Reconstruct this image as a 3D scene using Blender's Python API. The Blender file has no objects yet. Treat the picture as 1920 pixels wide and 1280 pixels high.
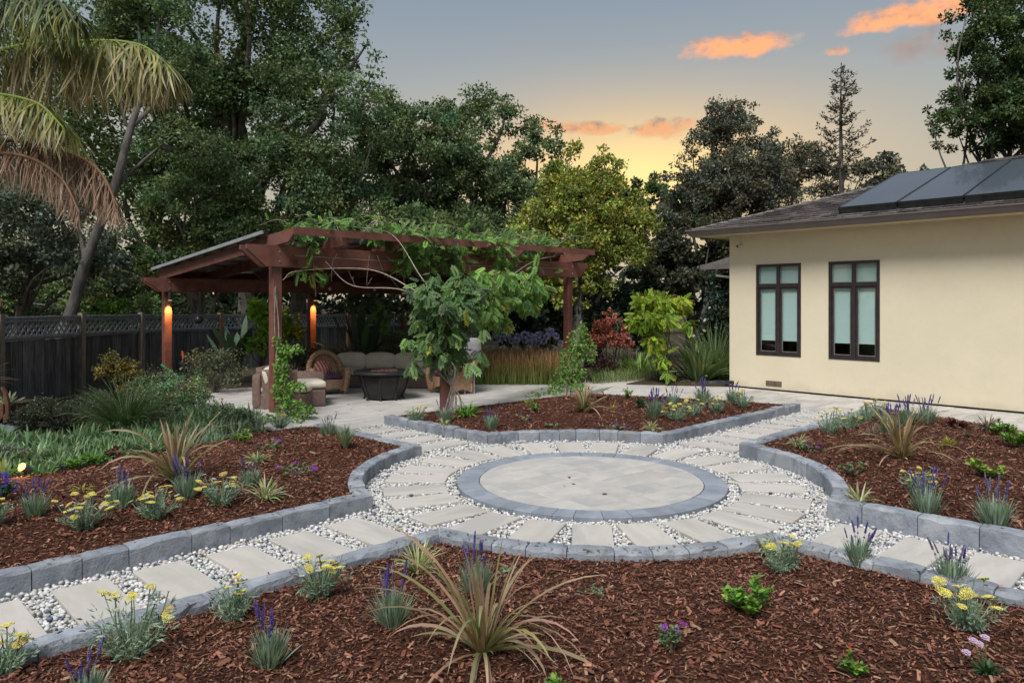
import bpy, math, random
import numpy as np
from mathutils import Vector, Matrix

# ------------------------------------------------------------------ camera
scene = bpy.context.scene
CAMZ, FPX, CX, HY = 1.7, 1390.0, 960.0, 567.0
cam_data = bpy.data.cameras.new('camera')
cam = bpy.data.objects.new('camera', cam_data)
scene.collection.objects.link(cam)
cam.location = (0, 0, CAMZ)
cam.rotation_euler = (math.radians(90), 0, 0)
cam_data.sensor_width = 36.0
cam_data.lens = FPX / 1920.0 * 36.0
cam_data.shift_y = -73.0 / 1920.0
cam_data.clip_end = 2000
cam_data.clip_start = 0.05
scene.camera = cam

# ------------------------------------------------------------------ world
world = bpy.data.worlds.new('World')
scene.world = world
world.use_nodes = True
wt = world.node_tree
wt.nodes.clear()


class NT:
    """tiny helper for node maths"""
    def __init__(s, tree): s.t = tree
    def new(s, kind, **kw):
        n = s.t.nodes.new(kind)
        for k, v in kw.items(): setattr(n, k, v)
        return n
    def put(s, sock, v):
        if isinstance(v, bpy.types.NodeSocket): s.t.links.new(v, sock)
        else: sock.default_value = v
    def m(s, op, a, b=0.0, c=0.0, clamp=False):
        n = s.new('ShaderNodeMath', operation=op, use_clamp=clamp)
        s.put(n.inputs[0], a); s.put(n.inputs[1], b); s.put(n.inputs[2], c)
        return n.outputs[0]
    def mix(s, fac, a, b, blend='MIX'):
        n = s.new('ShaderNodeMix', data_type='RGBA', blend_type=blend)
        s.put(n.inputs[0], fac)
        s.put(n.inputs[6], a if isinstance(a, bpy.types.NodeSocket) else (*a, 1))
        s.put(n.inputs[7], b if isinstance(b, bpy.types.NodeSocket) else (*b, 1))
        return n.outputs[2]
    def sstep(s, v, lo, hi):
        n = s.new('ShaderNodeMapRange', interpolation_type='SMOOTHSTEP')
        s.put(n.inputs[0], v); s.put(n.inputs[1], lo); s.put(n.inputs[2], hi)
        return n.outputs[0]
    def noise(s, vec=None, scale=5.0, detail=4.0, rough=0.55, dist=0.0):
        n = s.new('ShaderNodeTexNoise')
        if vec is not None: s.put(n.inputs['Vector'], vec)
        n.inputs['Scale'].default_value = scale; n.inputs['Detail'].default_value = detail
        n.inputs['Roughness'].default_value = rough; n.inputs['Distortion'].default_value = dist
        return n.outputs[0]
    def ramp(s, fac, stops):
        n = s.new('ShaderNodeValToRGB')
        el = n.color_ramp.elements
        while len(el) < len(stops): el.new(0.5)
        for e, (p, c) in zip(el, stops): e.position = p; e.color = (*c, 1)
        s.put(n.inputs[0], fac)
        return n.outputs[0]
    def mapping(s, vec, scale=(1, 1, 1), loc=(0, 0, 0), rot=(0, 0, 0)):
        n = s.new('ShaderNodeMapping')
        s.put(n.inputs[0], vec)
        n.inputs['Scale'].default_value = scale; n.inputs['Location'].default_value = loc; n.inputs['Rotation'].default_value = rot
        return n.outputs[0]


SUN_FROM = Vector((-0.28, -0.70, 1.0)).normalized()      # soft front light, high behind the camera
N = NT(wt)
tc = N.new('ShaderNodeTexCoord')
sep = N.new('ShaderNodeSeparateXYZ'); wt.links.new(tc.outputs['Generated'], sep.inputs[0])
dx, dy, dz = sep.outputs
az = N.m('ARCTAN2', dx, dy)
el = N.m('ARCSINE', dz)
# dusk sky: pale warm at the horizon, grey blue above
grad = N.ramp(N.m('DIVIDE', el, math.pi / 2, clamp=True), [
    (0.0, (0.44, 0.385, 0.275)), (0.075, (0.415, 0.375, 0.285)), (0.13, (0.35, 0.355, 0.32)), (0.18, (0.285, 0.32, 0.335)),
    (0.25, (0.215, 0.265, 0.32)), (0.45, (0.25, 0.30, 0.36)), (1.0, (0.38, 0.43, 0.49))])
sunaz, sunel = math.atan2(230, FPX), math.atan2(245, math.hypot(FPX, 230))
d_az = N.m('DIVIDE', N.m('SUBTRACT', az, sunaz), 0.27)
d_el = N.m('DIVIDE', N.m('SUBTRACT', el, sunel), 0.095)
dist2 = N.m('ADD', N.m('MULTIPLY', d_az, d_az), N.m('MULTIPLY', d_el, d_el))
glow = N.m('EXPONENT', N.m('MULTIPLY', dist2, -1.0))
sky = N.mix(N.m('MULTIPLY', glow, 0.78), grad, (0.90, 0.58, 0.24))
e_az = N.m('DIVIDE', N.m('SUBTRACT', az, sunaz + 0.005), 0.12)
e_el = N.m('DIVIDE', N.m('SUBTRACT', el, sunel - 0.01), 0.045)
core = N.m('EXPONENT', N.m('MULTIPLY', N.m('ADD', N.m('MULTIPLY', e_az, e_az), N.m('MULTIPLY', e_el, e_el)), -1.0))
sky = N.mix(N.m('MULTIPLY', core, 0.8), sky, (1.0, 0.78, 0.30))
cvec = N.new('ShaderNodeCombineXYZ'); wt.links.new(az, cvec.inputs[0]); wt.links.new(el, cvec.inputs[1])
n1 = N.noise(N.mapping(cvec.outputs[0], scale=(1, 1.6, 1)), scale=30, detail=9, rough=0.62)
n2 = N.noise(N.mapping(cvec.outputs[0], scale=(1, 1.5, 1), loc=(3, 1, 0)), scale=40, detail=7, rough=0.62)


def cloud(sky, px, py, rx, ry, lit, dark, amount, edge=0.55, tilt=0.0):
    u, v = (px - CX) / FPX, (HY - py) / FPX
    a0, e0 = math.atan(u), math.atan(v / math.hypot(1, u))
    a = N.m('DIVIDE', N.m('SUBTRACT', az, a0), rx / FPX)
    b = N.m('DIVIDE', N.m('SUBTRACT', el, e0), ry / FPX)
    if tilt: b = N.m('SUBTRACT', b, N.m('MULTIPLY', a, tilt))
    q = N.m('ADD', N.m('MULTIPLY', a, a), N.m('MULTIPLY', b, b))
    q = N.m('ADD', q, N.m('MULTIPLY', N.m('MAXIMUM', N.m('MULTIPLY', b, -1.0), 0.0), 0.45))
    f = N.m('ADD', N.m('SUBTRACT', 1.0, q), N.m('MULTIPLY', N.m('SUBTRACT', n1, 0.5), 2.5))
    mask = N.m('MULTIPLY', N.sstep(f, 0.0, 0.25 + edge * 1.5), amount)
    body = N.sstep(N.m('ADD', N.m('ADD', N.m('MULTIPLY', b, 0.45), N.m('MULTIPLY', n2, 2.6)), -1.22), 0.0, 0.8)
    return N.mix(mask, sky, N.mix(body, lit, dark))


OR1, OR2 = (0.98, 0.40, 0.16), (0.46, 0.25, 0.16)
sky = cloud(sky, 1380, 90, 118, 27, OR1, OR2, 0.95, 0.5)
sky = cloud(sky, 1722, 28, 150, 26, OR1, OR2, 0.95, 0.5, 0.22)
sky = cloud(sky, 1735, 86, 85, 36, (0.36, 0.24, 0.19), (0.20, 0.17, 0.17), 0.85, 0.9)
sky = cloud(sky, 1108, 242, 78, 17, (0.74, 0.36, 0.16), (0.30, 0.21, 0.16), 0.95, 0.4)
sky = cloud(sky, 1245, 243, 78, 25, (0.74, 0.36, 0.16), (0.27, 0.20, 0.16), 0.95, 0.45)
sky = cloud(sky, 1020, 235, 45, 16, (0.78, 0.36, 0.18), (0.45, 0.26, 0.18), 0.7, 0.7)
sky = cloud(sky, 1568, 97, 22, 12, OR1, OR2, 0.8, 0.7)
sky = cloud(sky, 1492, 70, 18, 12, (0.5, 0.42, 0.36), (0.4, 0.36, 0.33), 0.5, 0.9)
sky = cloud(sky, 1300, 133, 60, 9, (0.40, 0.34, 0.29), (0.34, 0.31, 0.28), 0.35, 0.9)
sky = cloud(sky, -900, 60, 160, 40, (0.6, 0.40, 0.30), (0.3, 0.28, 0.28), 0.7, 0.8)
sky = cloud(sky, 2900, 20, 200, 40, (0.6, 0.40, 0.30), (0.3, 0.28, 0.28), 0.7, 0.8)
nish = N.new('ShaderNodeTexSky', sky_type='NISHITA')
nish.sun_disc = False
nish.sun_elevation = math.asin(SUN_FROM.z)
nish.sun_rotation = math.atan2(SUN_FROM.x, SUN_FROM.y)
bg1 = N.new('ShaderNodeBackground'); wt.links.new(sky, bg1.inputs[0]); bg1.inputs[1].default_value = 0.92
bg2 = N.new('ShaderNodeBackground'); wt.links.new(nish.outputs[0], bg2.inputs[0]); bg2.inputs[1].default_value = 0.004
addw = N.new('ShaderNodeAddShader'); wt.links.new(bg1.outputs[0], addw.inputs[0]); wt.links.new(bg2.outputs[0], addw.inputs[1])
outw = N.new('ShaderNodeOutputWorld'); wt.links.new(addw.outputs[0], outw.inputs[0])

# ------------------------------------------------------------------ sun
sl = bpy.data.lights.new('sun', 'SUN')
sl.energy = 3.0
sl.angle = math.radians(24)
sl.color = (1.0, 0.965, 0.925)
sun = bpy.data.objects.new('sun', sl)
scene.collection.objects.link(sun)
sun.rotation_euler = SUN_FROM.to_track_quat('Z', 'Y').to_euler()

vs = scene.view_settings
vs.view_transform = 'Standard'
vs.look = 'None'
vs.exposure = 0.42
vs.gamma = 1.0
vs.use_curve_mapping = False
scene.cycles.use_denoising = True
scene.cycles.max_bounces = 6
scene.cycles.diffuse_bounces = 2
scene.cycles.glossy_bounces = 2
scene.cycles.adaptive_threshold = 0.025
scene.cycles.transparent_max_bounces = 12
scene.cycles.caustics_reflective = False
scene.cycles.caustics_refractive = False

# ------------------------------------------------------------------ geometry helpers
COL = scene.collection


def G(px, py, z=0.0):
    """where the sight line through a photo point meets the level z"""
    Y = FPX * (CAMZ - z) / (py - HY)
    return np.array([(px - CX) / FPX * Y, Y, z])


def P(px, py, Y):
    return np.array([(px - CX) / FPX * Y, Y, CAMZ - (py - HY) / FPX * Y])


def tag(o, label=None, cat=None, group=None, kind=None):
    if label: o['label'] = label
    if cat: o['category'] = cat
    if group: o['group'] = group
    if kind: o['kind'] = kind
    return o


def empty(name, loc=(0, 0, 0), label=None, cat=None, group=None, kind=None, rz=0.0, parent=None):
    o = bpy.data.objects.new(name, None)
    o.empty_display_size = 0.1
    COL.objects.link(o)
    o.location = tuple(float(v) for v in loc)
    o.rotation_euler = (0, 0, rz)
    if parent: o.parent = parent
    return tag(o, label, cat, group, kind)


def link(name, me, parent=None, loc=None, rot=None, scale=None, world=False):
    o = bpy.data.objects.new(name, me)
    COL.objects.link(o)
    if parent is not None:
        o.parent = parent
        if world: o.matrix_parent_inverse = (Matrix.Translation(parent.location) @ Matrix.Rotation(parent.rotation_euler[2], 4, 'Z')).inverted()
    if loc is not None: o.location = tuple(float(v) for v in loc)
    if rot is not None: o.rotation_euler = tuple(float(v) for v in rot)
    if scale is not None: o.scale = (scale,) * 3 if isinstance(scale, (int, float)) else tuple(scale)
    return o


class MB:
    """collects vertices, faces and face colours; build() makes one mesh"""
    def __init__(s): s.V, s.F, s.C, s.n = [], [], [], 0
    def add(s, V, F, col=(1, 1, 1)):
        V = np.asarray(V, float).reshape(-1, 3)
        if not isinstance(F, list): F = [F]
        for f in F:
            f = np.asarray(f, int)
            if f.ndim == 1: f = f[None]
            c = np.asarray(col, float)
            c = np.broadcast_to(c, (len(f), 3)) if c.ndim == 1 else c
            s.F.append(f + s.n); s.C.append(c)
        s.V.append(V); s.n += len(V)
        return s
    def box(s, lo, hi, col=(1, 1, 1)):
        (a, b, c), (d, e, f) = lo, hi
        s.add([(a, b, c), (d, b, c), (d, e, c), (a, e, c), (a, b, f), (d, b, f), (d, e, f), (a, e, f)],
              [[0, 3, 2, 1], [4, 5, 6, 7], [0, 1, 5, 4], [1, 2, 6, 5], [2, 3, 7, 6], [3, 0, 4, 7]], col)
        return s
    def obox(s, c, ax, ay, az, col=(1, 1, 1)):
        c, ax, ay, az = (np.asarray(v, float) for v in (c, ax, ay, az))
        V = [c + sx * ax + sy * ay + sz * az for sz in (-1, 1) for sy in (-1, 1) for sx in (-1, 1)]
        s.add(V, [[0, 2, 3, 1], [4, 5, 7, 6], [0, 1, 5, 4], [1, 3, 7, 5], [3, 2, 6, 7], [2, 0, 4, 6]], col)
        return s
    def beam(s, a, b, w, h, up=(0, 0, 1), col=(1, 1, 1)):
        """board from a to b, w wide, h high (centred)"""
        a, b = np.asarray(a, float), np.asarray(b, float)
        d = (b - a); L = np.linalg.norm(d); d /= L
        side = np.cross(d, up); side /= np.linalg.norm(side)
        u = np.cross(side, d)
        return s.obox((a + b) / 2, d * L / 2, side * w / 2, u * h / 2, col)
    def tube(s, pts, rad, sides=6, col=(1, 1, 1), cap=True):
        V, F = tube(pts, rad, sides)
        s.add(V, F, col)
        if cap and sides >= 3:
            n = len(pts)
            s.F.append(np.arange(sides)[::-1][None] + s.n - len(V)); s.C.append(np.broadcast_to(np.asarray(col, float), (1, 3)) if np.ndim(col) == 1 else np.asarray(col)[:1])
            s.F.append((np.arange(sides) + (n - 1) * sides)[None] + s.n - len(V)); s.C.append(np.broadcast_to(np.asarray(col, float), (1, 3)) if np.ndim(col) == 1 else np.asarray(col)[-1:])
        return s
    def mesh(s, name, mat, smooth=False):
        V = np.concatenate(s.V) if s.V else np.zeros((0, 3))
        me = bpy.data.meshes.new(name)
        me.vertices.add(len(V)); me.vertices.foreach_set('co', V.ravel())
        loops = np.concatenate([f.ravel() for f in s.F])
        sizes = np.concatenate([np.full(len(f), f.shape[1]) for f in s.F])
        starts = np.concatenate([[0], np.cumsum(sizes)[:-1]])
        me.loops.add(len(loops)); me.loops.foreach_set('vertex_index', loops.astype(np.int32))
        me.polygons.add(len(sizes)); me.polygons.foreach_set('loop_start', starts.astype(np.int32))
        C = np.concatenate(s.C)
        me.update(calc_edges=True)
        at = me.attributes.new('col', 'FLOAT_COLOR', 'FACE')
        at.data.foreach_set('color', np.concatenate([C, np.ones((len(C), 1))], 1).astype(np.float32).ravel())
        me.polygons.foreach_set('use_smooth', np.full(len(sizes), bool(smooth)))
        if mat: me.materials.append(mat)
        me.validate(verbose=False)
        return me
    def build(s, name, mat, parent=None, smooth=False, **kw):
        return link(name, s.mesh(name, mat, smooth), parent, **kw)


def tube(pts, rad, sides=6):
    pts = np.asarray(pts, float); n = len(pts)
    rad = np.broadcast_to(np.asarray(rad, float), (n,))
    t = np.gradient(pts, axis=0); t /= np.linalg.norm(t, axis=1)[:, None] + 1e-12
    ref = np.array([0, 0, 1.0]) if abs(t[0][2]) < 0.9 else np.array([1.0, 0, 0])
    V = []
    for i in range(n):
        u = np.cross(t[i], ref); u /= np.linalg.norm(u) + 1e-12
        w = np.cross(t[i], u); ref = np.cross(u, t[i]) if abs(np.dot(np.cross(u, t[i]), ref)) > 0 else ref
        for k in range(sides):
            a = 2 * math.pi * k / sides
            V.append(pts[i] + rad[i] * (math.cos(a) * u + math.sin(a) * w))
    F = [[i * sides + k, i * sides + (k + 1) % sides, (i + 1) * sides + (k + 1) % sides, (i + 1) * sides + k] for i in range(n - 1) for k in range(sides)]
    return np.array(V), np.array(F)


def spline(pts, n=12):
    """Catmull-Rom through the points"""
    p = np.asarray(pts, float)
    p = np.vstack([2 * p[0] - p[1], p, 2 * p[-1] - p[-2]])
    out = []
    for i in range(1, len(p) - 2):
        for t in np.linspace(0, 1, n, endpoint=False):
            a, b, c, d = p[i - 1:i + 3]
            out.append(0.5 * ((2 * b) + (c - a) * t + (2 * a - 5 * b + 4 * c - d) * t * t + (3 * b - a - 3 * c + d) * t ** 3))
    out.append(p[-2])
    return np.array(out)


def unit(v): return v / (np.linalg.norm(v, axis=-1, keepdims=True) + 1e-12)


def rdir(rng, n):
    return unit(rng.normal(size=(n, 3)))


def frames(d, nrm):
    d = unit(d); x = unit(np.cross(d, nrm)); z = np.cross(x, d)
    return np.stack([x, d, z], axis=2)          # columns: side, along, normal


def scatter(mb, tV, tF, M, T, col):
    """copies of a template as plain geometry: M (k,3,3), T (k,3), col (k,3)"""
    tV, tF = np.asarray(tV, float), np.asarray(tF, int)
    k, n, m = len(T), len(tV), len(tF)
    V = np.einsum('kij,nj->kni', M, tV) + T[:, None, :]
    F = tF[None] + (np.arange(k) * n)[:, None, None]
    mb.add(V.reshape(-1, 3), F.reshape(-1, tF.shape[1]), np.repeat(np.asarray(col), m, axis=0))


def pick(rng, cols, n, jit=0.22, tintjit=0.06):
    c = np.asarray(cols, float)
    out = c[rng.integers(0, len(c), n)]
    w = rng.random((n, 1))
    out = out * w + c[rng.integers(0, len(c), n)] * (1 - w)
    return np.clip(out * (1 + jit * rng.normal(size=(n, 1))) * (1 + tintjit * rng.normal(size=(n, 3))), 0.002, 0.95)


LEAF_V = [(0, 0, 0), (0.30, 0.45, 0.07), (0, 1, -0.04), (-0.30, 0.45, 0.07)]
LEAF_F = [[0, 1, 2, 3]]
OVAL_V = [(0, 0, 0), (0.23, 0.25, 0.05), (0.25, 0.62, 0.05), (0, 1, -0.05), (-0.25, 0.62, 0.05), (-0.23, 0.25, 0.05), (0, 0.45, -0.01)]
OVAL_F = [[0, 1, 2, 6], [2, 3, 4, 6], [0, 6, 4, 5]]


def pinnate(pairs, ll, droop=0.3, w=0.30):
    V, F = [], []
    def leaflet(base, ang, L, dn):
        b = len(V)
        ca, sa = math.cos(ang), math.sin(ang)
        for (x, y, z) in LEAF_V:
            x *= L * w / 0.30
            y2 = y * L
            V.append((base[0] + x * ca + y2 * sa, base[1] - x * sa + y2 * ca, base[2] - dn * y2 + z * L))
        F.append([b, b + 1, b + 2, b + 3])
    for i in range(pairs):
        y = 0.22 + 0.70 * i / max(1, pairs - 1)
        z = -droop * y * y
        for s in (-1, 1):
            leaflet((0, y, z), s * math.radians(62 - 14 * y), ll * (1.0 - 0.25 * abs(y - 0.5)), 0.35)
    leaflet((0, 0.96, -droop * 0.92), 0, ll, 0.4)
    return V, F


PIN_V, PIN_F = pinnate(5, 0.36)
PIN9_V, PIN9_F = pinnate(9, 0.22, 0.45)


def blades(mb, rng, n, root, L, w, elev, droop, segs=5, cols=((0.1, 0.2, 0.05),), tip=None, az=None, prof=None, jit=0.18, fold=0.0, spread=0.0, curl=0.0):
    root = np.asarray(root, float)
    root = np.broadcast_to(root, (n, 3)).copy()
    ln = rng.uniform(L[0], L[1], n)
    a = rng.uniform(0, 2 * math.pi, n) if az is None else np.broadcast_to(np.asarray(az, float), (n,))
    if spread:
        r = spread * np.sqrt(rng.random(n))
        root[:, 0] += r * np.cos(a); root[:, 1] += r * np.sin(a)
    e = np.radians(rng.uniform(elev[0], elev[1], n))
    dr = np.radians(rng.uniform(droop[0], droop[1], n))
    wd = rng.uniform(w[0], w[1], n)
    if prof is None: prof = np.interp(np.linspace(0, 1, segs + 1), [0, 0.15, 0.6, 0.85, 1], [0.6, 1, 0.95, 0.6, 0.05])
    pts = np.zeros((n, segs + 1, 3)); pts[:, 0] = root
    hz = np.stack([np.cos(a), np.sin(a), np.zeros(n)], 1)
    sd = np.stack([-np.sin(a), np.cos(a), np.zeros(n)], 1)
    cu = curl * rng.normal(size=n)
    for i in range(segs):
        t = (i + 0.5) / segs
        ee = np.maximum(e - dr * t ** 1.4, -1.45)
        step = (np.cos(ee)[:, None] * hz + np.sin(ee)[:, None] * np.array([0, 0, 1.0])) + sd * (cu * t)[:, None]
        pts[:, i + 1] = pts[:, i] + step * (ln / segs)[:, None]
    tw = rng.uniform(-0.5, 0.5, n)
    V = np.zeros((n, segs + 1, 2, 3))
    for i in range(segs + 1):
        s2 = sd * np.cos(tw)[:, None] + np.array([0, 0, 1.0]) * np.sin(tw)[:, None]
        o = s2 * (wd * prof[i] * 0.5)[:, None]
        V[:, i, 0] = pts[:, i] - o; V[:, i, 1] = pts[:, i] + o
    idx = np.arange(n)[:, None] * (segs + 1) * 2
    F = []
    for i in range(segs):
        F.append(np.stack([idx[:, 0] + 2 * i, idx[:, 0] + 2 * i + 1, idx[:, 0] + 2 * i + 3, idx[:, 0] + 2 * i + 2], 1))
    F = np.stack(F, 1).reshape(-1, 4)
    c = pick(rng, cols, n, jit)
    if tip is not None:
        ct = pick(rng, tip, n, jit)
        tt = np.linspace(0, 1, segs) ** 1.5
        C = (c[:, None] * (1 - tt)[None, :, None] + ct[:, None] * tt[None, :, None]).reshape(-1, 3)
    else:
        C = np.repeat(c, segs, axis=0)
    mb.add(V.reshape(-1, 3), F, C)
    return pts


# ------------------------------------------------------------------ materials
def newmat(name):
    m = bpy.data.materials.new(name)
    m.use_nodes = True
    nt = m.node_tree
    b = nt.nodes['Principled BSDF']
    return m, NT(nt), b


def setp(b, **kw):
    names = dict(rough='Roughness', metal='Metallic', spec='Specular IOR Level', ior='IOR', coat='Coat Weight')
    for k, v in kw.items(): b.inputs[names[k]].default_value = v


def bump(N, b, h, strength=0.3, dist=0.01):
    n = N.new('ShaderNodeBump')
    n.inputs['Strength'].default_value = strength; n.inputs['Distance'].default_value = dist
    N.put(n.inputs['Height'], h)
    N.t.links.new(n.outputs[0], b.inputs['Normal'])


def geo(N): return N.new('ShaderNodeNewGeometry').outputs['Position']
def objc(N): return N.new('ShaderNodeTexCoord').outputs['Object']
def orand(N): return N.new('ShaderNodeObjectInfo').outputs['Random']


def attr(N, name='col'):
    n = N.new('ShaderNodeAttribute'); n.attribute_name = name
    return n.outputs['Color']


def mat_leaf(name, rough=0.5, trans=0.25, spec=0.35, boost=1.5):
    m, N, b = newmat(name)
    c = attr(N)
    c2 = N.mix(0.55, c, N.mix(N.noise(geo(N), 9, 2), (0.35, 0.35, 0.35), (1.35, 1.35, 1.35)), 'MULTIPLY')
    N.put(b.inputs['Base Color'], c2); setp(b, rough=rough, spec=spec)
    t = N.new('ShaderNodeBsdfTranslucent')
    N.put(t.inputs[0], N.mix(1.0, c2, (boost, boost * 1.05, boost * 0.7), 'MULTIPLY'))
    mx = N.new('ShaderNodeMixShader'); mx.inputs[0].default_value = trans
    N.t.links.new(b.outputs[0], mx.inputs[1]); N.t.links.new(t.outputs[0], mx.inputs[2])
    N.t.links.new(mx.outputs[0], N.t.nodes['Material Output'].inputs[0])
    return m


def mat_attr(name, rough=0.7, spec=0.3, noise_scale=60, amt=0.5, bmp=0.0):
    m, N, b = newmat(name)
    nz = N.noise(geo(N), noise_scale, 3)
    N.put(b.inputs['Base Color'], N.mix(amt, attr(N), N.mix(nz, (0.45,) * 3, (1.5,) * 3), 'MULTIPLY'))
    setp(b, rough=rough, spec=spec)
    if bmp: bump(N, b, nz, bmp, 0.004)
    return m


def mat_noise(name, c1, c2, scale=8, rough=0.7, spec=0.3, bmp=0.2, dist=0.005, detail=6, stretch=None, rnd=0.0, coords='geo', c3=None, metal=0.0):
    m, N, b = newmat(name)
    v = geo(N) if coords == 'geo' else objc(N)
    if rnd and coords != 'geo':
        add = N.new('ShaderNodeVectorMath', operation='ADD'); N.put(add.inputs[0], v)
        cb = N.new('ShaderNodeCombineXYZ')
        r = N.m('MULTIPLY', orand(N), 37.0)
        for i in range(3): N.put(cb.inputs[i], r)
        N.put(add.inputs[1], cb.outputs[0]); v = add.outputs[0]
    if stretch: v = N.mapping(v, scale=stretch)
    nz = N.noise(v, scale, detail, 0.6)
    f = N.sstep(nz, 0.3, 0.7)
    c = N.mix(f, c1, c2)
    if c3: c = N.mix(N.sstep(N.noise(v, scale * 0.35, 4), 0.5, 0.68), c, c3)
    if rnd:
        k = N.m('ADD', N.m('MULTIPLY', orand(N), rnd), 1.0 - rnd / 2)
        cc = N.new('ShaderNodeCombineColor')
        for i in range(3): N.put(cc.inputs[i], k)
        c = N.mix(1.0, c, cc.outputs[0], 'MULTIPLY')
    N.put(b.inputs['Base Color'], c); setp(b, rough=rough, spec=spec, metal=metal)
    if bmp: bump(N, b, N.noise(v, scale * 4, 5, 0.65), bmp, dist)
    return m


M = {}
M['leaf'] = mat_leaf('leaf')
M['tree_leaf'] = mat_leaf('tree_leaf', rough=0.6, trans=0.25, spec=0.18)
M['petal'] = mat_attr('petal', 0.65, 0.2, 120, 0.3)
M['bark'] = mat_noise('bark', (0.075, 0.062, 0.05), (0.19, 0.17, 0.15), 7, 0.9, 0.2, 0.8, 0.03, stretch=(1, 1, 0.25))
M['dark_bark'] = mat_noise('dark_bark', (0.06, 0.055, 0.05), (0.14, 0.13, 0.12), 7, 0.9, 0.2, 0.8, 0.03, stretch=(1, 1, 0.25))
M['grey_bark'] = mat_noise('grey_bark', (0.16, 0.15, 0.14), (0.33, 0.31, 0.29), 6, 0.9, 0.2, 0.6, 0.02, stretch=(1, 1, 0.3))
M['vine_bark'] = mat_noise('vine_bark', (0.2, 0.16, 0.12), (0.36, 0.32, 0.27), 30, 0.85, 0.2, 0.5, 0.006)
M['soil'] = mat_noise('soil', (0.035, 0.027, 0.02), (0.085, 0.065, 0.047), 6, 0.95, 0.1, 0.6, 0.03, c3=(0.055, 0.06, 0.03))
M['mulch_soil'] = mat_noise('mulch_soil', (0.03, 0.014, 0.01), (0.13, 0.05, 0.032), 45, 0.95, 0.1, 1.0, 0.02)
M['chip'] = mat_attr('chip', 0.8, 0.25, 90, 0.6, 0.5)
M['gravel_bed'] = mat_noise('gravel_bed', (0.22, 0.22, 0.225), (0.52, 0.51, 0.49), 60, 0.9, 0.2, 1.0, 0.02)
M['pebble'] = mat_attr('pebble', 0.55, 0.4, 40, 0.25)
m, N, b = newmat('kerb')
v = objc(N); ad = N.new('ShaderNodeVectorMath', operation='ADD'); N.put(ad.inputs[0], v)
cb = N.new('ShaderNodeCombineXYZ'); rr = orand(N); r37 = N.m('MULTIPLY', rr, 37.0)
for i in range(3): N.put(cb.inputs[i], r37)
N.put(ad.inputs[1], cb.outputs[0]); v = ad.outputs[0]
big = N.noise(v, 5, 6, 0.65); fine = N.noise(v, 70, 4, 0.7); pit = N.noise(v, 26, 5, 0.7)
c = N.mix(N.sstep(big, 0.32, 0.68), (0.175, 0.195, 0.23), (0.295, 0.32, 0.36))
c = N.mix(N.m('MULTIPLY', N.sstep(N.noise(v, 2.2, 5, 0.6), 0.5, 0.66), 0.7), c, (0.37, 0.385, 0.405))
c = N.mix(N.m('MULTIPLY', N.sstep(pit, 0.56, 0.72), 0.55), c, (0.10, 0.105, 0.12))
c = N.mix(N.m('MULTIPLY', N.sstep(N.noise(v, 3.1, 4, 0.6), 0.55, 0.7), 0.35), c, (0.20, 0.17, 0.14))
kk = N.m('ADD', N.m('MULTIPLY', rr, 0.34), 0.83)
cc = N.new('ShaderNodeCombineColor')
for i in range(3): N.put(cc.inputs[i], kk)
c = N.mix(1.0, c, cc.outputs[0], 'MULTIPLY')
N.put(b.inputs['Base Color'], c); setp(b, rough=0.92, spec=0.15)
bump(N, b, N.m('ADD', N.m('MULTIPLY', fine, 0.35), N.m('ADD', pit, big)), 0.75, 0.012)
M['kerb'] = m
M['slab'] = mat_noise('slab', (0.43, 0.405, 0.368), (0.495, 0.468, 0.425), 2.6, 0.85, 0.2, 0.3, 0.003, stretch=(1.0, 4, 1), rnd=0.12, coords='obj', c3=(0.385, 0.368, 0.345))
M['inner_paver'] = mat_noise('inner_paver', (0.385, 0.37, 0.35), (0.47, 0.445, 0.41), 4, 0.85, 0.25, 0.25, 0.003, stretch=(1, 1.6, 1), rnd=0.12, coords='obj', c3=(0.35, 0.345, 0.345))
M['ring_paver'] = mat_noise('ring_paver', (0.19, 0.215, 0.255), (0.27, 0.295, 0.335), 5, 0.85, 0.2, 0.4, 0.003, rnd=0.22, coords='obj')
M['patio_paver'] = mat_noise('patio_paver', (0.42, 0.40, 0.375), (0.53, 0.50, 0.46), 3, 0.8, 0.3, 0.25, 0.003, stretch=(0.8, 3, 1), rnd=0.22, coords='obj', c3=(0.37, 0.355, 0.335))
M['concrete'] = mat_noise('concrete', (0.42, 0.39, 0.34), (0.50, 0.47, 0.42), 3, 0.85, 0.25, 0.2, 0.003)
M['joint'] = mat_noise('joint', (0.16, 0.145, 0.125), (0.24, 0.22, 0.19), 30, 0.95, 0.1, 0.4, 0.004)
m, N, b = newmat('stucco')
gpos = geo(N)
sp = N.new('ShaderNodeSeparateXYZ'); N.put(sp.inputs[0], gpos)
big = N.noise(gpos, 0.7, 5, 0.6); fine = N.noise(gpos, 90, 5, 0.7); trowel = N.noise(gpos, 6, 5, 0.6, 1.2)
c = N.mix(N.sstep(big, 0.3, 0.7), (0.64, 0.575, 0.43), (0.69, 0.62, 0.47))
c = N.mix(N.m('MULTIPLY', N.sstep(trowel, 0.45, 0.75), 0.12), c, (0.50, 0.44, 0.33))
splash = N.m('MULTIPLY', N.sstep(N.m('ADD', N.m('MULTIPLY', sp.outputs[2], -2.6), N.m('MULTIPLY', N.noise(gpos, 3.5, 5), 1.1)), 0.0, 0.75), 0.38)
c = N.mix(splash, c, (0.36, 0.30, 0.22))
N.put(b.inputs['Base Color'], c); setp(b, rough=0.95, spec=0.12)
bump(N, b, N.m('ADD', N.m('MULTIPLY', fine, 0.5), trowel), 0.45, 0.006)
M['stucco'] = m
M['soffit'] = mat_noise('soffit', (0.60, 0.49, 0.28), (0.65, 0.53, 0.31), 2, 0.9, 0.15, 0.1, 0.003)
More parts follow.
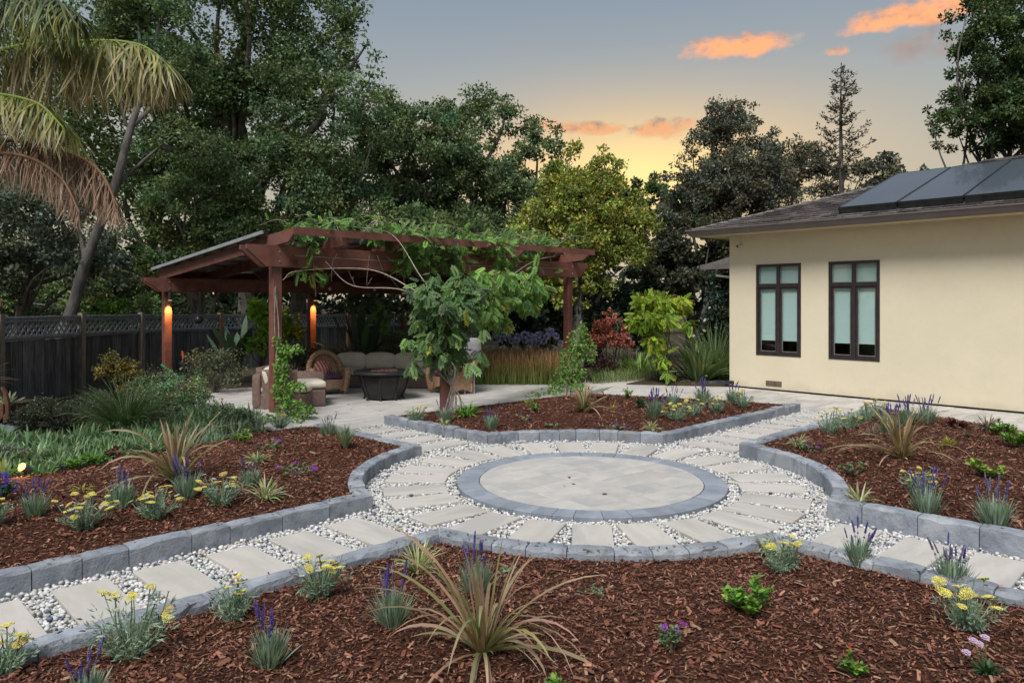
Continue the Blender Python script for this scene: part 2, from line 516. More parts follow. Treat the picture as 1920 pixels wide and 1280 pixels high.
M['gutter'] = mat_noise('gutter', (0.125, 0.105, 0.098), (0.155, 0.132, 0.122), 3, 0.45, 0.5, 0.05, 0.002)
M['shingle'] = mat_noise('shingle', (0.07, 0.062, 0.06), (0.15, 0.135, 0.13), 26, 0.95, 0.15, 0.8, 0.006, rnd=1.0, coords='obj')
M['white_paint'] = mat_noise('white_paint', (0.6, 0.57, 0.5), (0.68, 0.64, 0.56), 5, 0.6, 0.3, 0.05)
M['frame'] = mat_noise('frame', (0.022, 0.017, 0.018), (0.035, 0.027, 0.028), 10, 0.45, 0.4, 0.05)
M['blind'] = mat_noise('blind', (0.40, 0.53, 0.51), (0.44, 0.565, 0.545), 4, 0.8, 0.2, 0.1, 0.001, stretch=(1, 1, 60))
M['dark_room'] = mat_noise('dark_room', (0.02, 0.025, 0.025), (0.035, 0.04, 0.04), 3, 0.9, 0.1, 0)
M['redwood'] = mat_noise('redwood', (0.125, 0.046, 0.034), (0.20, 0.082, 0.062), 5, 0.65, 0.3, 0.35, 0.004, stretch=(1, 1, 1), c3=(0.16, 0.078, 0.063))
M['dark_redwood'] = M['redwood']
M['fence_wood'] = mat_noise('fence_wood', (0.05, 0.05, 0.053), (0.14, 0.138, 0.138), 5, 0.85, 0.2, 0.5, 0.006, stretch=(5, 5, 0.5), rnd=0.7, coords='obj')
M['fence_trim'] = mat_noise('fence_trim', (0.13, 0.135, 0.15), (0.25, 0.26, 0.28), 8, 0.85, 0.2, 0.4, 0.006, stretch=(3, 3, 1))
M['fence_post'] = mat_noise('fence_post', (0.12, 0.10, 0.08), (0.24, 0.21, 0.165), 8, 0.85, 0.2, 0.4, 0.006, stretch=(5, 5, 0.6))
M['brown_post'] = mat_noise('brown_post', (0.13, 0.065, 0.045), (0.2, 0.105, 0.07), 8, 0.8, 0.2, 0.4, 0.006, stretch=(5, 5, 0.6))
M['metal_roof'] = mat_noise('metal_roof', (0.22, 0.235, 0.25), (0.30, 0.315, 0.33), 4, 0.45, 0.5, 0.1, 0.004)
M['black_metal'] = mat_noise('black_metal', (0.012, 0.013, 0.014), (0.03, 0.031, 0.033), 8, 0.45, 0.45, 0.2, 0.003)
M['steel'] = mat_noise('steel', (0.3, 0.3, 0.3), (0.4, 0.4, 0.4), 8, 0.4, 0.5, 0.0, metal=0.6)
M['cushion'] = mat_noise('cushion', (0.58, 0.52, 0.43), (0.64, 0.58, 0.48), 7, 0.95, 0.1, 0.25, 0.004)
M['purple'] = mat_noise('purple', (0.055, 0.022, 0.065), (0.09, 0.04, 0.10), 9, 0.9, 0.1, 0.25, 0.004)
M['grey_fabric'] = mat_noise('grey_fabric', (0.30, 0.30, 0.33), (0.36, 0.36, 0.39), 7, 0.95, 0.1, 0.2, 0.004)
M['lava'] = mat_noise('lava', (0.03, 0.012, 0.01), (0.16, 0.06, 0.045), 60, 0.9, 0.2, 1.0, 0.02)
M['attr'] = mat_attr('attr', 0.6, 0.4)


def mat_wicker(name, c1, c2):
    m, N, b = newmat(name)
    v = objc(N)
    sp = N.new('ShaderNodeSeparateXYZ'); N.put(sp.inputs[0], v)
    ang = N.m('ADD', sp.outputs[0], sp.outputs[1])
    s1 = N.m('SINE', N.m('MULTIPLY', ang, 130.0))
    s2 = N.m('SINE', N.m('MULTIPLY', sp.outputs[2], 190.0))
    w = N.m('ADD', N.m('MULTIPLY', N.m('MULTIPLY', s1, s2), 0.5), 0.5)
    f = N.m('MULTIPLY', N.m('ADD', w, N.noise(v, 20, 3)), 0.5)
    N.put(b.inputs['Base Color'], N.mix(N.sstep(f, 0.3, 0.72), c1, c2))
    setp(b, rough=0.55, spec=0.4)
    bump(N, b, w, 0.8, 0.006)
    return m


M['wicker'] = mat_wicker('wicker', (0.15, 0.065, 0.036), (0.56, 0.38, 0.235))
M['sofa_wicker'] = mat_wicker('sofa_wicker', (0.09, 0.052, 0.042), (0.27, 0.185, 0.15))

m, N, b = newmat('striped_fabric')
sp = N.new('ShaderNodeSeparateXYZ'); N.put(sp.inputs[0], objc(N))
st = N.sstep(N.m('SINE', N.m('MULTIPLY', N.m('ADD', sp.outputs[0], sp.outputs[2]), 75.0)), -0.1, 0.2)
N.put(b.inputs['Base Color'], N.mix(st, (0.25, 0.05, 0.045), (0.42, 0.25, 0.21))); setp(b, rough=0.95)
M['stripe'] = m

m, N, b = newmat('solar_cell')
sp = N.new('ShaderNodeSeparateXYZ'); N.put(sp.inputs[0], objc(N))
def gridline(c, per, wdt):
    f = N.m('ABSOLUTE', N.m('SUBTRACT', N.m('FRACT', N.m('DIVIDE', c, per)), 0.5))
    return N.m('GREATER_THAN', f, 0.5 - wdt)
ln = N.m('MAXIMUM', gridline(sp.outputs[0], 0.16, 0.012), gridline(sp.outputs[1], 0.16, 0.008))
N.put(b.inputs['Base Color'], N.mix(N.m('MULTIPLY', ln, 0.5), (0.028, 0.034, 0.046), (0.12, 0.14, 0.17)))
N.put(b.inputs['Roughness'], N.m('ADD', N.m('MULTIPLY', N.noise(geo(N), 2.0, 3), 0.1), 0.24)); setp(b, spec=0.7, coat=0.3)
M['solar'] = m

m, N, b = newmat('window_glass')
tr = N.new('ShaderNodeBsdfTransparent'); tr.inputs[0].default_value = (0.93, 0.985, 0.975, 1)
gl = N.new('ShaderNodeBsdfGlossy'); gl.inputs['Roughness'].default_value = 0.02
gm = N.new('ShaderNodeNewGeometry'); dt = N.new('ShaderNodeVectorMath', operation='DOT_PRODUCT')
N.put(dt.inputs[0], gm.outputs['Incoming']); N.put(dt.inputs[1], gm.outputs['Normal'])
fres = N.m('ADD', N.m('MULTIPLY', N.m('POWER', N.m('SUBTRACT', 1.0, N.m('ABSOLUTE', dt.outputs['Value'])), 5.0), 0.9), 0.08)
mx = N.new('ShaderNodeMixShader')
N.put(mx.inputs[0], fres); N.put(mx.inputs[1], tr.outputs[0]); N.put(mx.inputs[2], gl.outputs[0])
N.t.links.new(mx.outputs[0], N.t.nodes['Material Output'].inputs[0])
M['glass'] = m

m, N, b = newmat('lamp_glow')
em = N.new('ShaderNodeEmission'); em.inputs[0].default_value = (1.0, 0.62, 0.2, 1); em.inputs[1].default_value = 2.2
N.t.links.new(em.outputs[0], N.t.nodes['Material Output'].inputs[0])
M['glow'] = m

# ================================================================== large structure
g = MB()
g.add([(-400, -60, -0.06), (400, -60, -0.06), (400, 900, -0.06), (-400, 900, -0.06)], [[0, 1, 2, 3]])
tag(g.build('ground', M['soil']), 'dark soil ground under the garden', kind='structure')

# ---- plan of the circle garden
C0 = np.array([0.74, 7.03]); RK = 2.11
S2 = math.sqrt(0.5)
U = {'SW': np.array([-S2, -S2]), 'SE': np.array([S2, -S2]), 'NE': np.array([S2, S2]), 'NW': np.array([-S2, S2])}
# each bed: (path, side normal, offset, length) twice
BED = {
    'left': (('SW', (-S2, S2), 0.66, 7.5), ('NW', (-S2, -S2), 0.39, 4.15)),
    'near': (('SE', (-S2, -S2), 0.51, 8.0), ('SW', (S2, -S2), 0.30, 8.0)),
    'right': (('NE', (S2, -S2), 0.431, 6.3), ('SE', (S2, S2), 0.396, 8.0)),
    'far': (('NW', (S2, S2), 0.566, 4.15), ('NE', (-S2, S2), 0.537, 5.85)),
}
TH = 0.135
KHB = {'left': 0.128, 'near': 0.092, 'right': 0.155, 'far': 0.125}
KERBLABEL = {
    'left': 'grey block edging round the bed between the pergola and the nearer path',
    'near': 'low grey block edging of the big bed nearest the viewer',
    'right': 'grey block edging of the bed in front of the cream house',
    'far': 'grey block edging of the bed behind the paved circle',
}


def in_poly(px, py, poly):
    poly = np.asarray(poly); c = np.zeros(np.shape(px), bool)
    j = len(poly) - 1
    for i in range(len(poly)):
        xi, yi = poly[i]; xj, yj = poly[j]
        c ^= ((yi > py) != (yj > py)) & (px < (xj - xi) * (py - yi) / (yj - yi + 1e-12) + xi)
        j = i
    return c


def near_poly(pts, poly):
    poly = np.asarray(poly); best = np.full(len(pts), 1e9); out = pts.copy()
    for i in range(len(poly)):
        a, b = poly[i], poly[(i + 1) % len(poly)]
        ab = b - a
        t = np.clip(((pts - a) @ ab) / (ab @ ab + 1e-12), 0, 1)
        q = a + t[:, None] * ab
        d = np.linalg.norm(pts - q, axis=1)
        m = d < best
        best[m] = d[m]; out[m] = q[m]
    return out, best


def kerb_path(bed):
    """outline of a bed along the path: list of (point, corner?) from end 1 over the arc to end 2"""
    (p1, n1, e1, L1), (p2, n2, e2, L2) = BED[bed]
    n1, n2 = np.array(n1), np.array(n2)
    end1, end2 = C0 + n1 * e1 + U[p1] * L1, C0 + n2 * e2 + U[p2] * L2
    k1 = C0 + n1 * e1 + U[p1] * math.sqrt(RK ** 2 - e1 ** 2)
    k2 = C0 + n2 * e2 + U[p2] * math.sqrt(RK ** 2 - e2 ** 2)
    a1, a2 = math.atan2(*(k1 - C0)[::-1]), math.atan2(*(k2 - C0)[::-1])
    return end1, k1, a1, a2, k2, end2


rngk = np.random.default_rng(5)


def cut(a, b, choices):
    """block joints on a straight run"""
    L = np.linalg.norm(b - a); ls = []
    while sum(ls) < L: ls.append(choices[rngk.integers(len(choices))])
    ls = np.array(ls) * (L / sum(ls))
    t = np.concatenate([[0], np.cumsum(ls)]) / L
    return [a + (b - a) * v for v in t]


BEDIN = {}
for bed in BED:
    end1, k1, a1, a2, k2, end2 = kerb_path(bed)
    # walk so that the bed lies on a known side; arc the short way
    da = (a2 - a1 + math.pi) % (2 * math.pi) - math.pi
    ch = [0.40, 0.27, 0.40, 0.19]
    run = cut(end1, k1, ch)
    na = max(4, int(abs(da) * RK / 0.24))
    ts = np.cumsum(np.concatenate([[0], rngk.uniform(0.75, 1.25, na)])); ts /= ts[-1]
    run += [C0 + RK * np.array([math.cos(a1 + da * t), math.sin(a1 + da * t)]) for t in ts[1:]]
    run += cut(k2, end2, ch)[1:]
    run = np.array(run)
    seg = unit(np.diff(run, axis=0))
    nrm = np.stack([-seg[:, 1], seg[:, 0]], 1)
    mid = run[:-1] + np.diff(run, axis=0) / 2
    if np.dot(nrm[len(nrm) // 2], C0 - mid[len(nrm) // 2]) > 0: nrm = -nrm       # bed side, away from the circle
    pn = np.vstack([nrm[:1], nrm[:-1] + nrm[1:], nrm[-1:]])
    pn /= np.linalg.norm(pn, axis=1)[:, None]
    cosv = np.concatenate([[1], np.einsum('ij,ij->i', pn[1:-1], nrm[1:]), [1]])
    inner = run + pn * (TH / cosv)[:, None]
    BEDIN[bed] = (run, inner)
    edging = empty('stone_edging', (*k1, 0), KERBLABEL[bed], 'edging', 'stone edgings of the beds')
    for i in range(len(run) - 1):
        o0, o1, i0, i1 = run[i], run[i + 1], inner[i], inner[i + 1]
        if max(o0[1], o1[1]) < 1.2: continue
        L = np.linalg.norm(o1 - o0); gp = 0.003 / L
        o0, o1, i0, i1 = o0 + (o1 - o0) * gp, o1 - (o1 - o0) * gp, i0 + (i1 - i0) * gp, i1 - (i1 - i0) * gp
        hh = KHB[bed] + rngk.normal() * 0.004
        ns = 5
        V = []
        for k, t in enumerate(np.linspace(0, 1, ns + 1)):
            O, I = o0 + (o1 - o0) * t, i0 + (i1 - i0) * t
            e = 0.006 if k in (0, ns) else 0.0
            j = rngk.normal(size=6) * 0.0045
            jo = 0.010 if bed == 'near' else 0.004
            prof = [(0.0 + j[0] * 1.5 / TH * 0.3, -0.05), (0.0 + j[1] * 0.4 / TH, hh - 0.014 + j[1]), (0.07 + j[2] / TH, hh - e + j[2] * 0.3),
                    (0.90 + rngk.normal() * jo / TH * 0.6, hh - e + j[3] * 0.3), (1.0 + rngk.normal() * jo / TH * 0.4, hh - 0.022 + j[4]), (1.0, -0.05)]
            for (w, z) in prof:
                q = O + (I - O) * w
                V.append((q[0], q[1], z))
        F4 = [[k * 6 + a, k * 6 + a + 1, (k + 1) * 6 + a + 1, (k + 1) * 6 + a] for k in range(ns) for a in range(5)]
        mb = MB(); c = np.append((run[i] + run[i + 1]) / 2, 0)
        mb.add(np.array(V) - c, [np.array(F4), np.array([list(range(6))[::-1], [ns * 6 + a for a in range(6)]])])
        link('block', mb.mesh('block', M['kerb']), edging, loc=c - np.append(k1, 0))

# ---- mulch beds
POLY = {
    'left': np.vstack([BEDIN['left'][1], [(-2.75, 9.55), (-3.15, 9.0), (-3.75, 7.9), (-4.4, 6.9), (-5.4, 6.2), (-6.6, 4.2)]]),
    'near': np.vstack([BEDIN['near'][1], [(-4.9, -1.5), (6.2, -1.5)]]),
    'right': np.vstack([BEDIN['right'][1], [(7.6, 3.2), (7.3, 6.0), (6.42, 8.8), (5.75, 10.7)]]),
    'far': np.vstack([BEDIN['far'][1], [(3.2, 12.3), (1.45, 13.05), (0.6, 12.55), (-0.7, 11.35)]]),
}
BASEZ = {'left': 0.098, 'near': 0.028, 'right': 0.118, 'far': 0.095}
BEDWORD = {'left': 'beside the pergola', 'near': 'nearest the viewer', 'right': 'in front of the house', 'far': 'behind the circle'}


def bed_h(bed, x, y):
    p = np.stack([np.ravel(x), np.ravel(y)], 1)
    _, d = near_poly(p, POLY[bed])
    m = np.clip(d / 0.9, 0, 1); m = m * m * (3 - 2 * m)
    up = {'left': 0.06, 'near': 0.03, 'right': 0.07, 'far': 0.05}[bed]
    n = 0.012 * (np.sin(p[:, 0] * 2.9 + 1) * np.cos(p[:, 1] * 2.3) + np.sin(p[:, 0] * 6.1 + p[:, 1] * 4.7) * 0.6)
    return (BASEZ[bed] + up * m + n * np.clip(d / 0.25, 0, 1)).reshape(np.shape(x))


def bed_sheet(bed, res):
    poly = POLY[bed]
    lo, hi = poly.min(0) - res, poly.max(0) + res
    nx, ny = ((hi - lo) / res).astype(int) + 1
    X, Y = np.meshgrid(lo[0] + res * np.arange(nx), lo[1] + res * np.arange(ny))
    pts = np.stack([X.ravel(), Y.ravel()], 1)
    ins = in_poly(pts[:, 0], pts[:, 1], poly)
    q, _ = near_poly(pts, poly)
    use = pts.copy(); use[~ins] = q[~ins]
    I = np.arange(nx * ny).reshape(ny, nx)
    f = np.stack([I[:-1, :-1].ravel(), I[:-1, 1:].ravel(), I[1:, 1:].ravel(), I[1:, :-1].ravel()], 1)
    f = f[ins[f].any(1)]
    keep = np.unique(f); re = np.full(nx * ny, -1); re[keep] = np.arange(len(keep))
    z = bed_h(bed, use[keep, 0], use[keep, 1])
    mb = MB(); mb.add(np.column_stack([use[keep], z]), re[f])
    return mb


CHIPCOL = [(0.19, 0.077, 0.046), (0.118, 0.047, 0.028), (0.28, 0.13, 0.082), (0.056, 0.024, 0.016), (0.16, 0.063, 0.038), (0.082, 0.034, 0.021)]
CHIP_V = [(-0.5, -0.5, 0), (0.5, -0.5, 0), (0.5, 0.0, 0.12), (0.42, 0.5, 0), (-0.42, 0.5, 0), (-0.5, 0.0, 0.12)]
CHIP_F = [[0, 1, 2, 5], [5, 2, 3, 4]]
DENS = {'left': 3900, 'near': 5400, 'right': 3600, 'far': 2600}
for k, bed in enumerate(BED):
    sh = bed_sheet(bed, 0.07)
    tag(sh.build('mulch_bed', M['mulch_soil'], smooth=True), 'bark mulched bed ' + BEDWORD[bed], kind='structure')
    rng = np.random.default_rng(40 + k)
    poly = POLY[bed]; lo, hi = poly.min(0), poly.max(0)
    lo = np.maximum(lo, [-6.0, 2.2]); hi = np.minimum(hi, [7.6, 13.2])
    n = int(DENS[bed] * np.prod(hi - lo))
    p = lo + (hi - lo) * rng.random((n, 2))
    p = p[in_poly(p[:, 0], p[:, 1], poly)]
    p = p[(np.abs(p[:, 0]) < p[:, 1] * 0.70 + 0.2) | ((np.abs(p[:, 0]) < p[:, 1] * 0.72 + 1.7) & (rng.random(len(p)) < .6))]
    keepp = np.clip(1.25 - 0.06 * p[:, 1], 0.45, 1); p = p[rng.random(len(p)) < keepp]
    n = len(p)
    yaw = rng.uniform(0, 2 * math.pi, n); tl = rng.normal(0, 0.28, n); t2 = rng.normal(0, 0.3, n)
    d = np.stack([np.cos(yaw) * np.cos(tl), np.sin(yaw) * np.cos(tl), np.sin(tl)], 1)
    nr = unit(np.stack([rng.normal(0, 0.3, n), rng.normal(0, 0.3, n), np.ones(n)], 1))
    fr = frames(d, nr)
    Ls = np.clip(rng.lognormal(-4.22, 0.5, n), 0.007, 0.06) * (1 + 0.03 * p[:, 1]); Ws = Ls * rng.uniform(0.12, 0.42, n)
    Mx = fr * np.stack([Ws, Ls, Ws], 1)[:, None, :]
    z = bed_h(bed, p[:, 0], p[:, 1]) + rng.uniform(0.0, 0.018, n)
    mb = MB(); c = pick(rng, CHIPCOL, n, 0.35)
    lt = rng.random(n) < 0.08; c[lt] = c[lt] * 0.4 + np.array([0.34, 0.22, 0.15]) * 0.75
    scatter(mb, CHIP_V, CHIP_F, Mx, np.column_stack([p, z]), c)
    # crumbs lying on the edging and spilled on the path
    ro_, ri_ = BEDIN[bed]; ns_ = 420
    ii = rng.integers(0, len(ro_) - 1, ns_); tt_ = rng.random((ns_, 1)); ww = np.clip(rng.beta(2.2, 1.2, (ns_, 1)) * 1.15 - .08 * (rng.random((ns_, 1)) < .25) * 4, -.9, 1.0)
    pq_ = (ro_[ii] + (ro_[ii + 1] - ro_[ii]) * tt_); pq_ = pq_ + ((ri_[ii] + (ri_[ii + 1] - ri_[ii]) * tt_) - pq_) * ww
    zq = np.where(ww[:, 0] >= 0, KHB[bed] + .006, .012)
    ya = rng.uniform(0, 6.28, ns_); fr2 = frames(np.stack([np.cos(ya), np.sin(ya), rng.normal(0, .1, ns_)], 1), unit(np.stack([rng.normal(0, .15, ns_), rng.normal(0, .15, ns_), np.ones(ns_)], 1)))
    ls_ = rng.uniform(.008, .03, ns_); scatter(mb, CHIP_V, CHIP_F, fr2 * np.stack([ls_ * .35, ls_, ls_ * .4], 1)[:, None, :], np.column_stack([pq_, zq]), pick(rng, CHIPCOL, ns_, .3))
    tag(mb.build('bark_mulch', M['chip']), 'reddish brown bark chips strewn over the bed ' + BEDWORD[bed], 'mulch', kind='stuff')

# ---- paving: prisms with a small arris
def prism(poly, z0, z1, bev=0.006):
    poly = np.asarray(poly, float); n = len(poly); c = poly.mean(0)
    r = np.linalg.norm(poly - c, axis=1)[:, None]
    ins = c + (poly - c) * (1 - bev * 1.4 / np.maximum(r, 0.03))
    V = np.vstack([np.column_stack([poly, np.full(n, z0)]), np.column_stack([poly, np.full(n, z1 - bev)]), np.column_stack([ins, np.full(n, z1)])])
    F = [[i, (i + 1) % n, n + (i + 1) % n, n + i] for i in range(n)] + [[n + i, n + (i + 1) % n, 2 * n + (i + 1) % n, 2 * n + i] for i in range(n)]
    return V, [np.array(F), np.arange(2 * n, 3 * n)[None]]


def area(poly):
    x, y = np.asarray(poly).T
    return 0.5 * np.sum(x * np.roll(y, -1) - y * np.roll(x, -1))


def clip(poly, conv):
    out = [np.asarray(p, float) for p in poly]
    for i in range(len(conv)):
        a, b = np.asarray(conv[i], float), np.asarray(conv[(i + 1) % len(conv)], float)
        e = b - a
        f = lambda p: e[0] * (p[1] - a[1]) - e[1] * (p[0] - a[0])
        src, out = out, []
        for j in range(len(src)):
            p, q = src[j], src[(j + 1) % len(src)]
            fp, fq = f(p), f(q)
            if fp >= 0: out.append(p)
            if (fp >= 0) != (fq >= 0): out.append(p + (q - p) * fp / (fp - fq))
        if len(out) < 3: return None
    return np.array(out)


def piece(name, poly, z0, z1, mat, parent, ang=0.0, bev=0.005):
    """one paver: own origin, its local x along ang"""
    c = poly.mean(0)
    ca, sa = math.cos(-ang), math.sin(-ang)
    q = (poly - c) @ np.array([[ca, sa], [-sa, ca]])
    V, F = prism(q, z0, z1, bev)
    mb = MB(); mb.add(V, F)
    return link(name, mb.mesh(name, mat), parent, loc=(c[0] - parent.location[0], c[1] - parent.location[1], 0), rot=(0, 0, ang))


# gravel bed sheet
gp = MB()
ring = [(C0[0] + 2.16 * math.cos(a), C0[1] + 2.16 * math.sin(a), -0.03) for a in np.linspace(0, 2 * math.pi, 48, endpoint=False)]
gp.add(ring, [list(range(48))])
PATHS = {'SW': (0.66, 0.30, 7.8), 'SE': (0.396, 0.51, 7.8), 'NE': (0.537, 0.431, 6.15), 'NW': (0.39, 0.566, 4.1)}   # offset to the left of U, to the right, length
for k, (p, (el_, er_, L)) in enumerate(PATHS.items()):
    u = U[p]; lft = np.array([-u[1], u[0]])
    if p in ('SW',): lft = np.array([-S2, S2])
    if p == 'SE': lft = np.array([S2, S2])
    if p == 'NE': lft = np.array([-S2, S2])
    if p == 'NW': lft = np.array([-S2, -S2])
    a = [C0 + u * 1.6 + lft * (el_ + .03), C0 + u * 1.6 - lft * (er_ + .03), C0 + u * L - lft * (er_ + .03), C0 + u * L + lft * (el_ + .03)]
    zz = -0.034 - 0.001 * k
    if area(a) < 0: a = a[::-1]
    gp.add([(q[0], q[1], zz) for q in a], [[0, 1, 2, 3]])
    PATHS[p] = (u, lft, el_, er_, L)
path = gp.build('garden_path', M['gravel_bed'])
tag(path, 'pale pebble path round the circle with stepping slabs', kind='structure')
rng = np.random.default_rng(11)
slabs = []
for k in range(25):
    a = 2 * math.pi * (k + 0.35) / 25 + rng.normal() * 0.012
    u = np.array([math.cos(a), math.sin(a)]); v = np.array([-u[1], u[0]])
    r0, hs_ = 1.375 + rng.normal() * 0.01, 0.150
    L = 0.57
    slabs.append((np.array([C0 + u * r0 - v * hs_, C0 + u * (r0 + L) - v * hs_, C0 + u * (r0 + L) + v * hs_, C0 + u * r0 + v * hs_]), a))
for p, (u, lft, el_, er_, L) in PATHS.items():
    mid = (el_ - er_) / 2
    t = 2.22
    while t + 0.3 < L:
        ang = math.atan2(lft[1], lft[0]) + rng.normal() * 0.012
        c = C0 + u * (t + 0.15) + lft * (mid + rng.normal() * 0.012)
        x = np.array([math.cos(ang), math.sin(ang)]); y = np.array([-x[1], x[0]])
        hl = 0.34
        sl_ = np.array([c - x * hl - y * 0.15, c + x * hl - y * 0.15, c + x * hl + y * 0.15, c - x * hl + y * 0.15])
        if c[1] > 1.5: slabs.append((sl_, ang))
        t += 0.455
for poly, ang in slabs:
    piece('paving_slab', poly if area(poly) > 0 else poly[::-1], -0.03, 0.014 + rng.normal() * 0.002, M['slab'], path, ang)

# pebbles
rng = np.random.default_rng(12)
sp_ = 0.0236
gx, gy = np.meshgrid(np.arange(-4.6, 6.4, sp_), np.arange(2.9, 11.6, sp_))
p = np.stack([gx.ravel(), gy.ravel()], 1) + rng.uniform(-0.5, 0.5, (gx.size, 2)) * sp_ * 0.95
def gravel_mask(p):
    d = p - C0; r = np.linalg.norm(d, axis=1)
    ok = (r > 1.268) & (r < RK + 0.004)
    for (u, lft, el_, er_, L) in PATHS.values():
        a, s = d @ u, d @ lft
        ok |= (a > 1.5) & (a < L - 0.02) & (s < el_ + 0.004) & (s > -er_ - 0.004) & (r > 1.268)
    return ok & (np.abs(p[:, 0]) < p[:, 1] * 0.70 + 1.3)
p = p[gravel_mask(p)]
extra = p[rng.random(len(p)) < 0.22] + rng.normal(0, 0.012, (1, 2)); top = np.concatenate([np.zeros(len(p)), np.ones(len(extra))])
p = np.concatenate([p, extra]); g2 = gravel_mask(p); p, top = p[g2], top[g2]
cov = np.zeros(len(p), bool)
for poly, ang in slabs:
    c = poly.mean(0); x = unit(poly[1] - poly[0]); y = np.array([-x[1], x[0]])
    hx, hy = np.linalg.norm(poly[1] - poly[0]) / 2, np.linalg.norm(poly[2] - poly[1]) / 2
    cov |= (np.abs((p - c) @ x) < hx + 0.004) & (np.abs((p - c) @ y) < hy + 0.004)
p, top = p[~cov], top[~cov]
n = len(p)
# low polyhedron for a pebble
t = (1 + 5 ** 0.5) / 2
IV = unit(np.array([(-1, t, 0), (1, t, 0), (-1, -t, 0), (1, -t, 0), (0, -1, t), (0, 1, t), (0, -1, -t), (0, 1, -t), (t, 0, -1), (t, 0, 1), (-t, 0, -1), (-t, 0, 1)], float))
IF = np.array([(0, 11, 5), (0, 5, 1), (0, 1, 7), (0, 7, 10), (0, 10, 11), (1, 5, 9), (5, 11, 4), (11, 10, 2), (10, 7, 6), (7, 1, 8), (3, 9, 4), (3, 4, 2), (3, 2, 6), (3, 6, 8), (3, 8, 9), (4, 9, 5), (2, 4, 11), (6, 2, 10), (8, 6, 7), (9, 8, 1)])
yaw = rng.uniform(0, 2 * math.pi, n)
d = np.stack([np.cos(yaw), np.sin(yaw), rng.normal(0, 0.3, n)], 1)
fr = frames(d, unit(np.stack([rng.normal(0, 0.3, n), rng.normal(0, 0.3, n), np.ones(n)], 1)))
r = rng.uniform(0.0102, 0.0178, n)
Mx = fr * np.stack([r * rng.uniform(0.8, 1.1, n), r * rng.uniform(1.0, 1.45, n), r * rng.uniform(0.55, 0.9, n)], 1)[:, None, :]
c = pick(rng, [(0.57, 0.56, 0.54), (0.505, 0.495, 0.475), (0.63, 0.62, 0.605), (0.43, 0.43, 0.43)], n, 0.12, 0.02)
u_ = rng.random(n)
bl = u_ < 0.10; c[bl] = pick(rng, [(0.16, 0.19, 0.24), (0.24, 0.26, 0.30), (0.10, 0.11, 0.14)], bl.sum(), 0.2)
tn = (u_ > 0.13) & (u_ < 0.20); c[tn] = pick(rng, [(0.45, 0.37, 0.28), (0.5, 0.44, 0.36)], tn.sum(), 0.15)
mb = MB(); scatter(mb, IV, IF, Mx, np.column_stack([p, -0.014 + 0.017 * top + rng.uniform(-0.006, 0.008, n)]), c)
tag(mb.build('pebbles', M['pebble'], smooth=True), 'white and blue grey pebbles filling the path between slabs', 'gravel', kind='stuff')

# ---- paved circle
circ = empty('paved_circle', (*C0, 0), 'round paved disc of pale pavers inside a blue grey ring', kind='structure')
b0 = MB(); b0.add([(1.25 * math.cos(a), 1.25 * math.sin(a), 0.004) for a in np.linspace(0, 2 * math.pi, 64, endpoint=False)], [list(range(64))])
b0.build('joint_bed', M['joint'], circ)
rng = np.random.default_rng(13)
ts = np.cumsum(np.concatenate([[0], rng.choice([0.8, 1.0, 1.35], 40)])); ts = ts / ts[-1] * 2 * math.pi
for k in range(40):
    a0, a1 = ts[k] + 0.0012, ts[k + 1] - 0.0012
    am = np.linspace(a0, a1, 4)
    poly = np.array([C0 + 1.052 * np.array([math.cos(a), math.sin(a)]) for a in am][::-1] + [C0 + 1.257 * np.array([math.cos(a), math.sin(a)]) for a in am])
    if area(poly) < 0: poly = poly[::-1]
    piece('ring_paver', poly, -0.03, 0.026 + rng.normal() * 0.0008, M['ring_paver'], circ, a0, 0.003)
conv = [C0 + 1.046 * np.array([math.cos(a), math.sin(a)]) for a in np.linspace(0, 2 * math.pi, 60, endpoint=False)]
TA = math.radians(38)
ex, ey = np.array([math.cos(TA), math.sin(TA)]), np.array([-math.sin(TA), math.cos(TA)])
row = 0; y = -1.2
while y < 1.2:
    h = [0.30, 0.20, 0.30][row % 3]; x = -1.5 + rng.random() * 0.3
    while x < 1.3:
        w = [0.30, 0.42, 0.20, 0.36][rng.integers(4)]
        g_ = 0.002
        q = np.array([C0 + ex * a + ey * b for a, b in ((x + g_, y + g_), (x + w - g_, y + g_), (x + w - g_, y + h - g_), (x + g_, y + h - g_))])
        q = clip(q, conv)
        if q is not None and area(q) > 0.002: piece('paver', q, -0.03, 0.028 + rng.normal() * 0.0008, M['inner_paver'], circ, TA, 0.003)
        x += w
    y += h; row += 1

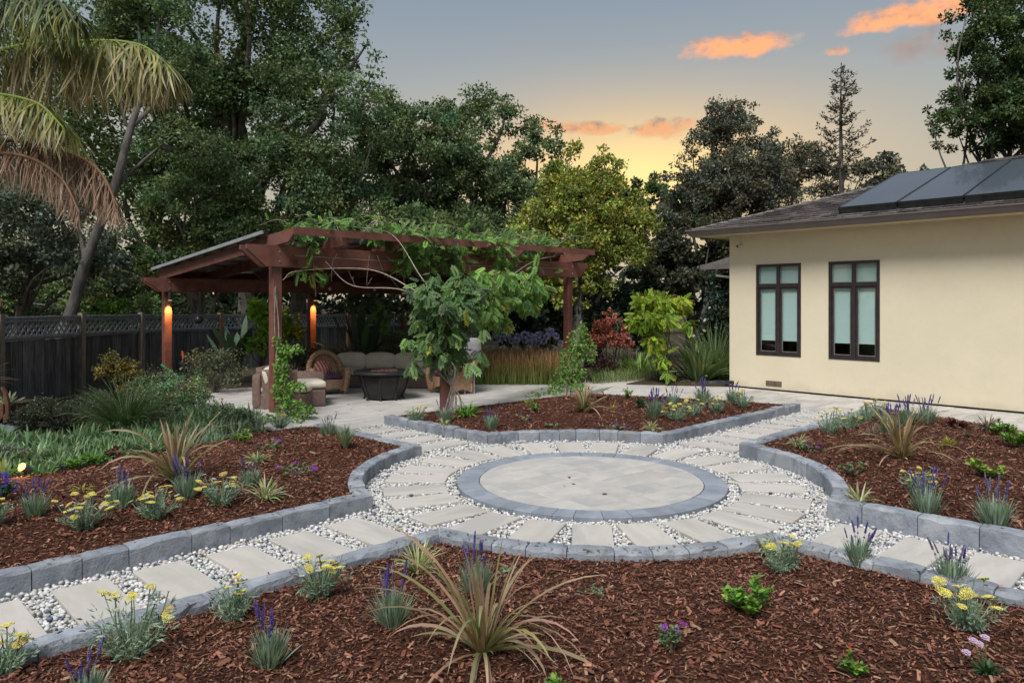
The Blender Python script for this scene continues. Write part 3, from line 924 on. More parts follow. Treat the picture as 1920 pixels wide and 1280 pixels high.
# ---- patio
patio_polys = [
    [(-2.42, 9.52), (-1.78, 10.30), (1.3, 13.1), (2.2, 15.35), (-4.0, 15.6), (-6.1, 14.2), (-5.4, 12.4), (-4.2, 10.6)],
    [(1.3, 13.1), (4.42, 11.58), (5.5, 11.1), (7.0, 12.14), (4.38, 14.94), (2.2, 15.35)],
    [(5.5, 11.1), (6.35, 8.8), (7.6, 5.45), (11.5, 5.45), (11.5, 7.30), (7.0, 12.14)],
]
patio = MB()
for k, pp in enumerate(patio_polys): patio.add([(x, y, -0.006 - 0.001 * k) for x, y in pp], [list(range(len(pp)))])
patio = patio.build('patio', M['joint']); tag(patio, 'pale paved patio under the pergola and along the house', kind='structure')
rng = np.random.default_rng(14)
ex, ey = np.array([S2, S2]), np.array([-S2, S2])
tiles = []
row = 0; y = -9.0
while y < 15:
    h = [0.40, 0.40, 0.20][row % 3]; x = -2 + rng.random() * 0.6
    while x < 16:
        w = [0.60, 0.40, 0.60, 0.80][rng.integers(4)]
        g_ = 0.0035
        base = np.array([ex * a + ey * b for a, b in ((x + g_, y + g_), (x + w - g_, y + g_), (x + w - g_, y + h - g_), (x + g_, y + h - g_))])
        for pp in patio_polys:
            q = clip(base, pp)
            if q is not None and area(q) > 0.004: tiles.append(q)
        x += w
    y += h; row += 1
tiles.sort(key=lambda q: -area(q) / q.mean(0)[1] ** 3)
for q in tiles[:300]: piece('paver', q, -0.03, 0.006 + rng.normal() * 0.0015, M['patio_paver'], patio, math.pi / 4, 0.004)
rest = MB()
for q in tiles[300:]:
    V, F = prism(q, -0.03, 0.006, 0.004); rest.add(V, F)
if rest.V: tag(rest.build('pavers', M['patio_paver'], patio), kind='stuff')
cp = MB(); V, F = prism([(1.2, 15.36), (2.9, 15.25), (3.9, 17.6), (3.2, 17.9)], -0.05, 0.008, 0.01); cp.add(V, F)
tag(cp.build('concrete_path', M['concrete']), 'pale concrete path leading back between the shrubs', kind='structure')
# soil wedge at the corner of the house
sw = MB(); V, F = prism([(2.35, 15.3), (4.2, 14.95), (4.36, 15.1), (4.3, 17.5), (3.6, 17.2)], -0.05, 0.03, 0.02); sw.add(V, F)
tag(sw.build('planting_soil', M['soil']), 'bare soil wedge at the corner of the house', kind='structure')

# ================================================================== house
A = np.array([4.39, 14.96]); HD = np.array([0.682, -0.732]); HN = np.array([-0.732, -0.682])   # along the wall, out of the wall
house = empty('house', (*A, 0), 'cream stucco house with dark shingle hip roof and two tall windows', 'house')


def hw(s, out, z): q = A + HD * s + HN * out; return (q[0], q[1], z)


WTOP = 3.05
wins = [(0.584, 1.490), (2.012, 2.902)]
WZ0, WZ1 = 0.675, 2.44
wall = MB()
ss = [0, 0.584, 1.490, 2.012, 2.902, 12.0]; zs = [0.035, WZ0, WZ1, WTOP]
for i in range(5):
    for j in range(3):
        if i in (1, 3) and j == 1: continue
        wall.add([hw(ss[i], 0, zs[j]), hw(ss[i + 1], 0, zs[j]), hw(ss[i + 1], 0, zs[j + 1]), hw(ss[i], 0, zs[j + 1])], [[0, 1, 2, 3]])
for (a, b) in wins:
    for q in ([(a, WZ0), (b, WZ0)], [(b, WZ0), (b, WZ1)], [(b, WZ1), (a, WZ1)], [(a, WZ1), (a, WZ0)]):
        wall.add([hw(q[0][0], 0, q[0][1]), hw(q[1][0], 0, q[1][1]), hw(q[1][0], -0.16, q[1][1]), hw(q[0][0], -0.16, q[0][1])], [[0, 1, 2, 3]])
wall.add([hw(0, 0, 0.035), hw(0, 0, WTOP), hw(0, -8, WTOP), hw(0, -8, 0.035)], [[0, 1, 2, 3]])
wall.add([hw(12, 0, 0.035), hw(12, -8, 0.035), hw(12, -8, WTOP), hw(12, 0, WTOP)], [[0, 1, 2, 3]])
wall.build('wall', M['stucco'], house, world=True)
f_ = MB(); f_.obox((*(A + HD * 6 - HN * 4), 0.0), np.append(HD * 5.98, 0), np.append(HN * 3.98, 0), (0, 0, 0.034)); f_.build('foundation', M['frame'], house, world=True)

for wi, (a, b) in enumerate(wins):
    wn = empty('window', (0, 0, 0), parent=house); wn.matrix_parent_inverse = Matrix.Translation(house.location).inverted()
    mid, zt = (a + b) / 2, 2.025
    def bar(name, s0, s1, z0, z1, o0, o1, mat):
        m_ = MB(); m_.obox((*(A + HD * (s0 + s1) / 2 + HN * (o0 + o1) / 2), (z0 + z1) / 2), np.append(HD * (s1 - s0) / 2, 0), np.append(HN * (o1 - o0) / 2, 0), (0, 0, (z1 - z0) / 2))
        return m_.build(name, M[mat], wn)
    e = 0.001
    bar('frame', a + e, a + .05, WZ0 + e, WZ1 - e, -.09, .012, 'frame'); bar('frame', b - .05, b - e, WZ0 + e, WZ1 - e, -.09, .012, 'frame')
    bar('frame', a + .05, b - .05, WZ1 - .05, WZ1 - e, -.09, .010, 'frame'); bar('frame', a + .05, b - .05, WZ0 + e, WZ0 + .05, -.09, .010, 'frame')
    bar('mullion', mid - .032, mid + .032, WZ0 + .05, WZ1 - .05, -.088, .008, 'frame')
    for (l, r) in ((a + .05, mid - .032), (mid + .032, b - .05)):
        bar('transom', l, r, zt - .035, zt + .035, -.087, .006, 'frame')
        for (z0, z1, sash) in ((WZ0 + .05, zt - .035, .03), (zt + .035, WZ1 - .05, .0)):
            if sash:
                bar('sash', l, l + sash, z0, z1, -.07, -.012, 'frame'); bar('sash', r - sash, r, z0, z1, -.07, -.012, 'frame')
                bar('sash', l + sash, r - sash, z0, z0 + sash, -.07, -.012, 'frame'); bar('sash', l + sash, r - sash, z1 - sash, z1, -.07, -.012, 'frame')
            # pale inner bead
            w_ = .012
            L_, R_, B_, T_ = l + sash, r - sash, z0 + sash, z1 - sash
            bar('bead', L_, L_ + w_, B_, T_, -.05, -.03, 'steel'); bar('bead', R_ - w_, R_, B_, T_, -.05, -.03, 'steel')
            bar('bead', L_ + w_, R_ - w_, B_, B_ + w_, -.05, -.03, 'steel'); bar('bead', L_ + w_, R_ - w_, T_ - w_, T_, -.05, -.03, 'steel')
            pm_ = MB(); pm_.add([hw(L_ + w_, -.04, B_ + w_), hw(R_ - w_, -.04, B_ + w_), hw(R_ - w_, -.04, T_ - w_), hw(L_ + w_, -.04, T_ - w_)], [[0, 1, 2, 3]]); pm_.build('pane', M['glass'], wn)
    for (l, r) in ((a + .052, mid - .002), (mid + .002, b - .052)):
        bar('blind', l, r, WZ0 + .29, WZ1 - .052, -.074, -.070, 'blind')
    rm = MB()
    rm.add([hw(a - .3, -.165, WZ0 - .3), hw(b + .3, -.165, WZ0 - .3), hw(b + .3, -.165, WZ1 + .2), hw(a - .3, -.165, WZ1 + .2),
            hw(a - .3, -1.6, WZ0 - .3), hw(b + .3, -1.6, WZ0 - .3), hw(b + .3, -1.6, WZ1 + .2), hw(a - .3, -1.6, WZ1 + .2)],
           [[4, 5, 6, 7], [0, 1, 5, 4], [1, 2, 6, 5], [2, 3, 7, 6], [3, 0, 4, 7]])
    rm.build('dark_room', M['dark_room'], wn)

# vent and camera
vt = empty('vent', (0, 0, 0), parent=house); vt.matrix_parent_inverse = Matrix.Translation(house.location).inverted()
def wbox(name, s0, s1, z0, z1, o0, o1, mat, par):
    m_ = MB(); m_.obox((*(A + HD * (s0 + s1) / 2 + HN * (o0 + o1) / 2), (z0 + z1) / 2), np.append(HD * (s1 - s0) / 2, 0), np.append(HN * (o1 - o0) / 2, 0), (0, 0, (z1 - z0) / 2))
    return m_.build(name, M[mat], par)
wbox('vent_frame', .79, 1.11, .095, .190, .001, .012, 'brown_post', vt)
for k in range(4): wbox('louvre', .81, 1.09, .108 + k * .018, .117 + k * .018, .012, .020, 'fence_post', vt)
sc_ = empty('security_camera', (0, 0, 0), 'small white security camera on the cream wall under the eave', 'camera')
wbox('bracket', .215, .30, 2.79, 2.89, .002, .02, 'white_paint', sc_)
cb = MB(); q = np.array(hw(.25, .02, 2.84)); cb.tube([q, q + np.append(HN, -.25) * .04, q + np.append(HN, -.25) * .11], [.03, .034, .034], 10); cb.build('body', M['white_paint'], sc_, smooth=False)
cb = MB(); q2 = q + np.append(HN, -.25) * .111; cb.tube([q2, q2 + np.append(HN, -.25) * .006], [.026, .02], 10); cb.build('lens', M['black_metal'], sc_)

# roof
OV, PITCH, ZE = 0.55, 0.335, 3.15
E0 = A - HD * OV + HN * OV
TMAX = 4.2


def rf(s, t, dz=0.0):
    q = E0 + HD * s - HN * t
    return np.array([q[0], q[1], ZE + PITCH * t + dz])


roof = MB()
SM = 13.1
roof.add([rf(0, 0), rf(SM, 0), rf(SM - TMAX, TMAX), rf(TMAX, TMAX)], [[0, 1, 2, 3]])                       # front slope
def rf2(s, t, dz=0.0):   # left slope: s into the depth, t along the wall
    q = E0 - HN * s + HD * t
    return np.array([q[0], q[1], ZE + PITCH * t + dz])
roof.add([rf2(0, 0), rf2(TMAX, TMAX), rf2(9.0, TMAX), rf2(9.0, 0)], [[0, 1, 2, 3]])
roof.add([rf(TMAX, TMAX), rf(SM - TMAX, TMAX), rf(SM - TMAX, 9.0 - 0) - np.array([0, 0, PITCH * (9 - TMAX)]), rf(TMAX, 9.0) - np.array([0, 0, PITCH * (9 - TMAX)])], [[0, 1, 2, 3]])
ro = roof.build('roof', M['shingle'], house, world=True)
# shingles: rows up the slope, staggered
rng = np.random.default_rng(21)
EXP = 0.16
sh_items = []
up = unit(np.array([-HN[0], -HN[1], PITCH])); along = np.append(HD, 0); nrm_ = np.cross(along, up); nrm_ = nrm_ if nrm_[2] > 0 else -nrm_
r_ = 0; t = -0.02
while t < TMAX - 0.1:
    s = t - 0.05 + (r_ % 2) * 0.13 + rng.random() * 0.05
    while s < 9.2:
        w = rng.uniform(0.20, 0.31)
        if s + w > t + 0.0: sh_items.append((max(s, t - 0.03), min(s + w, 9.4), t))
        s += w + 0.02
    t += EXP; r_ += 1
under = lambda s, t: 2.95 < s < 9.0 and 0.36 < t < 3.0
vis = [q for q in sh_items if not under((q[0] + q[1]) / 2, q[2]) and q[0] < 6.4]
rest_ = [q for q in sh_items if not (not under((q[0] + q[1]) / 2, q[2]) and q[0] < 6.4)]
vis.sort(key=lambda q: np.linalg.norm(rf((q[0] + q[1]) / 2, q[2])))
def shingle_geo(q):
    s0, s1, t = q
    tp = EXP * 1.25 / math.hypot(1, PITCH)
    lift, th = 0.004, 0.020 + rng.random() * 0.014
    lo = [rf(s0 + .0, t), rf(s1, t), rf(s1, t + tp), rf(s0, t + tp)]
    a = [lo[0] + nrm_ * lift, lo[1] + nrm_ * lift, lo[1] + nrm_ * (lift + th), lo[0] + nrm_ * (lift + th), lo[2] + nrm_ * 0.002, lo[3] + nrm_ * 0.002]
    return np.array(a), [np.array([[0, 1, 2, 3], [3, 2, 4, 5]]), np.array([[0, 3, 5], [1, 4, 2]])]
for q in vis[:300]:
    V, F = shingle_geo(q); c = V.mean(0); mb = MB(); mb.add(V - c, F)
    o = link('shingle', mb.mesh('shingle', M['shingle']), ro); o.matrix_parent_inverse = Matrix.Identity(4)
    o.location = c
rest = MB()
for q in vis[300:] + rest_:
    V, F = shingle_geo(q); rest.add(V, F)
tag(rest.build('shingles', M['shingle'], ro), kind='stuff')
# hip caps
hc = MB()
hd = unit(rf(1, 1) - rf(0, 0)); hs = unit(np.cross(hd, (0, 0, 1)))
for k in range(30):
    q = rf(0, 0) + hd * (0.02 + k * 0.19)
    w = 0.11
    a = [q - hs * w + np.array([0, 0, -0.006]), q + np.array([0, 0, 0.032]), q + hs * w + np.array([0, 0, -0.006])]
    bq = [v + hd * 0.24 - np.array([0, 0, 0.012]) for v in a]
    hc.add(a + bq, [[0, 1, 4, 3], [1, 2, 5, 4]])
    hc.add([v for v in a] + [v - np.array([0, 0, .016]) for v in a], [[0, 3, 4, 1], [1, 4, 5, 2]])
hc.build('hip_caps', M['shingle'], ro)
# gutter: profile swept along the eaves
def gutter(pts, outs, name='gutter'):
    prof = [(-0.02, -0.11), (0.02, -0.115), (0.075, -0.02), (0.085, -0.02), (0.085, 0.0), (0.07, 0.0), (0.06, -0.02), (0.012, -0.09), (-0.02, -0.085)]
    V = [np.array([p_[0] + o_[0] * a, p_[1] + o_[1] * a, p_[2] + b]) for p_, o_ in zip(pts, outs) for a, b in prof]
    n = len(prof)
    F = [[k * n + i, k * n + (i + 1) % n, (k + 1) * n + (i + 1) % n, (k + 1) * n + i] for k in range(len(pts) - 1) for i in range(n)]
    m_ = MB(); m_.add(V, np.array(F)); m_.F.append(np.arange(n)[None]); m_.C.append(np.ones((1, 3)))
    return m_.build(name, M['gutter'], house, world=True)
zz = np.array([0, 0, 0.0])
gutter([rf2(9, 0), rf(0, 0), rf(SM, 0)], [-HD, -HD + HN, HN])
sf = MB()
sz = WTOP - 0.012
sf.add([hw(-OV, OV, sz), hw(SM - OV, OV, sz), hw(SM - OV, 0.001, sz), hw(-OV, 0.001, sz)], [[0, 1, 2, 3]])
sf.add([hw(-OV, 0, sz), hw(-0.001, 0, sz), hw(-0.001, -8.4, sz), hw(-OV, -8.4, sz)], [[0, 1, 2, 3]])
sf.build('soffit', M['soffit'], house, world=True)
fb = MB()
for (s0, o0, s1, o1) in ((-OV, OV, SM - OV, OV), (-OV, -8.4, -OV, OV - 0.02)):
    q0, q1 = np.array(hw(s0, o0, 0)), np.array(hw(s1, o1, 0))
    fb.beam(q0 + [0, 0, 3.085], q1 + [0, 0, 3.085], 0.03, 0.13)
fb.build('fascia', M['gutter'], house, world=True)
# lower wing behind the corner
wg = MB()
z_w = 2.60
wa = A + HD * -0.02 - HN * 2.0
def wp(s, o, z): q = wa + HD * s - HN * o; return (q[0], q[1], z)
wg.add([wp(-1.85, -.0, z_w), wp(.0, -.0, z_w + .42), wp(0, 5, z_w + .42), wp(-1.85, 5, z_w)], [[0, 1, 2, 3]])
wg.add([wp(-1.85, -.0, z_w), wp(-1.85, .0, z_w - .005), wp(.0, .0, z_w - .005), wp(0, .0, z_w + .42)], [[0, 1, 2, 3]])
wg.build('porch_roof', M['shingle'], house, world=True)
m_ = MB(); m_.beam(wp(-1.88, -.06, z_w - .06), wp(-1.88, 5, z_w - .06), .06, .12); m_.beam(wp(-1.84, -.04, z_w - .061), wp(0, -.04, z_w - .061), .05, .12); m_.build('porch_gutter', M['gutter'], house, world=True)
m_ = MB(); m_.tube([wp(-1.55, .08, z_w - .1), wp(-1.55, .08, z_w - .26), wp(-.95, .2, z_w - .36), wp(-.92, .2, .1)], .04, 6); m_.build('downpipe', M['white_paint'], house, world=True)
m_ = MB(); m_.obox((*(wa + HD * -.44 - HN * 2.6), 1.27), np.append(HD * .42, 0), np.append(HN * 2.3, 0), (0, 0, 1.27)); m_.build('porch_wall', M['stucco'], house, world=True)

# solar panels
pn0, pw, pg = 2.86, 0.965, 0.02
ord_ = ['leftmost black solar panel on the roof, nearest the hip', 'second black solar panel from the hip of the roof', 'third black solar panel from the hip of the roof',
        'fourth black solar panel from the hip, cut by the picture edge', 'fifth black solar panel from the hip of the roof']
T0, T1 = 0.26, 3.05
for k in range(4):
    s0 = pn0 + k * (pw + pg)
    o0 = rf(s0, T0, 0.10)
    pl_ = empty('solar_panel', o0, ord_[k], 'solar panel', 'solar panels on the roof')
    Rm = Matrix([list(along), list(up), list(nrm_)]).transposed().to_4x4()
    L = (T1 - T0) * math.hypot(1, PITCH)
    def pm(name, lo, hi, mat):
        m_ = MB(); m_.box(lo, hi); o = link(name, m_.mesh(name, M[mat]), pl_); o.matrix_local = Rm; return o
    pm('glass_face', (0.014, 0.014, 0.006), (pw - 0.014, L - 0.014, 0.036), 'solar')
    pm('frame', (0, 0, 0), (pw, 0.0135, 0.04), 'black_metal'); pm('frame', (0, L - 0.0135, 0), (pw, L, 0.04), 'black_metal')
    pm('frame', (0, 0.0136, 0), (0.0135, L - 0.0136, 0.04), 'black_metal'); pm('frame', (pw - 0.0135, 0.0136, 0), (pw, L - 0.0136, 0.04), 'black_metal')
    pm('skirt', (0, 0.004, -0.085), (pw, 0.012, -0.001), 'black_metal')
    pm('rail', (0, 0.5, -0.09), (pw + pg, 0.54, -0.002), 'black_metal'); pm('rail', (0, 2.2, -0.09), (pw + pg, 2.24, -0.002), 'black_metal')

# ================================================================== fence
fence_pts = [(-8.25, 9.6), (-8.25, 11.9), (-8.27, 14.2), (-8.02, 16.0), (-7.5, 19.0), (-6.35, 22.0), (-5.46, 24.5), (-4.1, 27.6), (-2.6, 30.6)]
fence_top = [1.45, 1.45, 1.44, 1.43, 1.38, 1.33, 1.29, 1.22, 1.18]
fence = empty('wooden_fence', (-8.02, 16.0, 0), 'dark weathered board fence with lattice top behind the pergola', 'fence')
rng = np.random.default_rng(31)
lat = MB()
for i in range(len(fence_pts) - 1):
    a, b = np.array(fence_pts[i]), np.array(fence_pts[i + 1])
    za, zb = fence_top[i], fence_top[i + 1]
    L = np.linalg.norm(b - a); d = (b - a) / L; nn = np.array([d[1], -d[0]])        # towards the garden
    at_ = lambda t, z, o=0.0: np.array([*(a + d * t + nn * o), z + (za + (zb - za) * t / L) - za])
    # posts
    m_ = MB(); m_.obox((0, 0, 0.7 * (za + .02) / 1.4), np.append(d * .05, 0), np.append(nn * .05, 0), (0, 0, (za + .10) / 2))
    link('post', m_.mesh('post', M['fence_post' if i < 4 else 'brown_post']), fence, loc=np.append(a + nn * .03, 0) - np.array(fence.location))
    # rails
    for (z0, th, hh, nm, dep) in ((za + .0, .055, .035, 'cap_rail', .0), (za - .05, .03, .05, 'rail', .0), (za - .33, .045, .045, 'rail', .0), (za - .375, .02, .035, 'rail', -.005)):
        m_ = MB(); m_.beam(at_(.05, z0, dep + .0), at_(L - .05, z0, dep), th * 1.6, hh)
        o = m_.build(nm, M['fence_trim'], fence, world=True)
    # boards
    n = max(4, int(L / 0.145)); w = L / n
    for k in range(n):
        t = (k + .5) * w; dz = rng.normal() * .006
        c = at_(t, 0)
        m_ = MB(); h0, h1 = -0.05, za - .395 + (zb - za) * t / L + dz
        m_.obox((0, 0, (h0 + h1) / 2), np.append(d * (w / 2 - .004), 0), np.append(nn * .009, 0), (0, 0, (h1 - h0) / 2))
        link('board', m_.mesh('board', M['fence_wood']), fence, loc=(c[0] - nn[0] * (.012 + .012 * (k % 2)) + 8.02, c[1] - nn[1] * (.012 + .012 * (k % 2)) - 16.0, 0))
    # lattice
    zt, zb_ = za - .08, za - .305
    hL = zt - zb_
    t = -hL
    while t < L:
        for sgn, off in ((1, .006), (-1, -.006)):
            t0, t1 = (t, t + hL) if sgn > 0 else (t + hL, t)
            z0, z1 = zb_, zt
            if t0 < .05: z0 += (.05 - t0); t0 = .05
            if t1 < .05: z1 -= (.05 - t1); t1 = .05
            if t1 > L - .05: z1 -= t1 - (L - .05); t1 = L - .05
            if t0 > L - .05: z0 += t0 - (L - .05); t0 = L - .05
            if abs(z1 - z0) > .03:
                p0, p1 = at_(t0, z0, off), at_(t1, z1, off)
                lat.beam(p0, p1, .010, .036, up=np.append(nn, 0) * 0 + np.cross(unit(p1 - p0), np.append(nn, 0)))
        t += .15
tag(lat.build('lattice', M['fence_trim'], fence, world=True), kind='stuff')

# ================================================================== pergola (posts on a 45 degree plan)
P1, P2 = np.array([-3.67, 11.5]), np.array([1.23, 16.3])
ex, ey = unit(P2 - P1), None
ey = np.array([-ex[1], ex[0]])                      # towards the back left
LP_ = np.linalg.norm(P2 - P1); DP = 4.58
perg = empty('pergola', (*P1, 0), 'red stained timber pergola with sloping grey roof over the seating', 'pergola')


def pp(a, b, z): q = P1 + ex * a + ey * b; return np.array([q[0], q[1], z])


def perg_part(name, mb, mat='redwood', **kw): return mb.build(name, M[mat], perg, world=True, **kw)


EX3, EY3 = np.append(ex, 0), np.append(ey, 0)
BB = 1.915                                            # underside of the back beam
posts = [(0, 0, 2.25), (LP_, 0, 2.25), (0, DP, BB), (3.19, DP, BB), (LP_, DP, BB)]
for (a, b_, h) in posts:
    m_ = MB(); hw_ = 0.075
    V = []
    for z in (0, h):
        for (sx, sy) in ((1, .88), (.88, 1), (-.88, 1), (-1, .88), (-1, -.88), (-.88, -1), (.88, -1), (1, -.88)):
            V.append(pp(a, b_, z) + EX3 * sx * hw_ + EY3 * sy * hw_)
    m_.add(V, [[i, (i + 1) % 8, 8 + (i + 1) % 8, 8 + i] for i in range(8)])
    m_.F.append(np.arange(8, 16)[None]); m_.C.append(np.ones((1, 3)))
    perg_part('post', m_)


def cutbeam(a0, a1, b_, z0, z1, th, slant, axis='x'):
    """beam along the pergola with both undersides cut back"""
    m_ = MB()
    ax, sd = (EX3, EY3)
    o = pp(0, b_, 0)
    prof = [(a0, z1), (a1, z1), (a1, z1 - .07), (a1 - slant, z0), (a0 + slant, z0), (a0, z1 - .07)]
    V = [o + ax * s + sd * w + np.array([0, 0, z]) for w in (-th / 2, th / 2) for s, z in prof]
    n = 6
    m_.add(V, [np.array([list(range(n))[::-1], list(range(n, 2 * n))]), np.array([[i, (i + 1) % n, n + (i + 1) % n, n + i] for i in range(n)])])
    return m_


perg_part('beam', cutbeam(-.52, LP_ + .52, -.105, 2.252, 2.575, .055, .30))
perg_part('beam', cutbeam(-.52, LP_ + .52, .105, 2.252, 2.575, .055, .30))
perg_part('beam', cutbeam(-.45, LP_ + .45, DP - .105, BB, BB + .27, .055, .30))
perg_part('beam', cutbeam(-.45, LP_ + .45, DP + .105, BB, BB + .27, .055, .30))
# side beams tie the posts together
sl_ = (2.577 - (BB + .272)) / DP
rz = lambda b_: 2.577 - sl_ * b_                       # underside of the rafters
for a in np.linspace(0, LP_, 8):
    m_ = MB()
    b0, b1, hh, th = -.66, DP + .35, .19, .055
    prof = [(b0, rz(b0) + hh), (b0, rz(b0) + hh - .07), (b0 + .2, rz(b0 + .2)), (b1, rz(b1)), (b1, rz(b1) + hh)]
    V = [pp(a, b_, z) + EX3 * w for w in (-th / 2, th / 2) for b_, z in prof]
    m_.add(V, [np.array([list(range(5)), list(range(5, 10))[::-1]]), np.array([[i, 5 + i, 5 + (i + 1) % 5, (i + 1) % 5] for i in range(5)])])
    perg_part('rafter', m_)
m_ = MB(); m_.beam(pp(-.06, -.672, rz(-.66) + .135), pp(LP_ + .10, -.672, rz(-.66) + .135), .022, .115); perg_part('front_board', m_)
m_ = MB(); m_.beam(pp(-.03, DP + .362, rz(DP + .35) + .1), pp(LP_ + .03, DP + .362, rz(DP + .35) + .1), .022, .16); perg_part('back_board', m_)
for b_ in np.linspace(.6, DP - .5, 6):
    m_ = MB(); m_.beam(pp(-.02, b_, rz(b_) + .205), pp(LP_ + .02, b_, rz(b_) + .205), .06, .028); perg_part('purlin', m_)
# corrugated sheets
for k in range(7):
    a0, a1 = -.12 + k * (LP_ + .24) / 7 + (.0 if k == 0 else -.02), -.12 + (k + 1) * (LP_ + .24) / 7
    na = 24
    V = []
    for b_ in (.18, DP + .45):
        for i in range(na + 1):
            a = a0 + (a1 - a0) * i / na
            V.append(pp(a, b_, rz(b_) + .236 + .010 * math.sin(i * math.pi / 2) + .004 * (k % 2)))
    m_ = MB(); m_.add(V, [[i, i + 1, na + 2 + i, na + 1 + i] for i in range(na)])
    V2 = np.array(V) - [0, 0, .006]
    m_.add(V2, [[i, na + 1 + i, na + 2 + i, i + 1] for i in range(na)])
    perg_part('roof_sheet', m_, 'metal_roof')
m_ = MB(); m_.beam(pp(-.135, .16, rz(.16) + .228), pp(-.135, DP + .46, rz(DP + .46) + .228), .03, .055); perg_part('edge_flashing', m_, 'metal_roof')
# bolts
for (a, b_, z) in [(q, -.134, z) for q in (0.0, LP_) for z in (2.33, 2.48)] + [(0, DP - .134, 1.97), (0, DP - .134, 2.1)]:
    m_ = MB(); c = pp(a + .0, b_, z); m_.tube([c, c - EY3 * .012], [.014, .010], 8); perg_part('bolt', m_, 'steel')
wire = MB(); wire.tube([pp(0.25, -.15, 2.43), pp(LP_ * .5, -.15, 2.40), pp(LP_ - .2, -.15, 2.43)], .004, 4); perg_part('wire', wire, 'steel')

# downlights on the two back posts
for k, a in enumerate((0, 3.19)):
    lamp = empty('downlight', pp(a, DP - .075 - .09, BB - .17), ['black post lamp throwing orange light down the leftmost pergola post', 'black post lamp throwing orange light down the rear middle pergola post'][k], 'lamp', 'lamps on the rear pergola posts')
    m_ = MB(); m_.tube([(0, 0, .16), (0, 0, 0.02), (0, 0, 0)], [.04, .04, .038], 12); m_.build('housing', M['black_metal'], lamp)
    m_ = MB(); m_.tube([(0, 0, .002), (0, 0, -.004)], [.034, .034], 12); m_.build('bulb_face', M['glow'], lamp)
    m_ = MB(); m_.obox(EY3 * .05 + np.array([0, 0, .08]), EX3 * .02, EY3 * .04, (0, 0, .03)); m_.build('bracket', M['black_metal'], lamp)
    ld = bpy.data.lights.new('lamp_light', 'SPOT'); ld.energy = 105.0; ld.color = (1.0, 0.46, 0.12); ld.spot_size = math.radians(62); ld.spot_blend = 0.5; ld.shadow_soft_size = 0.03
    lo = bpy.data.objects.new('lamp_light', ld); COL.objects.link(lo); lo.parent = lamp; lo.location = (0, 0, -.02)
    lo.rotation_euler = Vector((-EY3[0] * .16, -EY3[1] * .16, 1)).to_track_quat('Z', 'Y').to_euler()

# hanging ball and cords under the roof
hb = empty('hanging_ornament', pp(.55, DP - .2, 1.35), 'dark round ornament hanging from the pergola beam above the fence', 'ornament')
m_ = MB(); th_ = np.linspace(0.05, math.pi - 0.05, 8); m_.tube([(0, 0, .085 * math.cos(t)) for t in th_], [.085 * math.sin(t) for t in th_], 12); m_.build('ball', M['black_metal'], hb, smooth=True)
m_ = MB(); m_.tube([(0, 0, .08), (0, 0, BB - 1.35 + .1)], .004, 4); m_.build('cord', M['black_metal'], hb)
rng = np.random.default_rng(77)
sg = empty('string_lights', pp(.4, .6, 2.3), 'string of small bulbs sagging under the pergola roof', 'string lights')
w_ = MB(); pts = []
for k in range(4):
    a0, a1 = .4 + k * 1.0, .4 + (k + 1) * 1.0
    for t in np.linspace(0, 1, 7)[:-1]: pts.append(pp(a0 + (a1 - a0) * t, 1.6, 2.22 - .22 * (4 * t * (1 - t))) - np.array(sg.location))
w_.tube(pts, .004, 4); w_.build('cable', M['black_metal'], sg)
bulb = MB(); th_ = np.linspace(0.15, math.pi - 0.1, 6); bulb.tube([(0, 0, .035 * math.cos(t)) for t in th_], [.03 * math.sin(t) for t in th_], 8); bme = bulb.mesh('bulb', M['grey_fabric'], True)
for k in range(3, 24, 3): link('bulb', bme, sg, loc=pts[k] - np.array([0, 0, .04]))

# separate post carrying the wisteria, at the corner of the far bed
vp = G(834, 783, 0.03)
m_ = MB(); m_.obox((0, 0, .82), np.append(unit(np.array([1, .35])) * .062, 0), np.append(unit(np.array([-.35, 1])) * .062, 0), (0, 0, .84))
m_.obox((0, 0, 1.675), np.append(unit(np.array([1, .35])) * .075, 0), np.append(unit(np.array([-.35, 1])) * .075, 0), (0, 0, .014))
tag(m_.build('square_post', M['redwood'], loc=vp), 'single red brown timber post the wisteria climbs, at the far bed corner', 'post')

# arbour at the left edge
ab = empty('garden_arbour', (-7.72, 10.9, 0), 'red timber arbour post with scalloped beam end at the left picture edge', 'arbour')
m_ = MB(); m_.obox((0, 0, .85), (.055, 0, 0), (0, .055, 0), (0, 0, .87)); m_.build('post', M['redwood'], ab)
m_ = MB(); m_.obox((-1.3, .3, .85), (.055, 0, 0), (0, .055, 0), (0, 0, .87)); m_.build('post', M['redwood'], ab)
prof = [(-1.6, 1.56), (.02, 1.56), (.10, 1.58), (.16, 1.64), (.165, 1.71), (.13, 1.76), (.09, 1.73), (.04, 1.72), (0, 1.75), (-1.6, 1.75)]
for w in (-.085, .06):
    V = [(x, w, z) for x, z in prof] + [(x, w + .025, z) for x, z in prof]
    m_ = MB(); n = len(prof); m_.add(V, [np.array([list(range(n))[::-1]]), np.array([list(range(n, 2 * n))]), np.array([[i, (i + 1) % n, n + (i + 1) % n, n + i] for i in range(n)])]); m_.build('beam', M['redwood'], ab)
for k in range(4):
    m_ = MB(); m_.obox((-.1 - k * .4, 0, 1.785), (.02, 0, 0), (0, .35, 0), (0, 0, .033)); m_.build('slat', M['redwood'], ab)

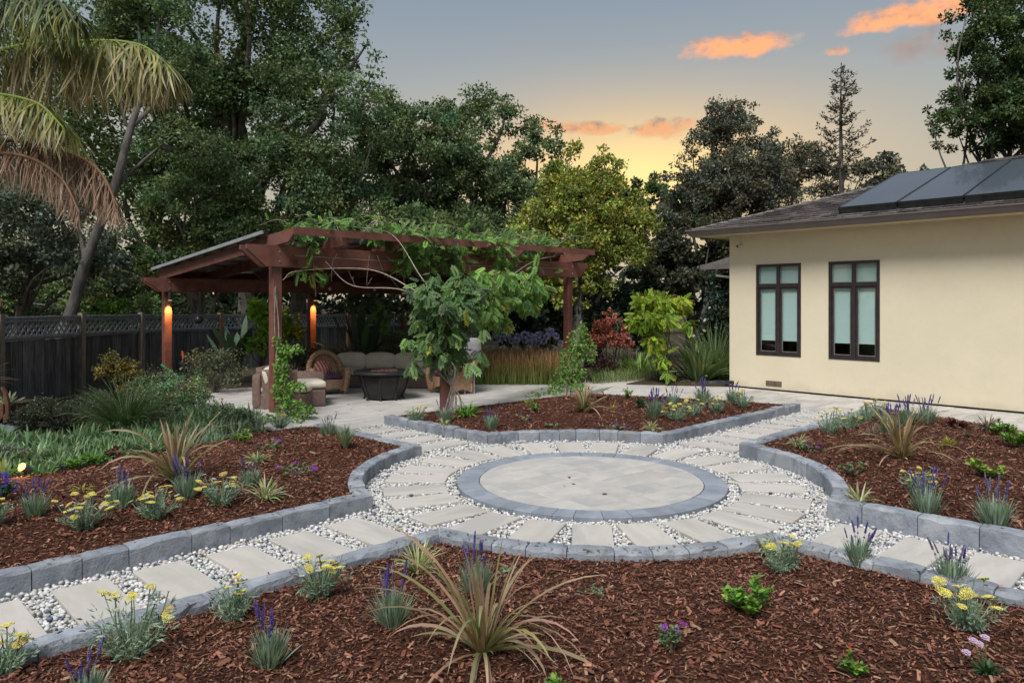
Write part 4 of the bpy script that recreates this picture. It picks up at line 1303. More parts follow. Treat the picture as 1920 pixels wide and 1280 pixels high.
# wooden planter at the left edge
pb = G(-6, 792)
pl_ = empty('wooden_planter', pb, 'brown wooden planter with curved end board at the left picture edge', 'planter')
prof = [(-.02, 0), (.10, 0), (.12, .12), (.115, .28), (.08, .42), (.03, .50), (.0, .50), (.045, .40), (.07, .28), (.07, .14)]
V = [(x + .06, w, z) for w in (-.02, .03) for x, z in prof]; n = len(prof)
m_ = MB(); m_.add(V, [np.array([list(range(n))]), np.array([list(range(n, 2 * n))[::-1]]), np.array([[i, n + i, n + (i + 1) % n, (i + 1) % n] for i in range(n)])]); m_.build('end_board', M['brown_post'], pl_)
for k in range(3):
    m_ = MB(); m_.box((-1.0, -.02 + k * .003, .0 + k * .09), (.10, .012 + k * .003, .086 + k * .09)); m_.build('plank', M['brown_post'], pl_)
m_ = MB(); m_.box((-1.0, .02, .05), (.09, .9, .22)); m_.build('soil_fill', M['soil'], pl_)

# ================================================================== furniture
def rbox(mb, c, h, r=0.05, n=3, col=(1, 1, 1), puff=0.0):
    """soft box: rounded by pushing a subdivided cube towards a superellipsoid"""
    c, h = np.asarray(c, float), np.asarray(h, float)
    k = 8
    lin = np.linspace(-1, 1, k + 1)
    for ax in range(3):
        for sgn in (-1, 1):
            u, v = np.meshgrid(lin, lin)
            q = np.zeros((k + 1, k + 1, 3)); q[..., ax] = sgn; q[..., (ax + 1) % 3] = u * sgn; q[..., (ax + 2) % 3] = v
            p = q * h
            inner = np.clip(p, -(h - r), h - r)
            dlt = p - inner
            ln = np.linalg.norm(dlt, axis=-1, keepdims=True)
            p = inner + dlt / np.maximum(ln, 1e-9) * np.minimum(ln, r) * (ln > 1e-9)
            if puff:
                w = np.prod(1 - np.clip(np.abs(q), 0, 1) ** 2 * np.array([0 if i == ax else 1 for i in range(3)]), axis=-1, keepdims=True)
                nv = np.zeros(3); nv[ax] = sgn
                p = p + nv * puff * w
            I = np.arange((k + 1) ** 2).reshape(k + 1, k + 1)
            f = np.stack([I[:-1, :-1].ravel(), I[:-1, 1:].ravel(), I[1:, 1:].ravel(), I[1:, :-1].ravel()], 1)
            mb.add(p.reshape(-1, 3) + c, f, col)
    return mb


# fire table
ft = empty('fire_table', G(720, 748), 'round black fire pit table in the middle of the seating', 'fire table')
R0 = 0.53
def lathe(mb, prof, sides=40, col=(1, 1, 1)):
    V = [(r * math.cos(2 * math.pi * k / sides), r * math.sin(2 * math.pi * k / sides), z) for r, z in prof for k in range(sides)]
    F = [[i * sides + k, i * sides + (k + 1) % sides, (i + 1) * sides + (k + 1) % sides, (i + 1) * sides + k] for i in range(len(prof) - 1) for k in range(sides)]
    mb.add(V, np.array(F), col); return mb
m_ = lathe(MB(), [(.28, .455), (R0 - .03, .455), (R0, .47), (R0 + .005, .49), (R0 - .01, .505), (.26, .505), (.25, .49)]); m_.build('table_top', M['black_metal'], ft, smooth=True)
m_ = lathe(MB(), [(.35, .44), (.42, .45), (.43, .40), (.40, .25), (.34, .12), (.315, .055), (.32, .04), (.30, .035)], 8); m_.build('body', M['black_metal'], ft)
for k in range(8):
    a = 2 * math.pi * k / 8
    m_ = MB(); m_.tube([(r * math.cos(a), r * math.sin(a), z) for r, z in ((.435, .44), (.435, .38), (.405, .25), (.345, .12), (.325, .06), (.345, .025), (.35, .0))], [.018, .018, .018, .018, .02, .02, .022], 6); m_.build('leg', M['black_metal'], ft, smooth=True)
m_ = lathe(MB(), [(.0, .47), (.1, .492), (.2, .494), (.252, .485)]); rng = np.random.default_rng(3)
m_.build('burner_tray', M['lava'], ft)
m_ = MB(); q = rdir(rng, 140) * .22; q[:, 2] = .497; scatter(m_, IV, IF, np.stack([np.diag(s) for s in rng.uniform(.014, .03, (140, 3))]), q, pick(rng, [(.12, .045, .035), (.05, .03, .028), (.2, .08, .06)], 140)); tag(m_.build('lava_rock', M['attr'], ft), kind='stuff')


def sofa(name, loc, rz, n, label, arms=(True, True), sw=0.60, d=0.80):
    t = empty(name, loc, label, 'sofa', rz=rz)
    w = n * sw
    m_ = MB(); rbox(m_, (0, 0, .13), (w / 2, d / 2, .125), .03); m_.build('base', M['sofa_wicker'], t)
    m_ = MB(); rbox(m_, (0, d / 2 - .07, .30), (w / 2 + .02, .08, .27), .05); m_.build('back', M['sofa_wicker'], t, smooth=True)
    for s, on in zip((-1, 1), arms):
        if on: m_ = MB(); rbox(m_, (s * (w / 2 + .055), -.01, .26), (.075, d / 2, .26), .05); m_.build('arm', M['sofa_wicker'], t, smooth=True)
    for k in range(n):
        x = -w / 2 + sw * (k + .5)
        m_ = MB(); rbox(m_, (x, -.06, .315), (sw / 2 - .008, d / 2 - .06, .06), .045, puff=.02); m_.build('seat_cushion', M['cushion'], t, smooth=True)
        m_ = MB(); rbox(m_, (0, 0, 0), (sw / 2 - .012, .075, .155), .05, puff=.03); m_.build('back_cushion', M['cushion'], t, smooth=True, loc=(x, d / 2 - .23, .50), rot=(-.22, 0, 0))
    return t


s1_ = G(738, 727); sofa('wicker_sofa', (s1_[0] - .05, s1_[1] + .25, 0), math.radians(-4), 4, 'long wicker sofa with beige cushions behind the fire table', (True, True))
s2_ = G(540, 758); lv = sofa('wicker_loveseat', (-3.68, 12.25, 0), math.radians(88), 1, 'curved wicker corner seat with beige cushions beside the front pergola post', (False, True), sw=1.0, d=.86)
# rounded outer shell of the corner seat
m_ = MB()
pts = [(-.50 + .0, -.30), (-.52, .10), (-.47, .30), (-.33, .43), (-.10, .47), (.5, .47)]
sp2 = spline([(x, y, 0) for x, y in pts], 6)
n = len(sp2)
V = [(*p_[:2], z) for z in (.02, .58, .64, .62, .35) for p_ in (sp2 if z != .62 and z != .35 else sp2 * [.86, .84, 1])]
F = [[r * n + i, r * n + i + 1, (r + 1) * n + i + 1, (r + 1) * n + i] for r in range(4) for i in range(n - 1)]
m_.add(V, np.array(F)); m_.build('shell', M['sofa_wicker'], lv, smooth=True)
ot = empty('wicker_ottoman', G(570, 762) + np.array([0.02, .12, 0]), 'small wicker ottoman with beige cushion in front of the corner seat', 'ottoman', rz=.4)
m_ = MB(); rbox(m_, (0, 0, .15), (.26, .26, .148), .03); m_.build('base', M['sofa_wicker'], ot)
m_ = MB(); rbox(m_, (0, 0, .36), (.27, .27, .06), .045, puff=.02); m_.build('cushion', M['cushion'], ot, smooth=True)


def wicker_chair(loc, rz, label, sc=0.9):
    t = empty('wicker_armchair', loc, label, 'armchair', 'tan wicker armchairs round the fire table', rz=rz)
    t.scale = (sc,) * 3
    # faces -y
    m_ = MB(); rbox(m_, (0, -.02, .235), (.28, .27, .085), .04); m_.build('seat_base', M['wicker'], t, smooth=True)
    sk = MB()
    pts = np.array([(-.29, .22), (-.31, 0), (-.30, -.26), (-.15, -.30), (0, -.31), (.15, -.30), (.30, -.26), (.31, 0), (.29, .22)])
    low = [.03, .10, .05, .12, .15, .12, .05, .10, .03]
    V = [(x, y, .32) for x, y in pts] + [(x, y, z) for (x, y), z in zip(pts, low)]
    sk.add(V, [[i, i + 1, 10 + i, 9 + i] for i in range(8)]); sk.build('skirt', M['wicker'], t)
    m_ = MB(); rbox(m_, (0, -.04, .345), (.25, .24, .045), .035, puff=.015); m_.build('seat_cushion', M['purple'], t, smooth=True)
    a = np.linspace(-.25, math.pi + .25, 15)
    loop = [(.33 * math.cos(x), .22 + .13 * max(0, math.sin(x)), .48 + .36 * math.sin(x)) for x in a]
    m_ = MB(); m_.tube(loop, .062, 10); m_.build('back_roll', M['wicker'], t, smooth=True)
    bp = MB(); V = []; n = 9
    for i, zz in enumerate(np.linspace(.30, .80, 8)):
        hwid = .31 * math.sqrt(max(.02, 1 - max(0, (zz - .48) / .36) ** 2))
        for k in range(n):
            x = -hwid + 2 * hwid * k / (n - 1)
            V.append((x, .19 + .30 * (zz - .30) + .05 * (1 - (x / .32) ** 2), zz))
    bp.add(V, [[i * n + k, i * n + k + 1, (i + 1) * n + k + 1, (i + 1) * n + k] for i in range(7) for k in range(n - 1)]); bp.build('back_panel', M['wicker'], t, smooth=True)
    for s in (-1, 1):
        pts = spline([(s * .32, .22, .42), (s * .36, .05, .46), (s * .37, -.16, .50), (s * .35, -.29, .46), (s * .33, -.34, .36), (s * .31, -.33, .20), (s * .30, -.30, .06)], 5)
        m_ = MB(); m_.tube(pts, np.interp(np.linspace(0, 1, len(pts)), [0, .45, .6, 1], [.05, .07, .065, .04]), 9); m_.build('arm', M['wicker'], t, smooth=True)
        m_ = MB(); V = [(s * .31, y, z) for y in np.linspace(.22, -.28, 6) for z in (.22, .45)]; m_.add(V, [[2 * i, 2 * i + 2, 2 * i + 3, 2 * i + 1] for i in range(5)]); m_.build('side_panel', M['wicker'], t)
        for y in (-.29, .20):
            m_ = MB(); m_.tube([(s * .28, y, .20), (s * .29, y, .05), (s * .295, y, 0)], [.03, .024, .018], 8); m_.build('leg', M['wicker'], t, smooth=True)
    return t


ch1 = wicker_chair(G(614, 738), math.radians(28), 'tan wicker armchair with purple seat cushion, between corner seat and fire table')
pil = MB(); rbox(pil, (0, 0, 0), (.135, .05, .135), .045, puff=.04)
pme = pil.mesh('throw_pillow', M['stripe'], True)
q = np.array(ch1.location)
o = link('throw_pillow', pme, loc=q + np.array([-.10, .02, .45]), rot=(-.35, .5, math.radians(28))); tag(o, 'red striped pillow on the wicker armchair by the corner seat', 'pillow', 'striped pillows')
ch2 = wicker_chair(G(845, 737) + np.array([.05, 0, 0]), math.radians(-52), 'tan wicker armchair behind the wisteria post', 1.02)
q = np.array(ch2.location)
o = link('throw_pillow', pme, loc=q + np.array([-.02, .02, .52]), rot=(-.35, -.3, math.radians(-60))); tag(o, 'red striped pillow on the armchair behind the wisteria post', 'pillow', 'striped pillows')
gc = MB(); rbox(gc, (0, 0, 0), (.20, .05, .2), .045, puff=.02)
qg = P(881, 655, 13.75)
tg = empty('grey_chair', (qg[0], qg[1], 0), 'light grey rounded chair back showing behind the wisteria', 'chair', rz=math.pi + .35)
gc.build('backrest', M['grey_fabric'], tg, smooth=True, loc=(0, 0, qg[2]), rot=(-.12, 0, 0))
m_ = MB(); rbox(m_, (0, -.25, .42), (.22, .24, .04), .03); m_.build('seat', M['grey_fabric'], tg, smooth=True)
for sx in (-.09, .09):
    for sy, h in ((-.44, .4), (-.02, .7)):
        m_ = MB(); m_.tube([(sx, sy, 0), (sx, sy, h)], .014, 6); m_.build('leg', M['steel'], tg)

# lobby dustpan and green pole
dp = empty('dustpan', P(362, 717, 13.4) * [1, 1, 0], 'black long handled dustpan with orange grip left of the seating', 'dustpan')
zb = P(362, 717, 13.4)[2]
m_ = MB(); m_.add([(-.2, -.1, .02), (.16, -.1, .02), (.16, .14, .02), (-.2, .14, .02), (-.22, -.12, .10), (.18, -.12, .05), (.18, .16, .12), (-.22, .16, .14)], [[0, 3, 2, 1], [0, 1, 5, 4], [1, 2, 6, 5], [2, 3, 7, 6], [3, 0, 4, 7]]); m_.build('pan', M['black_metal'], dp)
for a, b_, mt in (((-.13, .05, .08), (-.20, .05, .70), 'black_metal'),): m_ = MB(); m_.tube([a, b_], .014, 8); m_.build('handle', M[mt], dp)
m_ = MB(); m_.tube([(-.20, .05, .69), (-.214, .05, .82)], [.019, .017], 8, col=(.55, .09, .03)); m_.build('grip', M['attr'], dp)
a, b_ = P(303, 684, 13.6), P(345, 714, 13.2)
m_ = MB(); m_.tube([a, a + (b_ - a) * .6, b_], .022, 8, col=(.02, .16, .07)); tag(m_.build('garden_pole', M['attr']), 'green garden pole leaning over the shrub beside the dustpan', 'pole')

# spotlight in the left bed
q = G(48, 884, .13)
spt = empty('garden_spotlight', q, 'small lit garden spotlight in the mulch at the left', 'spotlight')
dr = unit(np.array([-.15, -.85, .5]))
m_ = MB(); m_.tube([-dr * .06, dr * .02, dr * .05], [.03, .038, .04], 12); o = m_.build('housing', M['fence_post'], spt, loc=(0, 0, .03))
m_ = MB(); m_.tube([dr * .05, dr * .052], [.027, .027], 12); m_.build('lens', M['glow'], spt, loc=(0, 0, .03))
m_ = MB(); m_.tube([(0, 0, -.05), (0, 0, .05)], .012, 6); m_.build('stake', M['black_metal'], spt)
ld = bpy.data.lights.new('spot_light', 'POINT'); ld.energy = 2.6; ld.color = (1, .55, .18); ld.shadow_soft_size = .02
lo = bpy.data.objects.new('spot_light', ld); COL.objects.link(lo); lo.parent = spt; lo.location = tuple(dr * .10 + np.array([0, 0, .03]))

# hose coil and black pot near the house corner
hq = G(1350, 722, .03)
m_ = MB(); t = np.linspace(0, 6 * math.pi, 80)
m_.tube(np.stack([.34 * np.cos(t) * (1 - .02 * t / 6), .13 * np.sin(t) * (1 - .02 * t / 6), .02 + t * .0035 + .006 * np.sin(5 * t)], 1), .016, 6)
tag(m_.build('garden_hose', M['black_metal'], loc=hq, smooth=True), 'black coiled hose on the ground at the house corner', 'hose')
pq = G(1255, 716, .03)
m_ = lathe(MB(), [(.0, .0), (.12, .0), (.15, .22), (.165, .22), (.165, .25), (.14, .25), (.13, .2), (0, .2)], 20); tag(m_.build('plant_pot', M['black_metal'], loc=pq, smooth=False), 'black plastic pot under the lime green little tree', 'pot')

# ================================================================== trees
def ell(px, py, rx, ry, Y, dep=0.85):
    c = P(px, py, Y); k = Y / FPX
    return (c, np.array([rx * k, rx * k * dep, ry * k]))


def crown(mb, rng, ells, nleaf, size, cols, nb=60, brel=0.24, flat=0.75, jit=0.25, tV=LEAF_V, tF=LEAF_F, hollow=0.35, front=0.55, droop=0.0, aspect=1.0):
    """leaf faces gathered in many clumps spread through the crown's volume; returns clump centres"""
    vol = np.array([np.prod(r) ** (2 / 3) for _, r in ells]); vol /= vol.sum()
    cen, rad, tint = [], [], []
    for (c, r), v in zip(ells, vol):
        k = max(4, int(nb * v))
        d = rdir(rng, k)
        back = d[:, 1] > 0.3
        d[back & (rng.random(k) < front), 1] *= -1
        rr = rng.uniform(hollow, 1.0, k) ** 0.6
        cen.append(c + d * r * rr[:, None] * 0.92)
        rad.append(np.mean(r) * brel * rng.uniform(0.55, 1.35, k))
    cen, rad = np.concatenate(cen), np.concatenate(rad)
    tint = 1 + 0.20 * rng.normal(size=(len(cen), 1)); hue = rng.normal(size=(len(cen), 1)) * np.array([[0.10, 0.0, -0.08]])
    w = rad ** 2; w /= w.sum()
    b = rng.choice(len(cen), nleaf, p=w)
    d = rdir(rng, nleaf)
    q = cen[b] + d * np.array([1, 1, flat]) * (rad[b] * rng.random(nleaf) ** 0.42)[:, None] * (1 + 0.18 * rng.normal(size=(nleaf, 1)))
    ax = unit(d * 0.6 + rng.normal(size=(nleaf, 3)) * 0.7 + np.array([0, 0, -droop]))
    fr = frames(ax, unit(rng.normal(size=(nleaf, 3)) + np.array([0, -0.2, 0.9])))
    s = size * rng.uniform(0.6, 1.35, nleaf)
    c = np.clip(pick(rng, cols, nleaf, jit) * tint[b] * (1 + hue[b]), 0.004, 0.9)
    scatter(mb, tV, tF, fr * np.stack([s * aspect, s, s], 1)[:, None, :], q, c)
    return cen, rad


def limb(mb, rng, a, b, r0, r1, bend=0.12, n=6, sides=6):
    a, b = np.asarray(a, float), np.asarray(b, float)
    L = np.linalg.norm(b - a)
    mid = [a + (b - a) * t + rng.normal(size=3) * bend * L * math.sin(math.pi * t) * [1, 1, .4] for t in (0.35, 0.7)]
    pts = spline([a, *mid, b], 3)
    mb.tube(pts, np.linspace(r0, r1, len(pts)), sides, cap=False)
    return pts


def tree(name, label, base, ells, nleaf, size, cols, seed, trunk_r=0.25, bark='bark', nlimb=10, group=None, fork=0.45, cat='tree', **kw):
    rng = np.random.default_rng(seed)
    base = np.array([base[0], base[1], 0.0])
    t = empty(name, base, label, cat, group)
    cr = MB()
    loc_ells = [(c - base, r) for c, r in ells]
    cen, rad = crown(cr, rng, loc_ells, nleaf, size, cols, **kw)
    tr = MB()
    cmain = np.average(cen, axis=0, weights=rad)
    top = np.array([cmain[0] * .55, cmain[1] * .55, max(.5, (cen[:, 2].min() * .6 + cmain[2] * .4)) * fork + .3])
    pts = spline([(0, 0, -.1), top * [.35, .35, .5] + rng.normal(size=3) * .04 * top[2] * [1, 1, 0], top, top * .3 + cmain * .7], 4)
    tr.tube(pts, np.interp(np.linspace(0, 1, len(pts)), [0, .08, .6, 1], [trunk_r * 1.35, trunk_r, trunk_r * .72, trunk_r * .28]), 9, cap=False)
    order = rng.permutation(len(cen))[:nlimb]
    for i in order:
        s0 = pts[rng.integers(len(pts) // 3, len(pts))]
        limb(tr, rng, s0, cen[i], trunk_r * .34, trunk_r * .06, .10)
    tr.build('trunk', M[bark], t, smooth=True)
    cr.build('crown', M['tree_leaf'], t)
    return t


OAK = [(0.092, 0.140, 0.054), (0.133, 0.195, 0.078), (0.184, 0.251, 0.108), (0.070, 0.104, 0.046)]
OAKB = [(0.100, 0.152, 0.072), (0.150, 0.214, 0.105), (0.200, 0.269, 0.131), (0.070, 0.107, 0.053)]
grp = 'dark trees behind the fence'
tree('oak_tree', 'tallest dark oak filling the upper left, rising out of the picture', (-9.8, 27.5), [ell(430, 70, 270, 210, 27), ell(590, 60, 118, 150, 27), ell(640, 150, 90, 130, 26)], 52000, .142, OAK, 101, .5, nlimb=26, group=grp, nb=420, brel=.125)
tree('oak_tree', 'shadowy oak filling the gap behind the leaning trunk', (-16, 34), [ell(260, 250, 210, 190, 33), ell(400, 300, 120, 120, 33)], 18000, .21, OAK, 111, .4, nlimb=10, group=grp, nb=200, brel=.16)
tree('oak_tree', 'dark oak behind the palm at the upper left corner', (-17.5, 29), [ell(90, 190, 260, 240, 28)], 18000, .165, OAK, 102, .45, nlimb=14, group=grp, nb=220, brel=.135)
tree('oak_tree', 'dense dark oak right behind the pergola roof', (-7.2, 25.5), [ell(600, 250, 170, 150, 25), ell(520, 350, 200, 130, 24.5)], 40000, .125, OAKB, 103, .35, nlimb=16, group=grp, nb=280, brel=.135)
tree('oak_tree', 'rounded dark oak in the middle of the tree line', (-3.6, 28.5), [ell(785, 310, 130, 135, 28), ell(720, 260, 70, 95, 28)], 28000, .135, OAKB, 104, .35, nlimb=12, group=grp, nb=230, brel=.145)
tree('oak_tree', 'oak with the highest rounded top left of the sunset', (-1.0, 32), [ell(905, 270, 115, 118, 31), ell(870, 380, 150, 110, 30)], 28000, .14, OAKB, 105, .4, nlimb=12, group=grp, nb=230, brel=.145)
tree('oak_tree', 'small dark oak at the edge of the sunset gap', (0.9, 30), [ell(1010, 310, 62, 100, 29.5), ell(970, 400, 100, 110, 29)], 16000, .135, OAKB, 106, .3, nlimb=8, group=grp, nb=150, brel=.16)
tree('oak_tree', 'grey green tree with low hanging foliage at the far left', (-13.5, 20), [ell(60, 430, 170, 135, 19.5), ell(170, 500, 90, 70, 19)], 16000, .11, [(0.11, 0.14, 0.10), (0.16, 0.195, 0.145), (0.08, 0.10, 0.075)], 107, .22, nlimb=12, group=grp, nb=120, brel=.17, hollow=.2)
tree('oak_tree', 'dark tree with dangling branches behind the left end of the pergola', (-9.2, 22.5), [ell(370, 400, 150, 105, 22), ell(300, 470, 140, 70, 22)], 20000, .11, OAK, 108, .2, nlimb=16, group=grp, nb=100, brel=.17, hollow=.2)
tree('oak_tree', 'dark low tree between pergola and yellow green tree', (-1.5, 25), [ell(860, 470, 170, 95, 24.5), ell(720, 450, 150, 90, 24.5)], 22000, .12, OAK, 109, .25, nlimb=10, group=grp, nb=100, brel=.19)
rng = np.random.default_rng(169); mb = MB()
ells = [(np.array([x, 27.5 + 2.5 * math.sin(x * 1.7) + (x + 22) * .12, 1.9]), np.array([1.5, 1.0, 1.7 + .9 * rng.random()])) for x in np.arange(-23, -3, 1.5)]
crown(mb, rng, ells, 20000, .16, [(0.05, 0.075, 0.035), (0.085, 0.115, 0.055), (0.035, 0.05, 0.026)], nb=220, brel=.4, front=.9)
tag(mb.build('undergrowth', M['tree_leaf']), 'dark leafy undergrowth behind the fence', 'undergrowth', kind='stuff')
tree('oak_tree', 'dark undergrowth tree behind the fence at the left', (-11.8, 24), [ell(250, 540, 160, 60, 24), ell(90, 560, 140, 60, 24)], 8000, .15, OAK, 110, .2, nlimb=10, group=grp, nb=70, brel=.2)

# pale leaning trunk at the left
lt = empty('leaning_tree', P(122, 592, 18.5) * [1, 1, 0], 'pale grey leaning trunk rising behind the fence to the upper left', 'tree')
rng = np.random.default_rng(120); m_ = MB(); o = np.array(lt.location)
tp = [P(112, 640, 18.5), P(135, 580, 18.5), P(165, 480, 18.5), P(215, 350, 18.7), P(245, 240, 19), P(275, 150, 19.5), P(300, 40, 20)]
pts = spline([q - o for q in tp], 5); m_.tube(pts, np.interp(np.linspace(0, 1, len(pts)), [0, .3, 1], [.17, .13, .05]), 10, cap=False)
for a, b_ in ((P(245, 240, 19), P(385, 105, 20)), (P(160, 490, 18.5), P(120, 330, 19)), (P(275, 150, 19.5), P(240, 20, 20)), (P(215, 350, 18.7), P(330, 250, 19.5))): limb(m_, rng, a - o, b_ - o, .07, .012, .06)
m_.build('trunk', M['dark_bark'], lt, smooth=True)
m_ = MB(); crown(m_, rng, [(c - o, r) for c, r in (ell(330, 130, 90, 60, 20), ell(240, 60, 80, 50, 20.5), ell(125, 330, 70, 60, 19.5), ell(385, 110, 60, 50, 20.2), ell(320, 260, 70, 60, 19.8), ell(285, 30, 90, 60, 20.3))], 11000, .11, OAKB, nb=120, brel=.25, hollow=.1); m_.build('crown', M['tree_leaf'], lt)

# slim dark trunk and bright shrubs behind the fence
for k, (px, py, rx, ry, lab) in enumerate(((212, 575, 45, 28, 'bright green bush showing over the fence near the leaning trunk'), (278, 572, 34, 30, 'pale green bush showing over the fence beside the pergola post'))):
    tree('bush', lab, P(px, 600, 20)[:2], [ell(px, py + 8, rx, ry, 20)], 2600, .08, [(0.10, 0.22, 0.03), (0.15, 0.30, 0.06)] if k == 0 else [(0.16, 0.24, 0.09), (0.2, 0.3, 0.12)], 130 + k, .05, nlimb=4, cat='bush', nb=24, brel=.3)

YEL = [(0.309, 0.334, 0.066), (0.247, 0.300, 0.060), (0.370, 0.356, 0.109), (0.165, 0.223, 0.049)]
tree('flowering_tree', 'yellow green tree right of the pergola', P(1066, 690, 19.5)[:2], [ell(1095, 350, 95, 90, 20), ell(1060, 430, 105, 110, 19.5), ell(1150, 430, 95, 110, 20), ell(1080, 540, 80, 60, 19.5)], 39000, .096, YEL, 140, .17, 'grey_bark', nlimb=16, nb=420, brel=.165, fork=.8, hollow=.1)
# second pale stem
st2 = MB(); rng = np.random.default_rng(141); q0 = P(1088, 690, 19.8) * [1, 1, 0]
for a in ([(0, 0, 0), (.05, 0, .9), (-.05, .1, 1.8), (.1, .1, 3.0)], [(.03, 0, 1.15), (.35, 0, 1.6), (.75, 0, 2.3)], [(-.35, 0, 0), (-.3, 0, .9), (-.42, 0, 1.9), (-.3, 0, 3)]):
    pts = spline(a, 5); st2.tube(pts, np.linspace(.11 if a[0][0] == 0 else .07, .04, len(pts)), 8, cap=False)
tag(st2.build('young_trunk', M['grey_bark'], loc=q0, smooth=True), 'pale forked trunk just right of the rear pergola post', 'tree')
GRY = [(0.107, 0.113, 0.082), (0.158, 0.164, 0.120), (0.195, 0.195, 0.151), (0.076, 0.083, 0.063)]
tree('live_oak', 'grey olive oak with loose crown left of the bare conifer', (7.6, 27.5), [ell(1350, 250, 75, 72, 27), ell(1400, 350, 115, 95, 26.5), ell(1310, 350, 75, 75, 27), ell(1455, 310, 65, 75, 27), ell(1275, 400, 60, 60, 27), ell(1370, 230, 60, 45, 27.5)], 46000, .108, GRY, 150, .3, nlimb=28, nb=520, brel=.17, hollow=.02)
tree('dark_shrub_tree', 'dark dense shrub tree between house corner and yellow green tree', (5.5, 23), [ell(1300, 460, 95, 70, 22.5), ell(1250, 530, 90, 70, 22), ell(1380, 480, 70, 90, 22.5), ell(1290, 400, 50, 50, 24), ell(1215, 450, 45, 60, 23)], 21000, .12, [(0.06, 0.075, 0.045), (0.10, 0.11, 0.07), (0.045, 0.05, 0.032)], 151, .2, nlimb=14, nb=110, brel=.2)
tree('dark_shrub_tree', 'dark shrub with white flower specks beside the house corner', (5.2, 18.6), [ell(1350, 590, 48, 90, 18)], 4200, .10, [(0.035, 0.06, 0.04), (0.05, 0.08, 0.05), (0.5, 0.5, 0.46)][:2] * 12 + [(0.55, 0.56, 0.52)], 152, .08, nlimb=6, nb=40, brel=.25)
tree('dark_shrub_tree', 'dark shade shrub under the yellow green tree', (2.6, 21.5), [ell(1130, 590, 130, 70, 21), ell(1000, 600, 90, 75, 20.5), ell(1165, 510, 60, 45, 22.5)], 11500, .12, [(0.03, 0.045, 0.026), (0.05, 0.065, 0.038)], 153, .1, nlimb=6, nb=70, brel=.22)
tree('dark_shrub_tree', 'glossy dark shrub behind the lilac agapanthus', (0.4, 18.8), [ell(965, 600, 55, 55, 18.6)], 2500, .14, [(0.02, 0.04, 0.026), (0.035, 0.06, 0.04)], 154, .06, nlimb=5, nb=30, brel=.28)
tree('far_tree', 'small far tree top in the sunset gap', (9.2, 52), [ell(1212, 345, 34, 26, 50), ell(1190, 372, 40, 30, 50), ell(1235, 385, 40, 45, 50)], 3500, .26, OAK, 155, .2, nlimb=5, nb=40, brel=.25)
tree('right_tree', 'large green tree behind the house at the upper right', (18.0, 27.5), [ell(1880, 90, 130, 120, 26), ell(1830, 220, 105, 85, 26), ell(1930, 220, 120, 100, 25.5)], 42000, .125, [(0.06, 0.105, 0.038), (0.09, 0.14, 0.055), (0.12, 0.165, 0.075), (0.042, 0.07, 0.03)], 156, .22, nlimb=20, nb=380, brel=.13, hollow=.2)
tree('far_tree', 'low distant tree just above the solar panels', (18.5, 44), [ell(1640, 330, 60, 40, 42), ell(1700, 330, 40, 22, 42), ell(1530, 330, 50, 60, 42)], 5500, .22, GRY, 157, .2, nlimb=8, nb=60, brel=.22)

# bare conifer
cb_ = np.array([*P(1577, 400, 34)[:2], 0]); ct = P(1574, 118, 34)
cf = empty('bare_conifer', cb_, 'tall thin conifer with sparse upturned branches behind the house', 'tree')
rng = np.random.default_rng(160); m_ = MB(); nd = MB()
H = ct[2]; m_.tube([(0, 0, 0), (.03, 0, H * .5), (-.02, 0, H * .8), (0, 0, H)], [.2, .13, .06, .012], 7)
nq, nax = [], []
for k in range(120):
    z = H * (.36 + .62 * k / 120) + rng.normal() * .05
    rel = (H - z) / (H * .64)
    L = (.25 + 2.0 * rel ** .8) * rng.uniform(.6, 1.15)
    a = rng.uniform(0, 2 * math.pi); hz = np.array([math.cos(a), math.sin(a), 0])
    pts = spline([np.array([0, 0, z]), np.array([0, 0, z]) + hz * L * .45 + [0, 0, -.12 * L], np.array([0, 0, z]) + hz * L + [0, 0, .22 * L]], 5)
    m_.tube(pts, np.linspace(.026, .006, len(pts)), 4, cap=False)
    m = int(26 * L) + 4
    tt = rng.uniform(.2, 1, m) ** .7; idx = (tt * (len(pts) - 1)).astype(int)
    nq.append(pts[idx] + rng.normal(size=(m, 3)) * .05); nax.append(hz * .5 + rng.normal(size=(m, 3)) * .6 + [0, 0, .3])
nq, nax = np.concatenate(nq), np.concatenate(nax); n = len(nq)
fr = frames(unit(nax), rdir(rng, n)); s = rng.uniform(.10, .24, n)
scatter(nd, LEAF_V, LEAF_F, fr * np.stack([s * .55, s, s * .5], 1)[:, None, :], nq, pick(rng, [(0.07, 0.07, 0.05), (0.10, 0.085, 0.065), (0.05, 0.06, 0.04)], n))
m_.build('trunk', M['bark'], cf, smooth=True); nd.build('crown', M['tree_leaf'], cf)

# far wood closing the horizon: one mass nobody could count
rng = np.random.default_rng(170); mb = MB()
ells = [(np.array([x, 40 + 3 * math.sin(x), 2.4]), np.array([3.4, 2.0, 3.2 + (1.6 if x < 0 else .4) * rng.random()])) for x in np.arange(-44, 40, 3.2)]
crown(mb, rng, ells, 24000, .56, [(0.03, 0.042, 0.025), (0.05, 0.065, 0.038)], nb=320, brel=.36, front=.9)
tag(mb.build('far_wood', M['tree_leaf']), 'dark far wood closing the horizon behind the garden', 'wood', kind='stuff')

# ================================================================== palm at the upper left
pq = np.array([-7.3, 8.1, 0]); PT = 4.05
palm = empty('palm_tree', pq, 'date palm with arching fronds hanging into the upper left corner', 'palm')
m_ = MB(); zz = np.linspace(0, PT, 22); m_.tube([(0, 0, z) for z in zz], [.24 + .03 * (i % 2) for i in range(22)], 14); m_.build('trunk', M['bark'], palm)


